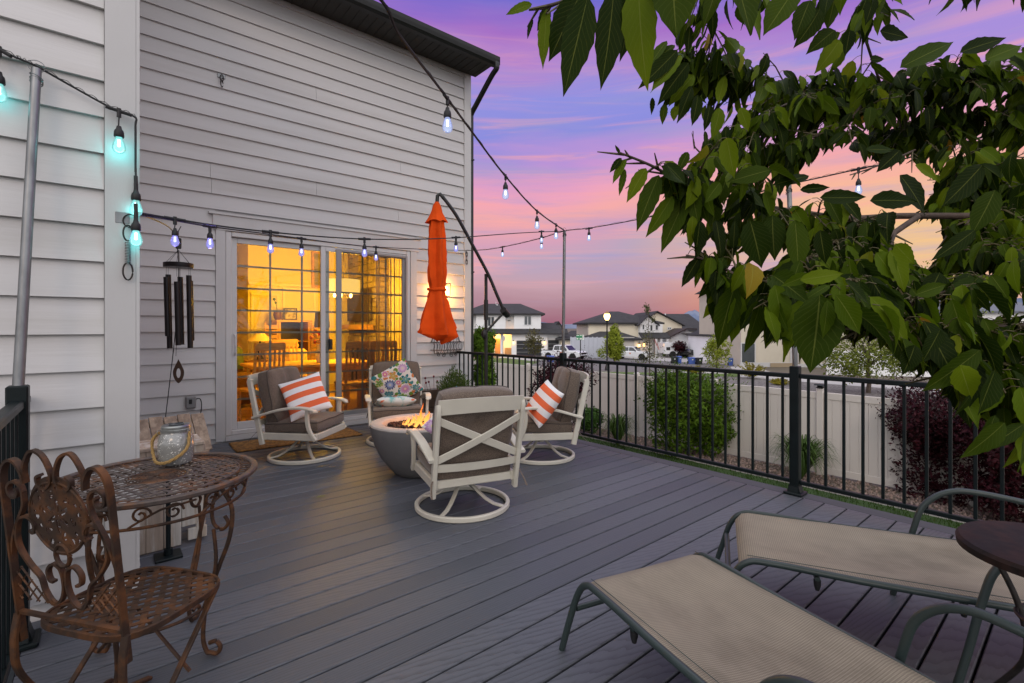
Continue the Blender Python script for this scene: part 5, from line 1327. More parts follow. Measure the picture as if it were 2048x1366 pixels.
# framed picture on the back wall
def at(px, Yp, py=None):
    d = P(px, 655 if py is None else py, 1) - Vector((0, 0, EYE)); return Vector((0, 0, EYE)) + d * (Yp / d.y)
a, b_ = at(623, 10.95, 575), at(643, 10.95, 503)
a2 = at(643, 10.95, 575)
pc = thing('wall_picture', 'tall gilt framed landscape on the back wall of the lit room', 'picture', ((a.x + a2.x) / 2, 10.94, a.z))
tb('frame', m_oak, [(a.x, a2.x, 10.92, 10.95, a.z, b_.z)], pc); tb('canvas', mat('landscape_print', (.20, .19, .09), .7, second=(.40, .34, .2), sec_scale=4), [(a.x + .05, a2.x - .05, 10.912, 10.9195, a.z + .06, b_.z - .06)], pc)
# cabinet with open louvred doors
ca_ = at(585, 10.5); cbx = ca_.x
cb = thing('oak_cabinet', 'open oak cabinet with louvred doors standing against the back wall of the lit room', 'cabinet', (cbx, 10.6, Z0))
tb('carcass', m_oak, [(cbx - .30, cbx - .26, 10.35, 10.9, Z0, 1.43), (cbx + .26, cbx + .30, 10.35, 10.9, Z0, 1.43), (cbx - .34, cbx + .34, 10.33, 10.9, 1.431, 1.47), (cbx - .259, cbx + .259, 10.35, 10.9, Z0, .10), (cbx - .259, cbx + .259, 10.36, 10.88, 1.03, 1.05), (cbx - .259, cbx + .259, 10.36, 10.88, .62, .64)], cb)
tb('back_panel', m_dkw, [(cbx - .258, cbx + .258, 10.885, 10.899, .101, 1.43)], cb)
for s in (-1, 1):
    x0 = cbx + s * .31; x1 = cbx + s * .56; bx_ = []
    for k in range(12): bx_.append((min(x0, x1) + .03, max(x0, x1) - .03, 10.33, 10.35, .25 + k * .095, .25 + k * .095 + .07))
    bx_ += [(min(x0, x1), min(x0, x1) + .029, 10.325, 10.352, .2, 1.42), (max(x0, x1) - .029, max(x0, x1), 10.325, 10.352, .2, 1.42)]
    tb('door', m_oak, bx_, cb)
tb('television', m_dkw, [(0, 0, 0, 0, 0, 0)], cb) if False else None
pf = thing('picture_frame', 'dark picture frame leaning on top of the oak cabinet', 'picture frame', (cbx, 10.6, 1.47)); tb('frame', m_dkw, [(cbx - .14, cbx + .12, 10.6, 10.63, 1.472, 1.72)], pf); tb('print', mat('print_tan', (.5, .42, .25), .7, second=(.12, .1, .05), sec_scale=9), [(cbx - .11, cbx + .09, 10.592, 10.599, 1.50, 1.69)], pf)
pt_ = thing('potted_orchid', 'small dark pot with a thin stem on the left of the oak cabinet', 'plant', (cbx - .26, 10.6, 1.47)); mb = MB(); mb.lathe([(0, 0), (.05, 0), (.08, .1), (.07, .16), (0, .16)], 14); mb.build('pot', m_brown, pt_, smooth=40); mb = MB(); mb.tube([(0, 0, .16), (-.02, 0, .3), (-.06, 0, .42)], .006, 5); mb.sphere((-.06, 0, .42), .03, 6, 5); mb.sphere((-.03, 0, .35), .025, 6, 5); mb.build('stem', mat('leaf_room', (.08, .14, .03), .6), pt_)
# lamps
m_shade = emat('glowing_shade', (1, .58, .12), 1.9)
cc = at(687, 8.0, 573); ch = thing('chandelier', 'glowing drum shade chandelier over the dining table', 'chandelier', cc)
mb = MB(); rr_, hh = .26, .11
mb.lathe([(rr_, -hh), (rr_ + .003, -hh), (rr_ + .003, hh), (rr_, hh), (rr_, -hh)], 30); mb.build('drum_shade', m_shade, ch, smooth=40)
mb = MB(); mb.lathe([(rr_ + .001, -hh - .012), (rr_ + .006, -hh - .012), (rr_ + .006, -hh - .001), (rr_ + .001, -hh - .001), (rr_ + .001, -hh - .012)], 30); mb.cyl((0, 0, -.02), (0, 0, 3.69 - cc.z), .008, n=6)
mb.build('chain', m_dkw, ch)
for i in range(5):
    a = i * 2 * math.pi / 5 + .3; mb = MB(); mb.sphere((.14 * math.cos(a), .14 * math.sin(a), -.15), .022, 8, 6, (1, 1, 1.5)); mb.build('bulb', emat('hot_bulb', (1, .5, .12), 30) if i == 0 else bpy.data.materials['hot_bulb'], ch, smooth=True)
mb = MB()
for i in range(5):
    a = i * 2 * math.pi / 5 + .3; mb.tube([(0, 0, -.05), (.08 * math.cos(a), .08 * math.sin(a), -.19), (.14 * math.cos(a), .14 * math.sin(a), -.17)], .006, 5)
mb.build('arms', m_dkw, ch)
WARM = (1, .515, .024)
plight('chandelier_light', (0, 0, -.28), WARM, 190, .18, ch); plight('chandelier_uplight', (0, 0, .3), WARM, 155, .18, ch)
fl_ = at(644, 9.4); lp = thing('floor_lamp', 'lamp with a dark square shade left of the middle door stile in the lit room', 'lamp', (fl_.x, 9.4, Z0))
mb = MB(); mb.lathe([(.13, EYE + (655 - 655) / 975), (.14, 1.33), (.12, 1.60), (.118, 1.60), (.13, EYE + .01), (.13, EYE)], 4 if False else 20, (0, 0, -Z0)); mb.build('shade', m_dkw, lp, smooth=40)
mb = MB(); mb.cyl((0, 0, 0), (0, 0, 1.3), .012, n=8); mb.lathe([(0, 0), (.14, 0), (.13, .03), (0, .04)], 16); mb.build('stand', m_dkw, lp)
plight('floor_lamp_light', (0, 0, 1.62), WARM, 50, .08, lp)
q = at(520, 9.6, 683); tl = thing('table_lamp', 'small lamp with a pale cone shade near the sofa in the lit room', 'lamp', (q.x, 9.6, Z0))
mb = MB(); mb.lathe([(.21, q.z + .01), (.05, q.z + .17), (.045, q.z + .17), (.2, q.z + .01), (.21, q.z + .01)], 20, (0, 0, -Z0)); mb.build('shade', mat('pale_shade', (.8, .62, .35), .7), tl, smooth=40)
mb = MB(); mb.lathe([(0, 0), (.07, 0), (.02, .08), (.035, .2), (.015, .28), (.02, q.z + .14)], 12) if False else mb.lathe([(0, q.z - .32), (.09, q.z - .32), (.03, q.z - .26), (.04, q.z - .15), (.015, q.z - .08), (.012, q.z + .14)], 12, (0, 0, -Z0)); mb.build('base', m_dkw, tl, smooth=40)
tb('lamp_table', m_oak, [(q.x - .25, q.x + .25, 9.4, 9.8, q.z - .36, q.z - .33), (q.x - .22, q.x - .18, 9.42, 9.46, Z0, q.z - .361), (q.x + .18, q.x + .22, 9.42, 9.46, Z0, q.z - .361), (q.x - .22, q.x - .18, 9.74, 9.78, Z0, q.z - .361), (q.x + .18, q.x + .22, 9.74, 9.78, Z0, q.z - .361)], tl)
# sofa
s0, s1 = at(545, 9.0).x, at(607, 9.0).x
so = thing('sofa', 'cream sofa seen from behind across the lit room', 'sofa', ((s0 + s1) / 2, 9.2, Z0))
mb = MB(); mb.cbox(((s0 + s1) / 2, 9.0, .52), (s1 - s0 + .1, .2, .86), .05); mb.build('back', m_sofa, so, world=True)
mb = MB(); mb.cbox(((s0 + s1) / 2 - .1, 9.12, 1.0), (.6, .2, .12), .05); mb.cbox(((s0 + s1) / 2, 9.4, .38), (s1 - s0, .6, .4), .05); mb.build('cushion', m_sofa, so, world=True)
# dining table and slat chairs
dt = thing('dining_table', 'dark oak dining table just inside the glass door', 'dining table', (2.45, 7.75, Z0))
mb = MB(); mb.cbox((2.42, 7.8, .76), (1.75, 1.0, .05), .01); mb.build('tabletop', m_oak, dt, world=True)
tb('apron', m_oak, [(1.66, 3.18, 7.42, 7.46, .64, .733), (1.66, 3.18, 8.14, 8.18, .64, .733)], dt)
for x, y_ in ((1.72, 7.5), (3.1, 7.5), (1.72, 8.1), (3.1, 8.1)):
    mb = MB(); mb.cbox((x, y_, .38), (.09, .09, .51 + .15), .01); mb.build('leg', m_oak, dt, world=True)
def dchair(label, x, y_, rz):
    o = thing('dining_chair', label, 'dining chair', (x, y_, Z0), rz, 'slat-back dining chairs in the lit room')
    mb = MB(); mb.cbox((0, 0, .45), (.44, .42, .035), .01); mb.build('seat', m_oak, o)
    for sx_, sy_ in ((-1, -1), (1, -1), (-1, 1), (1, 1)):
        mb = MB(); mb.cbox((sx_ * .19, sy_ * .18, .216), (.04, .04, .43), .005); mb.build('leg', m_oak, o)
    mb = MB()
    for s in (-1, 1): mb.bar([(s * .19, -.20, .47), (s * .19, -.25, 1.05)], .035, .025, up=(0, 1, 0))
    mb.bar([(-.2, -.25, 1.02), (.2, -.25, 1.02)], .02, .10, up=(0, 0, 1))
    for k in range(5): mb.bar([(-.13 + k * .065, -.205, .50), (-.13 + k * .065, -.245, .97)], .028, .012, up=(0, 1, 0))
    mb.build('backrest', m_oak, o); return o
q = at(523, 7.0); dchair('slat-back chair at the left end of the dining table', q.x + .02, 7.15, R(15))
dchair('slat-back chair in the middle of the right door panel', at(712, 7.0).x, 7.1, R(0)); dchair('slat-back chair nearest the vertical blinds', at(762, 7.0).x, 7.05, R(-12))
dchair('slat-back chair on the far side of the dining table', 2.3, 8.5, R(180))
ac = thing('armchair', 'brown armchair with a green cushion at the far left of the lit room', 'armchair', (1.72, 8.9, Z0))
mb = MB(); mb.cbox((1.55, 8.95, .35), (.55, .75, .5), .08); mb.cbox((1.50, 9.25, .68), (.52, .2, .72), .08); mb.build('body', m_brown, ac, world=True); mb = MB(); mb.cbox((1.55, 9.05, .82), (.42, .12, .38), .05, Euler((R(-15), 0, R(20))).to_matrix()); mb.build('cushion', mat('green_cushion', (.10, .13, .03), .9), ac, world=True)
fw = thing('flower_vase', 'white vase with red flowers on the dining table by the door stile', 'vase', (at(640, 7.7).x, 7.7, .787))
mb = MB(); mb.lathe([(0, 0), (.05, 0), (.07, .1), (.04, .22), (.055, .28)], 14); mb.build('vase', m_rtrim, fw, smooth=40); mb = MB()
for i in range(26): mb.sphere((rnd.uniform(-.12, .12), rnd.uniform(-.1, .1), .3 + rnd.uniform(-.02, .2)), rnd.uniform(.02, .035), 6, 5)
mb.build('flowers', mat('red_petals', (.45, .06, .03), .7, island=(.6, .4, .2)), fw)
# vertical blinds
vb = thing('vertical_blinds', 'stack of translucent vertical blinds inside the right door panel', 'blinds', (3.0, YW + .25, 0))
m_blind = mat('blind_vane', (.52, .42, .26), .7, trans=.25)
x = 2.86; i = 0
while x < 3.44:
    mb = MB(); E = Euler((0, 0, R(62 + 10 * math.sin(i * 1.3)))).to_matrix(); mb.box((x, YW + .25, 1.25), (.085, .002, 2.2), E); mb.build('vane', m_blind, vb, world=True); x += .034 + .012 * ((i * 7) % 3); i += 1
tb('head_rail', m_dkw, [(1.1, 3.38, YW + .19, YW + .31, 2.36, 2.42)], vb)
# ------------------------------------------------------------------ things on the deck by the wall
m_planter = mat('dark_planter_wood', (.08, .055, .04), .8, var=.3, vs=8, bump=.4, bs=20)
m_jun = mat('juniper_green', (.045, .095, .02), .7, island=(.10, .14, .03), trans=.2)
pb = thing('planter_box', 'low dark timber planter against the siding behind the chairs', 'planter', (3.62, 6.1, 0))
mb = MB()
for k in range(3): mb.cbox((0, -.15, .14 + k * .125), (.62, .025, .118), .004); mb.cbox((-.30, 0, .14 + k * .125), (.025, .27, .118), .004); mb.cbox((.30, 0, .14 + k * .125), (.025, .27, .118), .004)
mb.bx(-.285, .285, -.13, .15, .05, .40); mb.build('box', m_planter, pb)
mb = MB()
for i in range(5):
    p = Vector((-.16 + i * .05, 0, .40)); tpp = p + Vector((rnd.uniform(-.04, .04), 0, rnd.uniform(.12, .22))); mb.tube([p, tpp], .003, 4); mb.sphere(tpp, .017, 6, 5)
mb.build('flower_stems', mat('dark_red_flower', (.12, .015, .025), .7), pb)
pot = thing('potted_shrub', 'feathery green potted shrub in front of the railing at the house corner', 'plant', (3.64, 5.62, 0))
mb = MB(); mb.lathe([(0, 0), (.15, 0), (.2, .3), (.215, .32), (.2, .34), (.18, .34), (0, .31)], 24); mb.build('pot', mat('terracotta_dark', (.12, .06, .04), .8), pot, smooth=30)
mb = MB()
for i in range(5200):
    a = rnd.random() * 6.28; b2 = rnd.random() ** .6; st_ = rnd.random(); top = Vector((.25 * b2 * math.cos(a), .25 * b2 * math.sin(a), .44 + .36 * (1 - b2 * .75) + .05 * math.sin(a * 5)))
    p = Vector((.06 * math.cos(a), .06 * math.sin(a), .30)).lerp(top, st_); d = (top - Vector((0, 0, .25))).normalized() + Vector((rnd.uniform(-.5, .5), rnd.uniform(-.5, .5), rnd.uniform(-.1, .5))); L_ = rnd.uniform(.02, .045); sd_ = d.cross(Vector((rnd.uniform(-1, 1), rnd.uniform(-1, 1), .2))).normalized() * .0055
    mb.add([p - sd_, p + sd_, p + d.normalized() * L_], [(0, 1, 2)])
mb.build('foliage', m_jun, pot, fix=False)
lf = thing('fallen_leaf', 'single green leaf lying on the deck left of the fire bowl', 'leaf', G(641, 994, .004)); mb = MB(); mb.add([(-.035, 0, .004), (-.01, .016, .008), (.02, .014, .004), (.04, 0, .01), (.02, -.012, .003), (-.01, -.015, .006)], [(0, 1, 5), (1, 2, 4, 5), (2, 3, 4)]); mb.build('leaf_blade', mat('fallen_leaf_green', (.10, .13, .05), .6), lf)
# ================================================================== the yard and the street (ground lies 1.95 m under the deck)
GZ = -1.95
def GP(px, py, z=GZ): return G(px, py, z)
m_dirt = mat('ground_soil', (.12, .10, .075), .95, var=.2, vs=.3)
m_lawn = mat('lawn_ground', (.030, .060, .014), .95, var=.3, vs=2, bump=.5, bs=40)
m_blade = mat('grass_blade', (.018, .045, .005), .8, island=(.045, .085, .010), trans=.2)
m_gravel = mat('grey_gravel', (.20, .18, .17), .95, second=(.11, .10, .095), sec_scale=9, sec_lo=.42, sec_hi=.56, var=.3, vs=14, bump=1, bs=20, bdist=.02)
m_rock = mat('river_rock', (.32, .23, .19), .85, island=(.16, .13, .12), var=.15, bump=.3, bs=30)
m_pave = mat('concrete_paving', (.42, .40, .385), .85, var=.08, vs=.7, bump=.2, bs=30)
m_asph = mat('asphalt', (.14, .13, .13), .9, var=.12, vs=.5, bump=.3, bs=40)
m_fence = mat('tan_vinyl', (.60, .56, .51), .45, var=.03, vs=1)
m_vent = mat('pale_vinyl', (.46, .48, .53), .5, var=.03)
mb = MB(); mb.add([(-1500, -1500, GZ - .012), (1500, -1500, GZ - .012), (1500, 1500, GZ - .012), (-1500, 1500, GZ - .012)], [(0, 1, 2, 3)]); tag(mb.build('ground', m_dirt), kind='structure')
def sheet(name, m, poly, dz): mb = MB(); mb.add([(p[0], p[1], GZ + dz) for p in poly], [tuple(range(len(poly)))]); return tag(mb.build(name, m), kind='structure')
XF = 12.2
sheet('lawn', m_lawn, [(4.3, -12), (11.0, -12), (11.0, 24), (4.3, 24)], 0)
sheet('rock_bed', m_dirt, [(11.12, -12), (XF + .1, -12), (XF + .1, 24), (11.12, 24)], 0)
mb = MB(); mb.cbox((11.06, 6, GZ + .02), (.10, 36, .12), .01); tag(mb.build('kerb', m_pave), kind='structure')
sheet('gravel_strip', m_gravel, [(XF + .1, -20), (32.2, -20), (32.2, 24), (XF + .1, 30)], 0)
sheet('pavement', m_pave, [(32.2, -30), (34.0, -30), (34.0, 27), (31.5, 27.5), (32.2, 20)], .004)
pp = lambda l, dz=0: [tuple(GP(a, b))[:2] for a, b in l]
sheet('road', m_asph, pp([(1040, 723), (1200, 712), (1300, 716), (1480, 728), (1480, 744), (1300, 742), (1150, 739), (960, 735), (960, 727)]), .008)
sheet('driveway', m_pave, pp([(1000, 713.5), (1150, 713.5), (1140, 721), (1040, 723), (990, 720)]), .006)
sheet('driveway', m_pave, pp([(1225, 712.6), (1345, 712.6), (1400, 718), (1480, 722), (1480, 730), (1300, 721)]), .0095)
sheet('driveway', m_pave, pp([(1460, 733.5), (1500, 733.5), (1560, 748), (1470, 746)]), .012)
sheet('grass_strip', mat('far_grass', (.085, .13, .03), .95, var=.2, vs=.5), pp([(940, 718), (1010, 716), (1080, 724), (1060, 731), (940, 729)]), .014)
sheet('grass_strip', bpy.data.materials['far_grass'], pp([(1180, 743.5), (1480, 748), (1480, 754), (1180, 747)]), .016)
# grass blades in the strip seen past the deck edge
mb = MB()
for i in range(26000):
    x = 11.0 - 3.6 * rnd.random() ** 1.0; y = rnd.uniform(.5, 15); p = Vector((x, y, GZ)); h = rnd.uniform(.04, .09); a = rnd.random() * 6.28
    s = Vector((math.cos(a), math.sin(a), 0)) * .006; mb.add([p - s, p + s, p + Vector((rnd.uniform(-.03, .03), rnd.uniform(-.03, .03), h))], [(0, 1, 2)])
tag(mb.build('lawn_grass', m_blade, fix=False), 'short dark green lawn between the deck edge and the rock bed', 'grass', kind='stuff')
mb = MB()
for i in range(5200):
    x = rnd.uniform(11.14, XF); y = rnd.uniform(0, 16); s = rnd.uniform(.02, .05); E = Euler((rnd.random() * 6, rnd.random() * 6, rnd.random() * 6)).to_matrix()
    c = Vector((x, y, GZ + s * .4)); vs = [c + E @ Vector(v) * s for v in ((1, 0, 0), (-1, 0, 0), (0, .8, 0), (0, -.8, 0), (0, 0, .6), (0, 0, -.6))]
    mb.add(vs, [(0, 2, 4), (2, 1, 4), (1, 3, 4), (3, 0, 4), (2, 0, 5), (1, 2, 5), (3, 1, 5), (0, 3, 5)])
tag(mb.build('river_rocks', m_rock, smooth=False, fix=False), 'tan and brown river rocks along the foot of the vinyl fence', 'rocks', kind='stuff')
# ------------------------------------------------------------------ vinyl fence
vf = thing('vinyl_fence', 'long tan vinyl privacy fence along the rock bed beyond the lawn', 'fence', (XF, 0, GZ))
FT = 1.83; y = -8.2; first = 3.96 - 2.44 * 5
for i in range(13):
    y0 = first + i * 2.44; y1 = y0 + 2.44
    mb = MB(); mb.cbox((0, y0, FT / 2 + .03), (.127, .127, FT + .06), .008); mb.prism([(-.07, FT + .061), (.07, FT + .061), (0, FT + .10)], 'y', y0 - .07, y0 + .07); mb.build('post', m_fence, vf)
    for zc_ in (FT - .07, .12): mb = MB(); mb.cbox((0, (y0 + y1) / 2, zc_), (.05, 2.31, .15), .006); mb.build('fence_rail', m_fence, vf)
    mb = MB(); n = 14; w = 2.31 / n
    for k in range(n): mb.cbox((0, y0 + .065 + w * (k + .5), (FT - .146 + .196) / 2), (.024, w - .005, FT - .146 - .196), .004)
    mb.build('fence_panel', m_fence, vf)
sc_ = thing('solar_cap', 'black solar lantern cap on the fence post behind the railing', 'post light', (XF, 3.96, GZ + FT + .06))
mb = MB(); mb.cbox((0, 0, .05), (.15, .15, .015), .004); mb.cbox((0, 0, .075), (.10, .10, .04), .006); mb.prism([(-.10, .096), (.10, .096), (.05, .125), (-.05, .125)], 'y', -.1, .1); mb.build('cap', m_rail, sc_)
# ------------------------------------------------------------------ foliage helpers
def blob_leaves(mb, c, rad, n, size, rg, shell=.35, flat=1.0, droop=0.0, lobes=7, gap=.0):
    """leaf-sized faces spread through an uneven crown"""
    c = Vector(c); seeds = [(Vector((rg.gauss(0, 1), rg.gauss(0, 1), rg.gauss(0, 1))).normalized(), rg.uniform(.72, 1.12)) for _ in range(lobes)]
    for i in range(n):
        d = Vector((rg.gauss(0, 1), rg.gauss(0, 1), rg.gauss(0, 1))).normalized()
        k = max(seeds, key=lambda s: s[0].dot(d)); rr = k[1] * (.95 + .30 * mnoise.noise(d * 2.3 + c) + .22 * mnoise.noise(d * 6.5 + c))
        t_ = (shell + (1 - shell) * rg.random() ** .5) * rr
        p = c + Vector((d.x * rad[0] * t_, d.y * rad[1] * t_, d.z * rad[2] * t_))
        if gap and mnoise.noise(p * (1.6 / max(rad)) * 1.3 + Vector((9, 4, 1))) < -gap: continue
        leaf(mb, p, d, size * rg.uniform(.6, 1.25), rg)
def leaf(mb, p, d, s, rg):
    a = Vector((rg.uniform(-1, 1), rg.uniform(-1, 1), rg.uniform(-1, 1))).normalized(); b = a.cross(d + Vector((rg.uniform(-.6, .6), rg.uniform(-.6, .6), rg.uniform(-.2, .9)))).normalized()
    n_ = a.cross(b)
    mb.add([p - a * s, p + b * s * .42 + n_ * s * .1, p + a * s, p - b * s * .42 + n_ * s * .1], [(0, 1, 2, 3)])
def branch_set(mb, base, top, r0, n, spread, rg, seg=6):
    base = Vector(base); top = Vector(top)
    mb.tube([base.lerp(top, k / seg) + Vector((rg.uniform(-.02, .02), rg.uniform(-.02, .02), 0)) * (top - base).length for k in range(seg + 1)], r0, 7, scale=[1 - .7 * k / seg for k in range(seg + 1)])
    for i in range(n):
        t_ = rg.uniform(.25, .95); p = base.lerp(top, t_); a = rg.random() * 6.28; L_ = spread * rg.uniform(.5, 1) * (1.1 - t_ * .6)
        e2 = p + Vector((math.cos(a) * L_, math.sin(a) * L_, L_ * rg.uniform(.4, 1.1))); m_ = p.lerp(e2, .5) + Vector((0, 0, -L_ * .06)); mb.tube([p, m_, e2], r0 * .35, 5, scale=[1, .7, .3])
def tree(name, label, cat, px, base_py, top_py, bot_py, half_px, m, n, size, group=None, trunk_r=.06, mt=None, seed=1, gap=.0, shell=.3, lobes=9, depth=None, parts=None, t=None, z0=GZ):
    b_ = GP(px, base_py, z0) if t is None else Vector((*P(px, 655, t).xy, z0)); t = (b_ - Vector((0, 0, EYE))).dot(FW); k = t / FPX
    zt_, zb = EYE + (655 - top_py) * k, EYE + (655 - bot_py) * k; hw = half_px * k
    o = thing(name, label, cat, (b_.x, b_.y, z0), group=group); rg = random.Random(seed)
    mb = MB(); branch_set(mb, (0, 0, 0), (rg.uniform(-.1, .1), 0, (zt_ - z0) * .93), trunk_r, 14, hw * .9, rg); mb.build('trunk', mt or m_bark, o, smooth=True)
    mb = MB()
    if parts is None: blob_leaves(mb, (0, 0, (zt_ + zb) / 2 - z0), (hw, depth or hw, (zt_ - zb) / 2), n, size, rg, shell=shell, lobes=lobes, gap=gap)
    else:
        for (dx, dy_, dpy, rx, rz_, fr_) in parts:
            c = RT * dx * k + FW * dy_ * k; blob_leaves(mb, (c.x, c.y, EYE + (655 - dpy) * k - z0), (rx * k, rx * k, rz_ * k), int(n * fr_), size, rg, shell=shell, lobes=lobes, gap=gap)
    if name == 'shrub':
        for (dx, dy_, dpy, rx, rz_, fr_) in (parts or [(0, 0, (top_py + bot_py) / 2, half_px, (bot_py - top_py) / 2, 1)]):
            c = RT * dx * k + FW * dy_ * k; c = Vector((c.x, c.y, EYE + (655 - dpy) * k - z0))
            for _ in range(int(16 + 40 * fr_)):
                d = Vector((rg.gauss(0, 1), rg.gauss(0, 1), abs(rg.gauss(0, 1)) * .8 + .1)).normalized(); s0 = c + Vector((d.x * rx * k, d.y * rx * k, d.z * rz_ * k)) * .7; d2 = (d + Vector((0, 0, .7)) + Vector((rg.uniform(-.3, .3), rg.uniform(-.3, .3), 0))).normalized(); L_ = rg.uniform(.45, .75) * rx * k
                for q in range(16): leaf(mb, s0 + d2 * L_ * (q + rg.random()) / 16 + Vector((rg.uniform(-1, 1), rg.uniform(-1, 1), rg.uniform(-1, 1))) * size * .8, d2, size * (.95 - .03 * q), rg)
    mb.build('crown', m, o, fix=False); return o
m_bark = mat('tree_bark', (.085, .065, .05), .9, var=.3, vs=8, bump=.6, bs=20)
L_yg = mat('yellow_green_leaves', (.15, .20, .015), .7, island=(.30, .34, .04), trans=.3)
L_gr = mat('fresh_green_leaves', (.060, .13, .010), .7, island=(.13, .23, .02), trans=.3)
L_dk = mat('privet_leaves', (.034, .078, .004), .6, island=(.10, .17, .012), trans=.25)
L_pl = mat('plum_leaves', (.010, .004, .005), .5, island=(.060, .010, .016), trans=.2)
L_ol = mat('olive_leaves', (.085, .085, .03), .7, island=(.14, .12, .05), trans=.3)
L_go = mat('golden_juniper', (.16, .17, .02), .8, island=(.36, .28, .03), trans=.2)
L_pr = mat('pear_leaves', (.07, .10, .012), .6, island=(.19, .22, .035), trans=.3)
# shrubs on our side of the fence
def shrub(label, px, base, top, half, m, n, size, seed, **k): return tree('shrub', label, 'shrub', px, base, top, base - 6, half, m, n, size, seed=seed, **k)
tree('shrub', 'large rounded green privet shrub in front of the vinyl fence', 'shrub', 1378, 912, 742, 905, 90, L_dk, 13000, .058, seed=4, shell=.35, trunk_r=.05, gap=.42,
     parts=[(0, 0, 798, 96, 62, .42), (45, 0, 862, 58, 50, .22), (-25, 0, 850, 55, 58, .2), (-50, 0, 790, 42, 45, .1), (0, 20, 775, 60, 36, .12)])
tree('shrub', 'dark purple plum shrub behind the railing post near the right swivel chair', 'shrub', 1122, 870, 716, 850, 58, L_pl, 8200, .052, seed=6, shell=.3, trunk_r=.035, gap=.45, t=13.2,
     parts=[(4, 0, 768, 66, 54, .7), (-20, 0, 820, 52, 50, .3)])
tree('shrub', 'big dark purple shrub at far right by the vinyl fence, thinning to bare stems', 'shrub', 1880, 1050, 755, 1040, 120, L_pl, 27000, .044, seed=8, shell=.2, trunk_r=.04, gap=.34, t=9.4,
     parts=[(-10, 0, 842, 112, 88, .34), (-5, 0, 905, 75, 85, .16), (5, 0, 968, 82, 62, .12), (30, 0, 1010, 80, 30, .1)])
tree('shrub', 'second dark purple shrub at the right edge of the picture, in front of the fence', 'shrub', 2010, 1052, 800, 1040, 110, L_pl, 16000, .042, seed=18, shell=.2, trunk_r=.04, gap=.30, t=8.1,
     parts=[(0, 0, 880, 95, 95, .6), (10, 0, 985, 100, 55, .4)])
tree('shrub', 'bright green leafy shrub just past the house corner behind the railing', 'shrub', 968, 1000, 655, 830, 26, L_gr, 8200, .05, seed=9, shell=.25, trunk_r=.04, t=9.6, gap=.5,
     parts=[(-2, 0, 690, 28, 34, .4), (0, 0, 760, 26, 60, .4), (6, 0, 830, 22, 45, .2)])
def strap_plant(label, px, base, hw, h, seed, m, group=None, n=150, wd=.012):
    b_ = GP(px, base); k = (b_ - Vector((0, 0, EYE))).dot(FW) / FPX; o = thing('daylily', label, 'plant', b_, group=group); rg = random.Random(seed); mb = MB()
    for i in range(n):
        a = rg.random() * 6.28; L_ = hw * k * rg.uniform(.35, 1.25); H = h * k * rg.uniform(.6, 1.15); pts = []; droop_ = rg.uniform(1.7, 2.75)
        for q in range(6):
            f = q / 5; pts.append(Vector((math.cos(a) * L_ * f ** 1.05, math.sin(a) * L_ * f ** 1.05, H * math.sin(f * droop_))))
        mb.sweep(pts, [(-wd / 2, 0), (0, -.002), (wd / 2, 0), (0, .001)], scale=[1, 1, .95, .8, .5, .1])
    mb.build('foliage', m, o, fix=False); return o
m_strap = mat('strap_leaves', (.040, .085, .014), .5, island=(.08, .13, .03), trans=.2)
strap_plant('strap-leaved daylily clump by the fence, behind the railing and left of the privet shrub', 1235, 893, 40, 56, 1, m_strap, 'daylily clumps along the fence', 330, .022)
strap_plant('strap-leaved daylily clump behind the big railing post', 1603, 958, 60, 74, 2, m_strap, 'daylily clumps along the fence', 420, .024)
tree('shrub', 'low broad-leaved green plant at the fence foot behind the right swivel chair', 'plant', 1178, 868, 822, 866, 24, mat('hosta_leaves', (.03, .075, .012), .5, island=(.05, .11, .02)), 260, .11, seed=12, trunk_r=.01)
# ------------------------------------------------------------------ street trees and planting
tree('pear_tree', 'rounded green tree with pale gaps standing in the gravel behind the cherry leaves', 'tree', 1737, 786, 640, 772, 95, L_pr, 9000, .085, seed=21, trunk_r=.11, gap=.12, shell=.15, lobes=12,
     parts=[(0, 0, 705, 95, 62, .55), (-45, 0, 725, 55, 40, .2), (55, 0, 715, 55, 45, .15), (-5, 0, 610, 34, 60, .10)])
tree('tall_tree', 'tall yellow-green tree rising in front of the beige house gable', 'tree', 1850, 752, 520, 740, 95, L_yg, 8000, .10, seed=22, trunk_r=.10, gap=.1, shell=.15, lobes=14,
     parts=[(0, 0, 640, 100, 90, .55), (-40, 0, 690, 60, 50, .2), (30, 0, 560, 50, 50, .17), (75, 0, 640, 50, 70, .08)])
tree('young_tree', 'loose yellow-green young tree beside the beige house', 'tree', 1434, 741, 664, 736, 31, L_yg, 3600, .10, seed=23, trunk_r=.05, gap=.1, shell=.15)
tree('young_tree', 'slender sparse young tree right of the street lamp', 'tree', 1296, 752, 603, 745, 18, mat('aspen_leaves', (.07, .085, .035), .7, island=(.13, .13, .06), trans=.2), 700, .075, seed=24, trunk_r=.045, shell=.1, t=31.5,
     parts=[(0, 0, 690, 17, 60, .45), (-2, 0, 618, 9, 14, .22), (10, 0, 640, 8, 10, .08), (-14, 0, 725, 26, 14, .15), (14, 0, 715, 20, 16, .1)])
tree('pear_tree', 'dense upright egg-shaped green tree right beside the street lamp', 'tree', 1229, 726, 648, 724, 24, L_yg, 4200, .12, seed=25, trunk_r=.08, shell=.45, parts=[(0, 0, 695, 23, 30, .65), (-1, 0, 670, 14, 24, .3), (-24, 0, 705, 12, 12, .05)])
tree('young_tree', 'small olive-brown tree in front of the dark garage door', 'tree', 1069, 726, 654, 715, 24, L_ol, 1500, .12, seed=26, trunk_r=.05, shell=.15, gap=.1)
tree('plum_tree', 'small dark red plum tree in front of the white camper', 'tree', 1358, 716, 681, 707, 17, L_pl, 1300, .12, seed=27, trunk_r=.06, shell=.15)
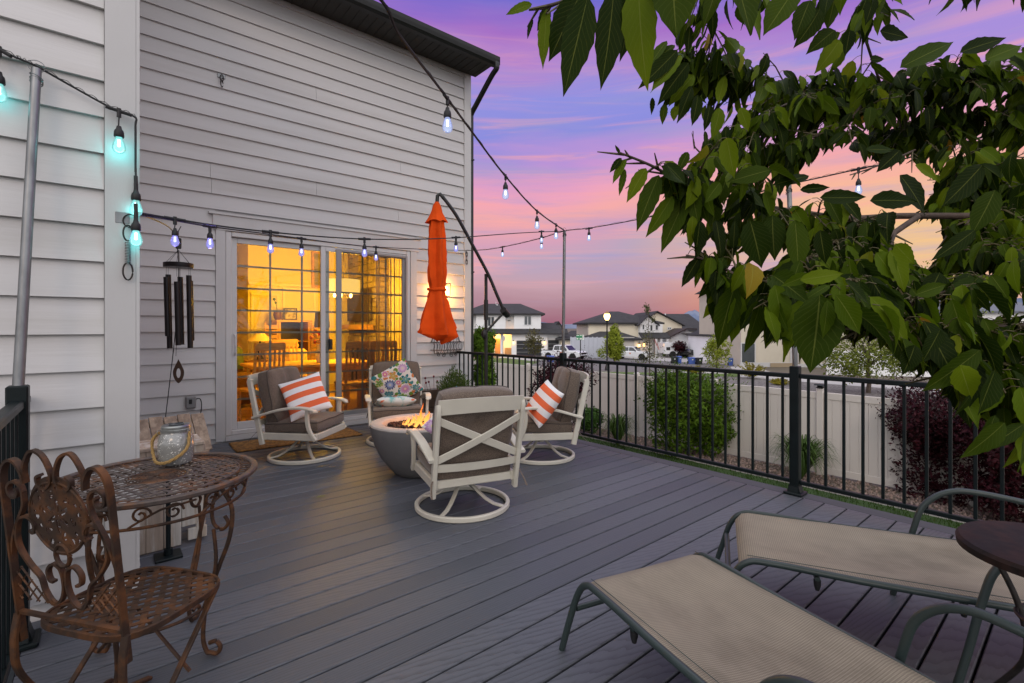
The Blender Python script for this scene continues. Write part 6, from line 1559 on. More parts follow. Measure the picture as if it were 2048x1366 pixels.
def juniper(label, px, base, hw, h, m, seed):
    b_ = GP(px, base); k = (b_ - Vector((0, 0, EYE))).dot(FW) / FPX; o = thing('juniper', label, 'shrub', b_, group='golden junipers by the beige house'); rg = random.Random(seed); mb = MB()
    for i in range(42):
        a = rg.random() * 6.28; r = rg.random() ** .5; e2 = Vector((math.cos(a) * hw * k * r, math.sin(a) * hw * k * r * .8, h * k * (1.0 - .55 * r * r) * rg.uniform(.6, 1.05)))
        for q in range(75):
            f = rg.random() ** .6; p = Vector((e2.x * f, e2.y * f, e2.z * (f * .8 + .2))) + Vector((rg.gauss(0, 1), rg.gauss(0, 1), rg.gauss(0, .6))) * .06 * (1.2 - f); leaf(mb, p, e2.normalized(), .05, rg)
    mb.build('foliage', m, o, fix=False); return o
juniper('spreading golden juniper at the wall of the beige house, below its window', 1502, 756, 43, 34, L_go, 31)
juniper('golden-tipped juniper left of the loose young tree', 1388, 748, 27, 20, L_go, 32)
juniper('low golden juniper beside the big railing post', 1560, 769, 26, 13, L_go, 33)
# ------------------------------------------------------------------ houses
YAW = R(-39.7)
def hroot(label, px, py, t=None, yaw=YAW):
    t = (EYE - GZ) * FPX / (py - 655) if t is None else t; p = P(px, 655, t); return thing('house', label, 'house', (p.x, p.y, GZ), yaw, None), t / FPX
def H(k, px0, py): return (px0) * k, (EYE - GZ) + (655 - py) * k
def hiproof(mb, x0, x1, y0, y1, z, h, ov=.4, ridge=.35):
    a, b_, c, d = x0 - ov, x1 + ov, y0 - ov, y1 + ov; L_ = (b_ - a) * ridge / 2; mx = (a + b_) / 2; my = (c + d) / 2
    mb.add([(a, c, z), (b_, c, z), (b_, d, z), (a, d, z), (mx - L_, my, z + h), (mx + L_, my, z + h), (a, c, z - .18), (b_, c, z - .18), (b_, d, z - .18), (a, d, z - .18)],
           [(0, 1, 5, 4), (1, 2, 5), (2, 3, 4, 5), (3, 0, 4), (0, 6, 7, 1), (1, 7, 8, 2), (2, 8, 9, 3), (3, 9, 6, 0), (6, 9, 8, 7)])
def gable_x(mb, x0, x1, y0, y1, z, h, ov=.35, th=.16, peak=.5):
    """gable whose triangle faces the camera (ridge runs away)"""
    px_ = x0 + (x1 - x0) * peak; s1 = h / (px_ - x0); s2 = h / (x1 - px_)
    for (xa, za, xb, zb) in ((x0 - ov, z - ov * s1, px_, z + h), (px_, z + h, x1 + ov, z - ov * s2)):
        mb.prism([(xa, za), (xb, zb), (xb, zb + th), (xa, za + th)], 'y', y0 - ov, y1 + ov)
def gable_wall(mb, x0, x1, y0, y1, z, h, peak=.5): mb.prism([(x0, z), (x1, z), (x0 + (x1 - x0) * peak, z + h)], 'y', y0, y1)
def window(par, x, z, w, h, y, frame=m_winframe, mull=1, nm='window'):
    mb = MB(); f = .09
    mb.bx(x - w / 2, x + w / 2, y - .06, y, z + h - f, z + h); mb.bx(x - w / 2, x + w / 2, y - .06, y, z, z + f)
    mb.bx(x - w / 2, x - w / 2 + f, y - .06, y, z + f, z + h - f); mb.bx(x + w / 2 - f, x + w / 2, y - .06, y, z + f, z + h - f)
    for i in range(mull): xm = x - w / 2 + w * (i + 1) / (mull + 1); mb.bx(xm - .04, xm + .04, y - .055, y, z + f, z + h - f)
    o = mb.build(nm, frame, par); g = MB(); g.bx(x - w / 2 + f, x + w / 2 - f, y - .03, y - .01, z + f, z + h - f); g.build('pane', m_winglass, o); return o
def porch_lamp(par, x, z, y):
    mb = MB(); mb.bx(x - .08, x + .08, y - .18, y, z + .16, z + .26); o = mb.build('porch_lamp', m_bronze, par); g = MB(); g.bx(x - .09, x + .09, y - .19, y - .01, z - .16, z + .158); g.build('lamp_glass', M_PL, o)
M_PL = emat('porch_light_glass', (1, .55, .2), 5)
# --- house 1: left, white two storey with dark garage doors
h1, k = hroot('white two-storey house with hipped dark roof and lit porch, left of the far pole', 1010, 711.5)
X_ = lambda px: (px - 1010) * k
Zh = lambda py: (EYE - GZ) + (655 - py) * k
mb = MB(); mb.bx(X_(925), X_(952), 1.2, 11, 0, Zh(628)); mb.bx(X_(952), X_(1011), .0, 11, Zh(664), Zh(628)); mb.bx(X_(1011), X_(1028), .7, 11, Zh(664), Zh(628)); mb.bx(X_(1028), X_(1082), .0, 11, Zh(664), Zh(628))
mb.bx(X_(1023), X_(1094), -.6, 11, 0, Zh(667)); mb.bx(X_(1094), X_(1126), -.2, 11, 0, Zh(667)); mb.bx(X_(945), X_(1023), 1.8, 11, 0, Zh(667)); mb.bx(X_(1001), X_(1006), -.55, -.25, 0, Zh(667))
mb.build('wall', m_wallw, h1)
mb = MB(); hiproof(mb, X_(925), X_(1082), 0, 11, Zh(627), 1.4, .45, .45); mb.build('roof', m_roof_dist, h1)
mb = MB()
mb.prism([(-1.3, Zh(668.5)), (-1.3, Zh(666.5)), (.0, Zh(657.5)), (.0, Zh(659.5))], 'x', X_(951), X_(1134))
mb.prism([(.001, Zh(659.5)), (.001, Zh(657.5)), (4, Zh(645)), (7, Zh(659))], 'x', X_(1084), X_(1122)); mb.build('porch_roof', m_roof_dist, h1)
mb = MB(); gable_wall(mb, X_(1110), X_(1134), 3.0, 8, Zh(661), 1.0); mb.build('gable', mat('grey_gable', (.28, .27, .28), .8), h1)
mb = MB(); gable_x(mb, X_(1110), X_(1134), 2.8, 8, Zh(661), 1.0, .2, .12); mb.build('gable_roof', m_roof_dist, h1)
for x0, x1, top in ((1033, 1082, 681), (1096, 1117, 680)):
    mb = MB(); yb = -.6 if x0 < 1090 else -.2; zt_ = Zh(top)
    for i in range(4): mb.bx(X_(x0), X_(x1), yb - .04, yb - .005, .03 + zt_ * i / 4, zt_ * (i + 1) / 4)
    mb.build('garage_door', m_darkdoor, h1)
for px_, py_, w, h, yy, mu in ((982, 643, 15, 21, 0, 1), (1018, 633.5, 9, 5, .7, 0), (1018, 641, 9, 5, .7, 0), (1055.5, 641, 16, 20, 0, 1)): window(h1, X_(px_), Zh(py_ + h / 2), w * k, h * k, yy, mull=mu)
mb = MB(); mb.bx(X_(989), X_(1000), 1.72, 1.798, .05, Zh(678)); mb.build('front_door', m_oak, h1)
mb = MB(); mb.bx(X_(1009), X_(1022.8), 1.70, 1.797, .0, Zh(697)); mb.build('stone_base', m_stone, h1)
for x_ in (1027, 1088, 1122): porch_lamp(h1, X_(x_), Zh(685), -.62 if x_ < 1090 else -.22)
mb = MB(); mb.bx(X_(989), X_(990), 4, 4.1, Zh(606), Zh(600)); mb.cyl((X_(992), 4.5, Zh(612)), (X_(992), 4.5, Zh(605)), .1, n=8); mb.cyl((X_(996), 4.5, Zh(613)), (X_(996), 4.5, Zh(607)), .08, n=8); mb.build('vent_pipe', m_winframe, h1)
plight('porch_light', (X_(998), .6, Zh(672)), (1, .45, .10), 260, .2, h1)
# --- house 2: cream hip roofs behind the lamp post
h2, k = hroot('cream two-storey house with grey hipped roofs directly behind the street lamp', 1250, 712)
X_ = lambda px: (px - 1250) * k
mb = MB(); mb.bx(X_(1181), X_(1283), 1.5, 12, 0, Zh(646)); mb.bx(X_(1168), X_(1270), -1.5, 1.499, 0, Zh(678)); mb.bx(X_(1120), X_(1168), -1.0, 6, 0, Zh(678)); mb.build('wall', m_wallc, h2)
mb = MB(); mb.bx(X_(1283), X_(1328), .5, 10, 0, Zh(648)); gable_wall(mb, X_(1283), X_(1314), .5, 8, Zh(648), 15 * k); mb.build('wall', m_wallw, h2)
mb = MB(); hiproof(mb, X_(1181), X_(1326), 1.5, 12, Zh(645), 26 * k, .5, .12); mb.build('roof', m_roof_dist, h2)
mb = MB(); gable_x(mb, X_(1282), X_(1315), .3, 8, Zh(647), 16 * k, .3, .12); mb.build('roof', m_roof_dist, h2)
mb = MB(); hiproof(mb, X_(1172), X_(1270), -1.5, 3, Zh(677), 14 * k, .4, .35); hiproof(mb, X_(1118), X_(1172), -1.0, 5, Zh(677), 8 * k, .4, .5); mb.build('garage_roof', m_roof_dist, h2)
mb = MB(); mb.prism([(-1.0, Zh(677)), (-1.0, Zh(675)), (.5, Zh(665)), (.5, Zh(667))], 'x', X_(1279), X_(1336)); mb.build('porch_roof', m_roof_dist, h2)
mb = MB()
for x_ in (1308, 1318, 1330): mb.bx(X_(x_) - .12, X_(x_) + .12, -.9, -.66, 0, Zh(677))
mb.build('porch_column', m_winframe, h2)
mb = MB(); mb.bx(X_(1310), X_(1316), .43, .498, 0, Zh(681)); mb.build('front_door', m_darkdoor, h2)
for px_, py_, w, h in ((1289, 654, 6, 12), (1305, 656, 7, 14), (1316, 655, 7, 12), (1290, 690, 8, 12)): window(h2, X_(px_), Zh(py_ + h / 2), w * k, h * k, .5, frame=m_winframe, mull=0)
mb = MB()
for i in range(4): mb.bx(X_(1228), X_(1262), -1.54, -1.505, .03 + .55 * i, .55 * (i + 1))
mb.build('garage_door', mat('pale_garage_door', (.5, .48, .44), .6), h2)
porch_lamp(h2, X_(1271), Zh(690), -1.52); porch_lamp(h2, X_(1289), Zh(690), .3)
# --- house 3: cream gable
h3, k = hroot('cream gabled house with a wide dark roof and red-edged garage gable, right of the camper', 1365, 711.5)
X_ = lambda px: (px - 1365) * k
mb = MB(); mb.bx(X_(1310), X_(1388), 4, 14, 0, Zh(652)); mb.prism([(X_(1310), Zh(652)), (X_(1388), Zh(652)), (X_(1388), Zh(650)), (X_(1334), Zh(623)), (X_(1310), Zh(638))], 'y', 4, 14); mb.bx(X_(1388), X_(1450), 5, 14, 0, Zh(662)); mb.build('wall', m_wallc, h3)
mb = MB(); mb.prism([(X_(1306), Zh(641)), (X_(1334), Zh(621.5)), (X_(1334), Zh(619.5)), (X_(1306), Zh(639))], 'y', 3.6, 14.3); mb.prism([(X_(1334), Zh(621.5)), (X_(1392), Zh(652)), (X_(1392), Zh(650)), (X_(1334), Zh(619.5))], 'y', 3.6, 14.3)
mb.prism([(4.4, Zh(664)), (4.4, Zh(661)), (12, Zh(622)), (12, Zh(626))], 'x', X_(1346), X_(1452)); mb.build('roof', m_roof_dist, h3)
mb = MB(); mb.prism([(X_(1333), 0), (X_(1410), 0), (X_(1410), Zh(676)), (X_(1372), Zh(660)), (X_(1333), Zh(677))], 'y', 0, 3.99); mb.build('garage_wall', m_wallw, h3)
mb = MB(); mb.prism([(X_(1332), Zh(678)), (X_(1371), Zh(659)), (X_(1371), Zh(656.5)), (X_(1332), Zh(675.5))], 'y', -.4, 4.2); mb.prism([(X_(1371), Zh(659)), (X_(1392), Zh(659.5)), (X_(1392), Zh(657)), (X_(1371), Zh(656.5))], 'y', -.4, 4.2)
mb.prism([(X_(1362), Zh(667)), (X_(1403), Zh(678)), (X_(1416), Zh(678)), (X_(1382), Zh(666))], 'y', -.5, .8); mb.build('garage_roof', mat('roof_red_edge', (.045, .030, .028), .8), h3)
window(h3, X_(1361), Zh(660), 9 * k, 6 * k, 4, mull=1); porch_lamp(h3, X_(1400), Zh(694), -.02)
mb = MB(); mb.cyl((X_(1363), 6, Zh(632)), (X_(1363), 6, Zh(624)), .1, n=8); mb.build('vent_pipe', m_winframe, h3)
# --- house 4: near beige house
h4, k = hroot('large beige stucco house with white window trim behind the cherry leaves', 1600, 734)
X_ = lambda px: (px - 1600) * k
mb = MB(); mb.bx(X_(1482), X_(1598), 0, 9, 0, Zh(572)); mb.prism([(X_(1598), 0), (X_(1862), 0), (X_(1862), Zh(568)), (X_(1690), Zh(502)), (X_(1598), Zh(540))], 'y', -.3, 10); mb.build('wall', m_wallb, h4)
mb = MB(); mb.prism([(-.5, Zh(574)), (-.5, Zh(571)), (3.8, Zh(540)), (3.8, Zh(543))], 'x', X_(1478), X_(1602)) if False else None
mb.add([(X_(1474), -.5, Zh(573)), (X_(1600), -.5, Zh(573)), (X_(1600), 4.5, Zh(531)), (X_(1508), 4.5, Zh(536)), (X_(1474), 9.5, Zh(573)), (X_(1600), 9.5, Zh(573))], [(0, 1, 2, 3), (0, 3, 4), (3, 2, 5, 4)])
mb.prism([(X_(1585), Zh(545.5)), (X_(1690), Zh(502)), (X_(1690), Zh(499)), (X_(1585), Zh(542.5))], 'y', -.7, 10.2); mb.prism([(X_(1690), Zh(502)), (X_(1880), Zh(574.5)), (X_(1880), Zh(571.5)), (X_(1690), Zh(499))], 'y', -.7, 10.2); mb.build('roof', m_roof_dist, h4)
mb = MB(); mb.bx(X_(1480), X_(1580), -.05, -.002, 0, Zh(725)); mb.bx(X_(1580), X_(1597), -.05, -.002, 0, Zh(680)); mb.bx(X_(1590), X_(1700), -.35, -.302, 0, Zh(727)); mb.build('trim', m_trim, h4)
mb = MB(); mb.bx(X_(1540), X_(1597), -.10, -.052, 0, Zh(726)); mb.build('stone_base', m_stone, h4)
window(h4, X_(1496), Zh(727), 30 * k, 42 * k, 0, frame=m_trim, mull=0); window(h4, X_(1815), Zh(595), 22 * k, 28 * k, -.3, frame=m_trim, mull=0)
# porch corner left of house 4
h5, k = hroot('pale board-and-batten house with a stone porch column at the left edge of the beige house', 1470, 727)
X_ = lambda px: (px - 1470) * k
mb = MB(); mb.prism([(X_(1440), Zh(683)), (X_(1486), Zh(683)), (X_(1486), Zh(654)), (X_(1440), Zh(672))], 'y', 0, 8); mb.bx(X_(1440), X_(1468), 2, 8, 0, Zh(683)); mb.build('wall', m_wallw, h5)
mb = MB(); mb.prism([(X_(1436), Zh(674)), (X_(1488), Zh(654)), (X_(1488), Zh(652)), (X_(1436), Zh(671.5))], 'y', -.4, 8); mb.build('roof', m_roof_dist, h5)
mb = MB(); mb.bx(X_(1460), X_(1466), .3, .9, 0, Zh(684)); mb.build('column', m_stone, h5); porch_lamp(h5, X_(1459), Zh(693), .2)
# --- distant roofs and a house at the right edge
h6, k = hroot('white house with a low grey roof seen through the leaves at the right edge', 2020, 727, t=44)
X_ = lambda px: (px - 2020) * k
mb = MB(); mb.bx(X_(1930), X_(2110), 0, 8, 0, Zh(622)); mb.build('wall', m_wallw, h6); mb = MB(); hiproof(mb, X_(1930), X_(2110), 0, 8, Zh(622), 36 * k, .4, .4); mb.build('roof', mat('blue_grey_roof', (.13, .14, .17), .8), h6); window(h6, X_(2000), Zh(670), 20 * k, 26 * k, 0)
h7, k = hroot('row of small far dark roofs between the first two houses', 1150, 704, t=80)
X_ = lambda px: (px - 1150) * k
mb = MB(); mb.bx(X_(1138), X_(1200), 0, 6, 0, Zh(670)); mb.build('wall', m_wallw, h7); mb = MB(); hiproof(mb, X_(1139), X_(1165), 0, 6, Zh(674), 12 * k * .7, .3, .4); hiproof(mb, X_(1148), X_(1200), 6.5, 12, Zh(672), 10 * k, .3, .6); mb.build('roof', m_roof_dist, h7)
# white fences across the street
def far_fence(label, a, b_, h, m=m_vent, n=8):
    a, b_ = Vector(a), Vector(b_); o = thing('white_fence', label, 'fence', a); d = b_ - a
    rz = math.atan2(d.y, d.x); L_ = d.xy.length; o.rotation_euler = (0, 0, rz)
    mb = MB()
    for i in range(n): mb.bx(L_ * i / n + .07, L_ * (i + 1) / n - .07, -.02, .02, .05, h)
    mb.build('fence_panel', m, o); mb = MB()
    for i in range(n + 1): mb.bx(L_ * i / n - .065, L_ * i / n + .065, -.065, .065, 0, h + .06)
    mb.build('posts', m, o); return o
far_fence('pale blue-white vinyl fence stepping down behind the street sign', GP(1142, 715), GP(1212, 717), 2.2)
far_fence('white vinyl fence in the distance to the right of the beige house', GP(1655, 750), GP(2110, 762), 1.7, m_wallw, 12)
far_fence('white vinyl fence in front of the garage of the gabled house', GP(1372, 713), GP(1412, 714), 1.5, m_wallw, 4)
# ------------------------------------------------------------------ street furniture
lp_b = GP(1072, 741) if False else GP(1214, 741)
slp = thing('street_lamp', 'lit black street lamp with an acorn globe left of the egg-shaped tree', 'street lamp', lp_b)
k = (lp_b - Vector((0, 0, EYE))).dot(FW) / FPX; zl = lambda py: EYE + (655 - py) * k - GZ
mb = MB(); mb.lathe([(0, 0), (.17, 0), (.16, .25), (.09, .45), (.06, .8), (.05, zl(645)), (.09, zl(643)), (.12, zl(640.5)), (0, zl(640.5))], 14); mb.build('lamp_post', m_bronze, slp, smooth=40)
mb = MB(); mb.lathe([(.10, zl(640.4)), (.19, zl(637)), (.24, zl(632)), (.20, zl(628)), (.17, zl(627.6))], 14); mb.build('globe', emat('street_globe', (1, .66, .22), 7), slp, smooth=True)
mb = MB(); mb.lathe([(.2, zl(627.5)), (.15, zl(625.5)), (.05, zl(623.5)), (.015, zl(621)), (0, zl(620.8))], 14); mb.build('finial', mat('amber_cap', (.3, .17, .04), .4), slp, smooth=True)
plight('street_light', (0, 0, zl(633)), (1, .6, .2), 160, .25, slp)
sg_b = GP(1161, 722)
sgn = thing('street_sign', 'green street name signs on a dark pole in front of the pale fence', 'street sign', sg_b, YAW)
k = (sg_b - Vector((0, 0, EYE))).dot(FW) / FPX; zl = lambda py: EYE + (655 - py) * k - GZ
mb = MB(); mb.cyl((0, 0, 0), (0, 0, zl(679)), .045, n=8); mb.build('sign_pole', m_bronze, sgn)
m_sgreen = mat('sign_green', (.02, .25, .10), .4); m_swhite = mat('sign_white', (.75, .78, .72), .4)
mb = MB(); mb.bx(-8.2 * k, 3.8 * k, -.02, .0, zl(674.8), zl(669.5)); mb.build('name_plate', m_sgreen, sgn); mb = MB(); mb.bx(3.9 * k, 6.5 * k, -.02, .0, zl(674.8), zl(669.5)); mb.bx(-8 * k, -3 * k, -.026, -.0205, zl(671.6), zl(670.2)); mb.bx(-1.5 * k, 2.5 * k, -.026, -.0205, zl(671.6), zl(670.2)); mb.build('name_letters', m_swhite, sgn)
mb = MB(); mb.bx(-8.2 * k, 3.8 * k, .03, .05, zl(680), zl(675)); mb.build('name_plate', m_sgreen, sgn); mb = MB(); mb.bx(3.9 * k, 7 * k, .03, .05, zl(680), zl(675)); mb.bx(-7.6 * k, -4.2 * k, .024, .0295, zl(679), zl(676)); mb.bx(-1.8 * k, 3 * k, .024, .0295, zl(679), zl(676)); mb.build('name_letters', m_swhite, sgn)
sp2 = thing('stop_sign', 'back of a small octagonal sign on a grey post before the lit porch', 'sign', GP(1006, 722), YAW); k = (sp2.location - Vector((0, 0, EYE))).dot(FW) / FPX; zl = lambda py: EYE + (655 - py) * k - GZ
mb = MB(); mb.bx(-.035, .035, -.02, .02, 0, zl(668)); mb.build('sign_post', m_galv, sp2); mb = MB(); c8 = [(1.2 * k * 1 + 4.2 * k * math.cos(R(22.5 + 45 * i)) * .9, zl(677) + 6 * k * math.sin(R(22.5 + 45 * i))) for i in range(8)]; mb.prism(c8, 'y', -.04, -.022); mb.build('sign_plate', mat('sign_back', (.42, .42, .43), .5), sp2)
# ------------------------------------------------------------------ bins
m_binb = mat('black_bin', (.012, .014, .014), .5); m_binu = mat('blue_bin', (.07, .13, .42), .5)
def bin_(label, px, py, m, hpx, wpx, rz=0):
    b_ = GP(px, py); k = (b_ - Vector((0, 0, EYE))).dot(FW) / FPX; h = hpx * k; w = wpx * k; o = thing('wheeled_bin', label, 'bin', b_, YAW + rz, 'wheeled bins at the kerb')
    mb = MB(); a, c = w * .42, w * .5
    mb.add([(-a, -a, 0), (a, -a, 0), (a, a, 0), (-a, a, 0), (-c, -c, h * .86), (c, -c, h * .86), (c, c, h * .9), (-c, c, h * .9)], [(0, 1, 2, 3), (0, 1, 5, 4), (1, 2, 6, 5), (2, 3, 7, 6), (3, 0, 4, 7), (4, 5, 6, 7)]); mb.cbox((0, -c, h * .84), (w, .05, .06), .01); mb.build('body', m, o)
    mb = MB(); mb.prism([(-c * 1.08, h * .87), (c * 1.1, h * .91), (c * 1.1, h * .96), (0, h), (-c * 1.08, h * .92)], 'x', -c * 1.05, c * 1.05); mb.build('lid', m, o)
    for s in (-1, 1): mb = MB(); mb.cyl((s * w * .44, a, .13), (s * w * .5, a, .13), .13, n=12); mb.build('wheel', m_binb, o)
    mb = MB(); mb.bx(-w * .12, w * .12, -c - .012, -c - .002, h * .6, h * .72); mb.build('sticker', m_swhite, o); return o
bin_('black wheeled bin left of its blue neighbour, near the dark red plum tree', 1348, 727, m_binb, 14, 9.5)
bin_('dark blue wheeled bin right beside the black one near the plum tree', 1358, 727, m_binu, 15, 7.5, .3)
bin_('lighter blue wheeled bin in front of the black car', 1383, 728, m_binu, 13.5, 12)
bin_('black wheeled bin between the blue bin and the loose young tree', 1398, 729, m_binb, 14, 11)
bin_('blue wheeled bin at the corner of the beige house', 1461, 731, m_binu, 15, 7.5)
bin_('blue wheeled bin in front of the white pickup truck', 1101, 724, m_binu, 13, 14)
bin_('black wheeled bin beside the blue bin at the pickup truck', 1125, 725, m_binb, 14, 15)
# ------------------------------------------------------------------ vehicles
m_wcar = mat('white_car_paint', (.72, .73, .75), .25, coat=.5); m_bcar = mat('black_car_paint', (.010, .010, .012), .2, coat=.6); m_tyre = mat('tyre_rubber', (.012, .012, .012), .8); m_rim = mat('alloy_rim', (.30, .30, .31), .3, metal=.9)
m_cglass = mat('car_glass', (.015, .018, .02), .08, spec=.8)
def wheel(par, x, y_, r, w=.26):
    mb = MB(); s = 1 if y_ > 0 else -1; mb.lathe([(r * .62, -w / 2), (r * .95, -w / 2), (r, -w / 2 + .04), (r, w / 2 - .04), (r * .95, w / 2), (r * .62, w / 2), (r * .62, -w / 2)], 22); mb.xf(Matrix.Translation((x, y_, r)) @ Matrix.Rotation(R(90), 4, 'X')); t_ = mb.build('tyre', m_tyre, None, smooth=40); t_.name = 'wheel'; t_.parent = par
    mb = MB(); mb.lathe([(0, -w * .3), (r * .2, -w * .34), (r * .6, -w * .28), (r * .62, -w / 2 + .01), (r * .62, w / 2 - .01), (r * .6, w * .28), (r * .2, w * .34), (0, w * .3)], 20)
    for i in range(5):
        a = i * 2 * math.pi / 5
        for q in (-1, 1): mb.box((.33 * r * math.cos(a), .33 * r * math.sin(a), q * w * .36), (r * .5, r * .13, .03), Euler((0, 0, a)).to_matrix())
    mb.xf(Matrix.Translation((x, y_, r)) @ Matrix.Rotation(R(90), 4, 'X')); mb.build('rim', m_rim, t_, smooth=30)
def truck(label, loc, rz, paint, bed=True, S=1.0):
    o = thing('pickup_truck' if bed else 'parked_car', label, 'pickup truck' if bed else 'car', loc, rz); o.scale = (S, S, S)
    L2 = 2.9; W_ = .98
    # body profile in x (front +x), z ; extruded across
    if bed: low = [(-2.88, .55), (-2.9, 1.12), (-1.15, 1.14), (-1.14, 1.18), (1.15, 1.20), (2.55, 1.14), (2.82, 1.02), (2.9, .80), (2.86, .52), (2.45, .42), (-2.7, .45)]
    else: low = [(-2.35, .5), (-2.4, 1.08), (-2.3, 1.12), (1.0, 1.12), (2.15, 1.02), (2.4, .85), (2.42, .5), (2.1, .38), (-2.2, .40)]
    nose = low; mb = MB()
    n = len(nose); vs = []
    for y_, kx, dz in ((-W_, .985, -.0), (-W_ * .96, 1, .0), (0, 1.0, .035), (W_ * .96, 1, 0), (W_, .985, 0)):
        for x, z in nose: vs.append((x * (1.0 - (0.02 if abs(y_) > .9 else 0)), y_, z + (dz if z > 1.0 else 0) - (.05 if abs(y_) == W_ and z > 1.0 else 0)))
    fs = []
    for i in range(4):
        for j in range(n): fs.append((i * n + j, i * n + (j + 1) % n, (i + 1) * n + (j + 1) % n, (i + 1) * n + j))
    fs += [tuple(range(n)), tuple(4 * n + j for j in range(n - 1, -1, -1))]; mb.add(vs, fs); body = mb.build('body', paint, o, smooth=35)
    wr = .40 if bed else .36; wx = (1.85, -1.75) if bed else (1.45, -1.45)
    mb = MB()
    for x in wx:
        for s in (-1, 1): mb.cyl((x, s * (W_ - .2), wr + .04), (x, s * (W_ + .012), wr + .04), wr + .10, n=20)
    mb.build('wheel_arch', m_tyre, o)
    for x in wx:
        for s in (-1, 1): wheel(o, x, s * (W_ - .10), wr)
    # cab
    if bed: cb_ = [(-1.12, 1.17), (-1.02, 1.78), (-.85, 1.88), (.45, 1.90), (.62, 1.86), (1.30, 1.20)]
    else: cb_ = [(-2.25, 1.1), (-2.05, 1.6), (-1.85, 1.7), (.1, 1.72), (.3, 1.68), (1.05, 1.12)]
    mb = MB(); n = len(cb_); vs = []
    for s in (-1, 1):
        for x, z in cb_: vs.append((x, s * (W_ * .96 - (z - 1.1) * .22), z))
    mb.add(vs, [tuple(range(n)), tuple(range(2 * n - 1, n - 1, -1))] + [(j, n + j, n + (j + 1) % n, (j + 1) % n) for j in range(n)]); mb.build('cab', paint, o, smooth=25)
    def side(pts, nm):
        for s in (-1, 1): mb = MB(); mb.add([(x, s * (W_ * .96 - (z - 1.1) * .22 + .006), z) for x, z in pts] + [(x, s * (W_ * .96 - (z - 1.1) * .22 - .02), z) for x, z in pts], [tuple(range(len(pts))), tuple(range(2 * len(pts) - 1, len(pts) - 1, -1))] + [(j, len(pts) + j, len(pts) + (j + 1) % len(pts), (j + 1) % len(pts)) for j in range(len(pts))]); mb.build(nm, m_cglass, o)
    if bed: side([(-.95, 1.26), (-.90, 1.72), (-.78, 1.79), (-.12, 1.80), (-.12, 1.26)], 'rear_window'); side([(-.04, 1.26), (-.04, 1.80), (.42, 1.79), (.58, 1.74), (1.02, 1.30), (.95, 1.26)], 'side_window')
    else: side([(-2.05, 1.18), (-1.9, 1.55), (-.75, 1.62), (-.75, 1.18)], 'rear_window'); side([(-.68, 1.18), (-.68, 1.62), (.2, 1.6), (.82, 1.2)], 'side_window')
    a, b_ = cb_[-2], cb_[-1]; mb = MB(); f = lambda q, s: Vector((a[0] + (b_[0] - a[0]) * q + .012, s * (W_ * .90 - ((a[1] + (b_[1] - a[1]) * q) - 1.1) * .22), a[1] + (b_[1] - a[1]) * q + .012)); mb.add([f(.08, -1), f(.08, 1), f(.92, 1), f(.92, -1)], [(0, 1, 2, 3)]); mb.build('windscreen', m_cglass, o)
    fx = 2.9 if bed else 2.42
    mb = MB(); mb.cbox((fx - .02, 0, .86 if bed else .74), (.06, 1.15, .28 if bed else .2), .02); mb.cbox((fx - .0, 0, .56 if bed else .5), (.08, 1.3, .16), .02); mb.build('grille', m_tyre, o)
    for s in (-1, 1): mb = MB(); mb.cbox((fx - .10, s * .78, .90 if bed else .82), (.16, .32, .2), .03); mb.build('headlight', m_rim, o)
    mb = MB(); mb.cbox((fx + .03, 0, .70 if bed else .6), (.1, 1.75, .11), .03); mb.build('bumper', paint if not bed else m_wcar, o)
    if bed: mb = MB(); mb.bx(-2.8, -1.2, -.85, .85, 1.15, 1.19); mb.build('bed_cover', m_tyre, o)
    for s in (-1, 1): mb = MB(); mb.cbox((.95 if bed else .75, s * (W_ + .12), 1.27), (.10, .2, .2), .03); mb.build('mirror', m_tyre, o)
    if bed:
        mb = MB()
        for s in (-1, 1): mb.cyl((.15, s * (W_ - .0), .92), (.15, s * (W_ + .008), .92), .12, n=14)
        mb.build('door_badge', mat('orange_badge', (.6, .18, .08), .5), o)
    return o
pk = GP(1128, 719.5); truck('white crew-cab pickup truck parked on the driveway behind the far pole', pk, math.atan2((-FW * .62 + RT * .78).y, (-FW * .62 + RT * .78).x), m_wcar, True, .80)
q = GP(1262, 718.5); truck('dark and white pickup truck half hidden behind the egg-shaped tree', q, math.atan2((-FW * .5 + RT * .85).y, (-FW * .5 + RT * .85).x), m_wcar, True, .70)
q = GP(1402, 716); truck('black car parked behind the bins and the loose young tree', q, math.atan2((-FW * .35 - RT * .9).y, (-FW * .35 - RT * .9).x), m_bcar, False, .9)
# camper
cp = GP(1352, 716); k = (cp - Vector((0, 0, EYE))).dot(FW) / FPX
cam_ = thing('camper_trailer', 'white camper trailer with rounded nose behind the dark red plum tree', 'camper', cp, YAW)
w = 46 * k; h = 31 * k
pr = [(-w / 2, .45), (-w / 2, h), (w * .12, h), (w * .32, h * .93), (w * .44, h * .72), (w * .5, h * .45), (w * .47, .5), (w * .3, .45)]
mb = MB(); mb.prism(pr, 'y', 0, 2.4); mb.build('body', m_wcar, cam_, smooth=25)
mb = MB(); mb.prism([(w * .20, h * .80), (w * .30, h * .76), (w * .38, h * .6), (w * .36, h * .42), (w * .28, h * .6)], 'y', -.02, -.002); mb.bx(-w * .42, -w * .25, -.02, -.002, h * .5, h * .7); mb.build('window', m_cglass, cam_)
for x in (-.35, .45): mb = MB(); mb.cyl((x, -.03, .38), (x, .25, .38), .36, n=18); mb.build('wheel', m_tyre, cam_)
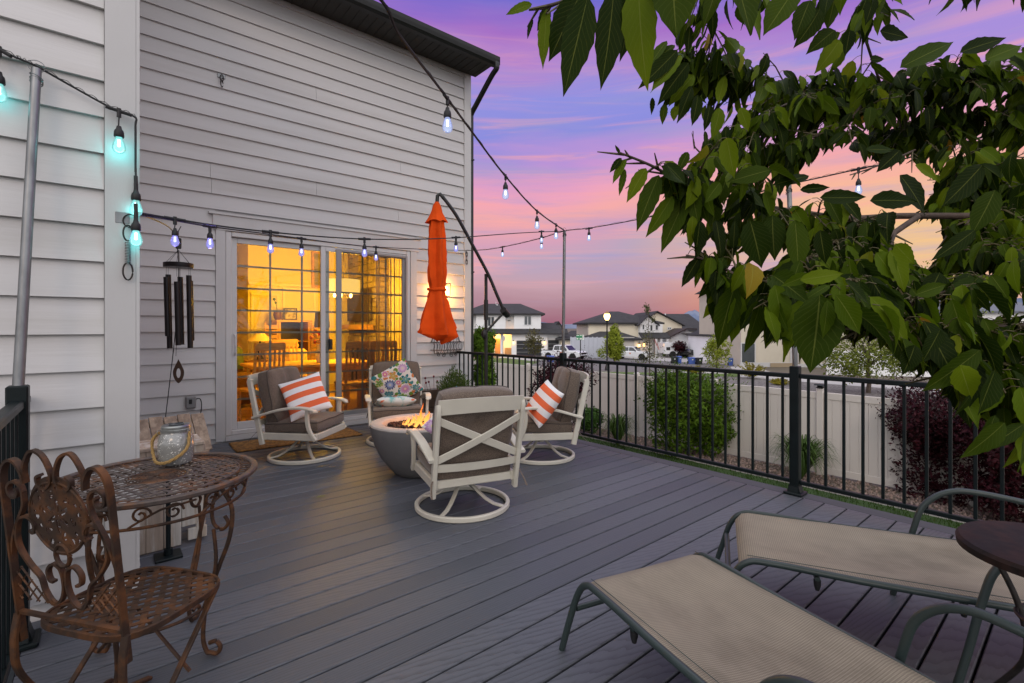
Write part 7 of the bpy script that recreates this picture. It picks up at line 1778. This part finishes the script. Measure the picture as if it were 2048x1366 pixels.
# hanging flag
fg = thing('flag', 'small striped flag hanging from the porch of the cream house', 'flag', P(1309, 690, 54)); mb = MB(); kk = 54 / 975
mb.tube([(0, 0, -.6), (0, 0, .7)], .02, 5); fo = mb.build('flag_pole', m_bronze, fg)
for i in range(5): mb = MB(); mb.box(((.14 + .06 * i) * RT.x, (.14 + .06 * i) * RT.y, .25 - .10 * i), (.07, .02, .75), Euler((0, R(-18), YAW)).to_matrix()); mb.build('cloth', mat('flag_red', (.5, .04, .05), .8) if i == 0 else (bpy.data.materials['flag_red'] if i % 2 == 0 else m_swhite), fg)
# ------------------------------------------------------------------ mountains
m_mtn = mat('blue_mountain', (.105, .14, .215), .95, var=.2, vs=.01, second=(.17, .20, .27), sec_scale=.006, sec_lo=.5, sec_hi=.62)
def ridge(prof, dist, dz=0):
    vs = []; n = len(prof)
    for dd, hk in ((0, 0), (.0, 1), (.35, .0)):
        for px, py in prof: b_ = P(px, 655, dist * (1 + dd)); vs.append(Vector((b_.x, b_.y, GZ - 2 if hk == 0 else EYE + (655 - py) * dist / FPX)))
    # slope the face back so it is a solid mass
    for i in range(n): p = P(prof[i][0], 655, dist * 1.12); vs[n + i].x, vs[n + i].y = p.x, p.y; vs[n + i].z = EYE + (655 - prof[i][1]) * dist * 1.12 / FPX
    fs = [(i, i + 1, n + i + 1, n + i) for i in range(n - 1)] + [(n + i, n + i + 1, 2 * n + i + 1, 2 * n + i) for i in range(n - 1)]
    mb = MB(); mb.add(vs, fs); return mb
pts = [(-400, 640), (300, 645), (900, 650), (1090, 644), (1120, 649), (1150, 648), (1180, 651), (1260, 655), (1330, 650), (1378, 622), (1390, 620), (1405, 627), (1420, 621), (1436, 626), (1450, 618), (1470, 640), (1500, 648), (1620, 640), (1700, 630), (1850, 612), (2000, 600), (2040, 596), (2200, 612), (2600, 640)]
fine = []
rg = random.Random(2)
for i in range(len(pts) - 1):
    m_ = max(2, int((pts[i + 1][0] - pts[i][0]) / 8))
    for q in range(m_): f = q / m_; fine.append((pts[i][0] + (pts[i + 1][0] - pts[i][0]) * f, pts[i][1] + (pts[i + 1][1] - pts[i][1]) * f + rg.uniform(-.8, .8)))
tag(ridge(fine, 1500).build('mountains', m_mtn, smooth=True), kind='structure')
# ================================================================== the cherry tree over the deck's right side
m_cbark = mat('cherry_bark', (.060, .038, .028), .7, var=.35, vs=40, bump=.6, bs=90, stretch=(1, 1, 1))
def leafmat():
    m = bpy.data.materials.new('cherry_leaves'); m.use_nodes = True; t = m.node_tree; L = t.links.new; b = t.nodes['Principled BSDF']
    g = t.nodes.new('ShaderNodeNewGeometry'); r = t.nodes.new('ShaderNodeValToRGB'); L(g.outputs['Random Per Island'], r.inputs[0])
    cr = r.color_ramp; cr.elements[0].color = (.006, .013, .0008, 1); cr.elements[1].color = (.15, .195, .008, 1)
    for p, c in ((.34, (.012, .025, .0012)), (.66, (.036, .062, .002)), (.84, (.075, .12, .004)), (.99, (.10, .14, .004)), (.996, (.20, .10, .010))):
        e = cr.elements.new(p); e.color = c + (1,)
    uv = t.nodes.new('ShaderNodeUVMap'); s = t.nodes.new('ShaderNodeSeparateXYZ'); L(uv.outputs[0], s.inputs[0])
    # midrib and side veins from the leaf's own coordinates
    def ma(op, a, b_=None, c_=None):
        n = t.nodes.new('ShaderNodeMath'); n.operation = op
        for i, v in enumerate((a, b_, c_)):
            if v is None: continue
            if isinstance(v, (int, float)): n.inputs[i].default_value = v
            else: L(v, n.inputs[i])
        return n.outputs[0]
    au = ma('ABSOLUTE', ma('SUBTRACT', s.outputs['X'], .5))
    mid = ma('LESS_THAN', au, .018)
    vn = ma('FRACT', ma('MULTIPLY', ma('SUBTRACT', s.outputs['Y'], ma('MULTIPLY', au, .55)), 11)); vein = ma('LESS_THAN', vn, .12)
    f = ma('MAXIMUM', ma('MULTIPLY', mid, .32), ma('MULTIPLY', vein, .08))
    mx = t.nodes.new('ShaderNodeMix'); mx.data_type = 'RGBA'; L(f, mx.inputs[0]); L(r.outputs[0], mx.inputs[6]); mx.inputs[7].default_value = (.22, .25, .05, 1)
    L(mx.outputs[2], b.inputs['Base Color']); b.inputs['Roughness'].default_value = .5; b.inputs['Specular IOR Level'].default_value = .06
    bp_ = t.nodes.new('ShaderNodeBump'); bp_.inputs['Strength'].default_value = .5; bp_.inputs['Distance'].default_value = .001; L(ma('SMOOTH_MIN', vn, .3, .1), bp_.inputs['Height']); L(bp_.outputs[0], b.inputs['Normal'])
    tr = t.nodes.new('ShaderNodeBsdfTranslucent'); hs = t.nodes.new('ShaderNodeHueSaturation'); hs.inputs['Value'].default_value = 1.6; L(mx.outputs[2], hs.inputs['Color']); L(hs.outputs[0], tr.inputs[0])
    ms = t.nodes.new('ShaderNodeMixShader'); ms.inputs[0].default_value = .30; L(b.outputs[0], ms.inputs[1]); L(tr.outputs[0], ms.inputs[2]); L(ms.outputs[0], t.nodes['Material Output'].inputs[0]); return m
m_leaf = leafmat()
RL = random.Random(11)
LV, LF, LUV = [], [], []
NS = 12
def cleaf(p, dr, nrm, L_, wid, fold, curl):
    """serrated, folded, curling cherry leaf from p along dr"""
    dr = dr.normalized(); sd_ = dr.cross(nrm).normalized(); up = sd_.cross(dr).normalized()
    base = len(LV); wr = RL.uniform(-.25, .25); ph = RL.random() * 6
    for k in range(NS + 1):
        f = k / NS; w = wid * .94 * (math.sin(math.pi * min(1, f ** .80) ) ** .75) * (1 - .42 * f ** 3) * 1.02 if 0 < k < NS else 0
        if f > .82: w *= 1 - ((f - .82) / .18) ** 1.3 * .62
        cu = curl * f * f
        cpt = p + dr * (L_ * f * (1 - .10 * abs(cu))) - up * (L_ * cu * .5) + sd_ * (wr * L_ * .25 * f * f)
        ws = w * (1.05 if k % 2 else .955)
        wav = .06 * wid * math.sin(f * 9 + ph)
        zz_ = fold * ws
        LV.append(cpt - sd_ * ws + up * (zz_ + wav)); LV.append(cpt - sd_ * ws * .5 + up * zz_ * .42); LV.append(cpt); LV.append(cpt + sd_ * ws * .5 + up * zz_ * .42); LV.append(cpt + sd_ * ws + up * (zz_ - wav))
        sh = -.012
    for k in range(NS):
        for c in range(4):
            a = base + k * 5 + c; LF.append((a, a + 1, a + 6, a + 5)); f0, f1 = k / NS, (k + 1) / NS; x0, x1 = c / 4, (c + 1) / 4
            LUV.append(((x0, f0), (x1, f0), (x1, f1), (x0, f1)))
tw = MB()
DOWN = Vector((0, 0, -1))
KEEP = []   # open windows of sky the real branches leave (photo outline, checked along the view)
def proj(p):
    d = p - Vector((0, 0, EYE)); z = d.dot(FW); return 1024 + d.dot(RT) / z * FPX, 655 - d.z / z * FPX, z
def inpoly(x, y, poly):
    c = False; n = len(poly)
    for i in range(n):
        x1, y1 = poly[i]; x2, y2 = poly[i - 1]
        if (y1 > y) != (y2 > y) and x < (x2 - x1) * (y - y1) / (y2 - y1) + x1: c = not c
    return c
OPEN = [[(0, -900), (1290, -900), (1290, 30), (1360, 60), (1290, 120), (1295, 170), (1320, 225), (1385, 255), (1400, 300), (1390, 330), (1340, 345), (1330, 400), (1345, 450), (1375, 500), (1390, 500), (1400, 530), (1410, 590), (1440, 660), (1500, 665), (1560, 720), (1600, 700), (1650, 705), (1690, 690), (1740, 680), (1790, 720), (1830, 770), (1880, 800), (1935, 860), (1990, 890), (2048, 900), (2048, 1400), (0, 1400)],
        [(1535, 70), (1585, 60), (1590, 110), (1555, 165), (1525, 120)], [(1500, 40), (1525, 60), (1495, 110), (1478, 80)], [(1760, 62), (1840, 55), (1900, 62), (1970, 40), (2000, 70), (1900, 95), (1850, 110), (1780, 120), (1735, 120)],
        [(1640, 318), (1700, 300), (1760, 345), (1835, 350), (1880, 380), (1850, 425), (1800, 428), (1720, 395), (1640, 385), (1600, 370)], [(1790, 450), (1900, 450), (1880, 520), (1840, 560), (1815, 520), (1760, 480)],
        [(1985, 130), (2030, 115), (2048, 140), (2000, 150)], [(1770, 100), (1850, 95), (1800, 130), (1690, 150), (1640, 130)], [(1850, 712), (1890, 700), (1880, 745), (1845, 755)]]
def ok(p):
    x, y_, z = proj(p)
    if z < .3: return False
    return not any(inpoly(x, y_, q) for q in OPEN)
def put(p, side, L_, droop=.75, out=None):
    """a leaf on its stalk at p"""
    for _ in range(5):
        o_ = (out if out is not None else Vector((0, 0, 0))) * RL.uniform(.2, .7) + side * RL.uniform(.25, .75) + Vector((RL.uniform(-.3, .3), RL.uniform(-.3, .3), RL.uniform(-.25, .15)))
        d = (o_ + DOWN * droop * RL.uniform(.6, 1.9)).normalized()
        st_ = (o_ * .8 + Vector((0, 0, .15))).normalized(); sl = L_ * RL.uniform(.16, .3); q = p + st_ * sl
        l2 = L_ * RL.choice((RL.uniform(.5, .8), RL.uniform(.8, 1.15), RL.uniform(.85, 1.2))); tip = q + d * l2; tip2 = tip - Vector((0, 0, l2 * .1))
        if ok(tip) and ok(tip2) and ok(q + d * l2 * .5): break
    else: return
    tw.tube([p, p.lerp(q, .5) + Vector((0, 0, .004)), q], .0009, 4)
    n_ = Vector((RL.uniform(-.7, .7), RL.uniform(-.7, .7), 1.0)).normalized() if abs(d.z) < .8 else (Vector((RL.uniform(-1, 1), RL.uniform(-1, 1), .3)) - FW * .5).normalized()
    cleaf(q, d, n_, l2, l2 * RL.uniform(.165, .235), RL.uniform(.05, .7), RL.uniform(.05, .9))
def limb(pts, r0, r1, seg=8):
    p = smooth_line([P(*q) for q in pts], seg); n = len(p); tw_ = MB(); tw_.tube(p, 1, 8, scale=[r0 + (r1 - r0) * i / (n - 1) for i in range(n)]); return p, tw_
limbs = MB(); ALL = []
def grow(pts, r0, r1, n_tw, tl, leafL, per, droop=.8, tip=True, along=0, bias=None, t0=.0):
    p, m_ = limb(pts, r0, r1); limbs.add(m_.v, m_.f); n = len(p)
    for i in range(n_tw):
        k = int((t0 + (1 - t0) * (i + RL.random()) / n_tw) * (n - 2)); a = p[k]; d = (p[k + 1] - p[k]).normalized()
        s = 1 if i % 2 else -1; sd_ = d.cross(Vector((0, 0, 1))).normalized() * s
        o_ = (d * RL.uniform(.3, 1.0) + sd_ * RL.uniform(.1, .9) + Vector((0, 0, RL.uniform(-.45, .45)))).normalized()
        if bias is not None: o_ = (o_ + bias).normalized()
        L_ = tl * RL.uniform(.5, 1.2); e_ = a + o_ * L_ + Vector((0, 0, -L_ * .18)); m2 = a.lerp(e_, .5) + Vector((0, 0, L_ * .08))
        x, y_, z = proj(e_)
        if not ok(e_): e_ = a.lerp(e_, .45); m2 = a.lerp(e_, .5)
        tw.tube([a, m2, e_], .0022, 5, scale=[1.3, 1, .5])
        for j in range(per):
            f = .15 + .85 * (j + RL.random() * .6) / per; q = a.lerp(m2, f * 2) if f < .5 else m2.lerp(e_, f * 2 - 1)
            s2 = 1 if j % 2 else -1; put(q, o_.cross(Vector((0, 0, 1))).normalized() * s2, leafL, droop, o_)
    if tip:
        for j in range(7):
            q = p[-1 - min(j * 2, n - 1)]; d = (p[-1] - p[-4]).normalized(); put(q, d.cross(Vector((0, 0, 1))).normalized() * (1 if j % 2 else -1), leafL * .85, droop, d)
    for j in range(along):
        k = int(RL.random() * (n - 2)); put(p[k], Vector((RL.uniform(-1, 1), RL.uniform(-1, 1), 0)), leafL, droop)
# limbs (photo position, depth)
grow([(2260, 150, 1.75), (2100, 160, 1.72), (1960, 162, 1.7), (1800, 170, 1.7), (1700, 188, 1.72), (1600, 184, 1.75), (1500, 150, 1.8), (1430, 138, 1.85), (1388, 122, 1.9)], .013, .003, 89, .22, 0.0862, 9, .95)
grow([(1640, 186, 1.72), (1560, 215, 1.6), (1490, 262, 1.55), (1450, 282, 1.55)], .005, .002, 22, .18, 0.0836, 9, .9)
grow([(1740, 180, 1.75), (1700, 240, 1.6), (1640, 270, 1.6), (1560, 290, 1.6)], .006, .002, 26, .20, 0.0836, 9, .9)
grow([(2200, 432, 1.35), (2040, 430, 1.34), (1950, 432, 1.33), (1800, 432, 1.32), (1700, 436, 1.3), (1600, 424, 1.28), (1520, 410, 1.22), (1440, 386, 1.15), (1370, 366, 1.1), (1300, 330, 1.06), (1238, 305, 1.03)], .011, .0022, 44, .15, 0.0792, 7, 1.0, t0=.30, tip=False)
grow([(1835, 434, 1.3), (1770, 480, 1.2), (1722, 532, 1.12), (1660, 560, 1.05), (1600, 575, 1.0)], .008, .003, 22, .15, 0.0880, 7, .9, t0=.3)
grow([(1720, 436, 1.3), (1680, 470, 1.2), (1650, 505, 1.15), (1600, 520, 1.1)], .004, .002, 17, .13, 0.0880, 8, 1.0)
grow([(1790, 466, 1.22), (1775, 520, 1.12), (1780, 570, 1.05)], .004, .002, 10, .09, 0.0836, 7, 1.0)
grow([(1830, 300, 1.5), (1760, 330, 1.4), (1700, 350, 1.35)], .003, .0015, 5, .08, 0.0792, 5, 1.0)
grow([(2200, 500, 1.25), (2040, 540, 1.15), (1940, 570, 1.08), (1850, 600, 1.0), (1760, 618, .96), (1650, 600, .92), (1560, 588, .95), (1490, 560, 1.0), (1420, 522, 1.05), (1372, 512, 1.08)], .009, .0018, 44, .13, 0.0862, 8, 1.0, tip=False)
grow([(1860, 600, 1.0), (1800, 640, .95), (1740, 650, .92), (1700, 660, .92)], .004, .002, 10, .12, 0.1012, 7, 1.0)
grow([(1700, 560, 1.0), (1640, 590, .95), (1600, 620, .92), (1560, 640, .92)], .004, .002, 8, .12, 0.1012, 7, 1.0)
grow([(2200, -90, 1.6), (1950, -60, 1.5), (1700, -55, 1.3), (1500, -60, 1.05), (1330, -50, .92), (1200, -25, .88), (1120, 5, .88), (1062, 18, .90)], .010, .002, 26, .12, 0.1056, 5, 1.25, tip=False)
grow([(1750, -40, 1.6), (1718, 30, 1.6), (1735, 90, 1.6), (1760, 165, 1.66)], .005, .004, 8, .16, 0.1038, 6, .9, tip=False)
grow([(1420, -60, 1.5), (1424, 40, 1.6), (1416, 120, 1.75)], .003, .002, 6, .14, 0.1012, 7, .9)
grow([(2240, 640, 1.2), (2060, 650, 1.1), (1960, 660, 1.02), (1880, 668, .98), (1800, 655, .98)], .008, .002, 31, .16, 0.0924, 8, .95)
grow([(2200, 730, 1.1), (2060, 728, 1.0), (1970, 735, .92), (1890, 748, .9)], .006, .002, 20, .14, 0.1056, 7, 1.0)
grow([(2240, 800, 1.05), (2100, 800, .95), (2010, 815, .9)], .005, .002, 11, .12, 0.1056, 7, 1.0)
grow([(2240, 300, 1.7), (2100, 320, 1.6), (2000, 335, 1.5), (1940, 372, 1.45), (1900, 330, 1.45)], .008, .002, 35, .2, 0.0862, 9, .9)
grow([(2240, 380, 1.5), (2080, 380, 1.45), (1990, 400, 1.4), (1930, 450, 1.3)], .006, .002, 29, .18, 0.0862, 9, .9)
grow([(2240, 230, 1.9), (2080, 240, 1.85), (1960, 240, 1.8), (1860, 250, 1.8), (1780, 262, 1.8)], .007, .002, 47, .2, 0.0845, 9, .9)
grow([(2240, 560, 1.4), (2100, 520, 1.35), (2000, 490, 1.3), (1930, 500, 1.25)], .006, .002, 29, .18, 0.0880, 9, .9)
grow([(2240, 60, 1.9), (2100, 90, 1.8), (2020, 130, 1.75), (1950, 140, 1.7), (1880, 150, 1.7)], .006, .002, 15, .18, 0.1012, 7, .6)
# outermost leaves, each hanging where the real tree shows one: (base x,y, tip x,y, depth, half-width share)
def hang(bx_, by, tx, ty, t_, wf=.22, tw_b=None, fold=.2, curl=.15, fwd=0.0):
    a = P(bx_, by, t_); b_ = P(tx, ty, t_ + fwd); d = b_ - a; n_ = (-FW + Vector((RL.uniform(-.6, .6), RL.uniform(-.6, .6), RL.uniform(-.1, .5)))).normalized()
    if tw_b is not None: q = P(*tw_b); tw.tube([q, q.lerp(a, .5) + Vector((0, 0, .006)), a], .0012, 5)
    cleaf(a, d, n_, d.length, d.length * wf, fold, curl)
for h_ in ((1470, 570, 1452, 650, .98, .22), (1480, 590, 1466, 690, .95, .2), (1510, 580, 1478, 640, .98, .26), (1530, 590, 1512, 680, .93, .24), (1550, 600, 1536, 700, .92, .22), (1455, 560, 1410, 640, 1.0, .2), (1500, 560, 1530, 640, .96, .26), (1590, 600, 1592, 700, .9, .26), (1545, 560, 1500, 610, .98, .22), (1565, 610, 1548, 660, .92, .3), (1600, 610, 1645, 700, .88, .26), (1520, 545, 1470, 560, 1.0, .2), (1485, 530, 1450, 560, 1.04, .22), (1176, -8, 1127, 193, .84, .17), (1160, -10, 1096, 120, .86, .22), (1228, -20, 1211, 182, .86, .16), (1243, -30, 1205, 90, .90, .2), (1277, -40, 1281, 178, .85, .17), (1262, -20, 1256, 120, .88, .2), (1093, 18, 1086, 136, .90, .13), (1098, 16, 1075, 60, .92, .25), (1064, 8, 1010, 26, .92, .20), (1065, 38, 1054, 77, .92, .16),
    (1345, -70, 1348, 77, .80, .32), (1462, -70, 1508, 66, .85, .30), (1588, -20, 1528, 72, .9, .27), (1620, 0, 1588, 76, .95, .25), (1292, 70, 1280, 42, .92, .2), (1640, 18, 1598, 95, 1.3, .24),
    (1334, 82, 1286, 142, 1.25, .17), (1350, 90, 1308, 118, 1.25, .2), (1355, 100, 1281, 178, 1.2, .17), (1362, 110, 1300, 182, 1.2, .2), (1378, 125, 1312, 206, 1.2, .18), (1388, 150, 1334, 208, 1.22, .2), (1330, 208, 1322, 249, 1.22, .2), (1384, 172, 1354, 247, 1.2, .2), (1396, 190, 1388, 252, 1.2, .22), (1305, 195, 1303, 230, 1.25, .16), (1352, 212, 1345, 242, 1.22, .3),
    (1420, 210, 1412, 262, 1.25, .2), (1440, 215, 1428, 280, 1.25, .22), (1410, 262, 1412, 300, 1.25, .18), (1480, 215, 1500, 262, 1.3, .25),
    (1252, 318, 1224, 368, 1.02, .17), (1243, 316, 1219, 345, 1.02, .2), (1250, 338, 1238, 392, 1.03, .13), (1292, 336, 1252, 404, 1.03, .19), (1318, 350, 1269, 462, 1.03, .17), (1352, 350, 1292, 400, 1.04, .22), (1345, 392, 1295, 476, 1.04, .17), (1358, 388, 1318, 440, 1.05, .15), (1372, 395, 1320, 505, 1.05, .17), (1378, 410, 1336, 480, 1.06, .2), (1376, 304, 1354, 346, 1.06, .22), (1412, 306, 1418, 368, 1.08, .32), (1395, 352, 1374, 422, 1.02, .25), (1440, 365, 1408, 405, 1.0, .28),
    (1240, 308, 1230, 288, 1.03, .15), (1388, 300, 1387, 262, 1.1, .08), (1540, 340, 1455, 362, 1.0, .22), (1618, 352, 1540, 368, 1.05, .18),
    (1385, 432, 1384, 498, 1.04, .2), (1400, 440, 1390, 520, 1.03, .26), (1432, 440, 1447, 517, 1.03, .3), (1470, 440, 1465, 520, 1.05, .12), (1500, 440, 1528, 538, 1.02, .3), (1545, 430, 1545, 522, 1.02, .26), (1590, 440, 1600, 545, 1.0, .28), (1640, 460, 1650, 530, 1.0, .25),
    (1398, 515, 1361, 574, 1.07, .19), (1402, 520, 1390, 577, 1.07, .13), (1434, 542, 1396, 597, 1.02, .2), (1438, 545, 1428, 650, 1.0, .22), (1490, 545, 1504, 612, .98, .25), (1506, 545, 1508, 528, 1.0, .2), (1470, 570, 1430, 700, .95, .2), (1520, 610, 1490, 706, .9, .22), (1500, 620, 1478, 660, .92, .25), (1560, 600, 1578, 728, .88, .22), (1550, 570, 1570, 665, .86, .3), (1640, 590, 1626, 748, .74, .30), (1655, 600, 1650, 680, .72, .22), (1672, 590, 1730, 668, .70, .25), (1620, 550, 1560, 570, .8, .2), (1690, 560, 1740, 610, .75, .2), (1600, 560, 1700, 545, .78, .16),
    (1830, 690, 1810, 752, .82, .3), (1880, 660, 1845, 730, .84, .25), (1960, 700, 1850, 790, .80, .18), (1920, 730, 1945, 800, .78, .34), (1990, 740, 1955, 830, .75, .3), (1940, 790, 1918, 830, .78, .2), (1990, 830, 1965, 905, .80, .18), (2010, 845, 1930, 922, .76, .2), (2048, 848, 1968, 900, .78, .16), (2060, 850, 2040, 946, .70, .26),
    (1822, 320, 1736, 352, 1.2, .0) if False else (1732, 300, 1792, 296, 1.3, .2), (1800, 300, 1755, 345, 1.3, .25), (1830, 330, 1885, 360, 1.25, .2), (1800, 350, 1862, 425, 1.1, .28), (1640, 395, 1735, 398, 1.0, .18), (1740, 402, 1842, 395, .95, .2), (1600, 380, 1660, 372, 1.05, .17), (1965, 330, 1888, 418, 1.2, .22), (1945, 330, 1910, 366, 1.25, .25), (1990, 380, 1950, 470, 1.1, .24), (1950, 460, 1870, 522, 1.1, .16),
    (1790, 488, 1828, 530, 1.0, .3), (1780, 500, 1820, 585, .95, .26), (1752, 505, 1795, 560, .95, .35), (1660, 545, 1690, 575, .9, .25), (1880, 545, 1850, 600, 1.0, .3), (1830, 590, 1900, 565, .9, .2),
    (1740, 128, 1820, 78, 1.5, 0) if False else (1760, 62, 1817, 76, 1.5, .34), (1800, 135, 1925, 72, 1.35, .16), (1920, 105, 2015, 70, 1.4, .17), (1970, 120, 2052, 85, 1.4, .22), (1670, 60, 1614, 104, 1.4, .26), (1680, 80, 1636, 145, 1.45, .24), (1700, 60, 1690, 112, 1.5, .25), (1740, 120, 1770, 115, 1.5, .3)):
    if h_[5] > 0: hang(*h_, fold=RL.uniform(.08, .4), curl=RL.uniform(.0, .3))
p_, m_ = limb([(1180, -30, .9), (1120, 4, .9), (1090, 16, .91), (1058, 20, .92)], .003, .0018); limbs.add(m_.v, m_.f)
p_, m_ = limb([(1400, 305, 1.1), (1388, 290, 1.1), (1386, 262, 1.1)], .002, .001); limbs.add(m_.v, m_.f)
# the trunk stands past the deck's end, out of the picture to the right
ct = Vector((3.3, -2.5, GZ))
tree_o = thing('cherry_tree', 'leafy cherry tree whose drooping branches fill the upper right over the loungers', 'tree', ct)
mb = MB()
mb.tube(smooth_line([ct, ct + Vector((.03, .02, 1.2)), ct + Vector((-.02, .1, 2.3)), ct + Vector((-.15, .3, 3.2)), ct + Vector((-.4, .5, 4.2))], 6), .085, 12, scale=None)
mb.build('trunk', m_cbark, tree_o, smooth=True, world=True)
for px, py, t_, z_ in ((2260, 150, 1.75, 3.3), (2200, 432, 1.35, 2.9), (2200, 500, 1.25, 2.6), (2200, -90, 1.6, 3.9), (2240, 640, 1.2, 2.4), (2200, 730, 1.1, 2.2), (2240, 800, 1.05, 2.1), (2240, 300, 1.7, 3.1), (2240, 380, 1.5, 3.0), (2240, 230, 1.9, 3.2), (2240, 560, 1.4, 2.7), (2240, 60, 1.9, 3.5)):
    e_ = P(px, py, t_); s_ = ct + Vector((-.02 - .1 * (z_ - 2.3), .1 + .12 * (z_ - 2.3), z_)); limbs.tube([s_, s_.lerp(e_, .5) + Vector((0, 0, .12)), e_], .012, 7, scale=[2.2, 1.6, .9])
limbs.build('limbs', m_cbark, tree_o, smooth=True, world=True)
tw.build('twigs', mat('green_twigs', (.075, .060, .022), .6), tree_o, world=True, fix=False)
me = bpy.data.meshes.new('leaves'); me.from_pydata([tuple(v - ct) for v in LV], [], LF); uvl = me.uv_layers.new(name='UVMap')
flat = [c for q in LUV for uvp in q for c in uvp]; uvl.data.foreach_set('uv', flat); me.materials.append(m_leaf); me.polygons.foreach_set('use_smooth', [True] * len(me.polygons)); me.update()
lo = bpy.data.objects.new('leaves', me); COL.objects.link(lo); lo.parent = tree_o
print('LEAVES', len(LF) // (NS * 4))
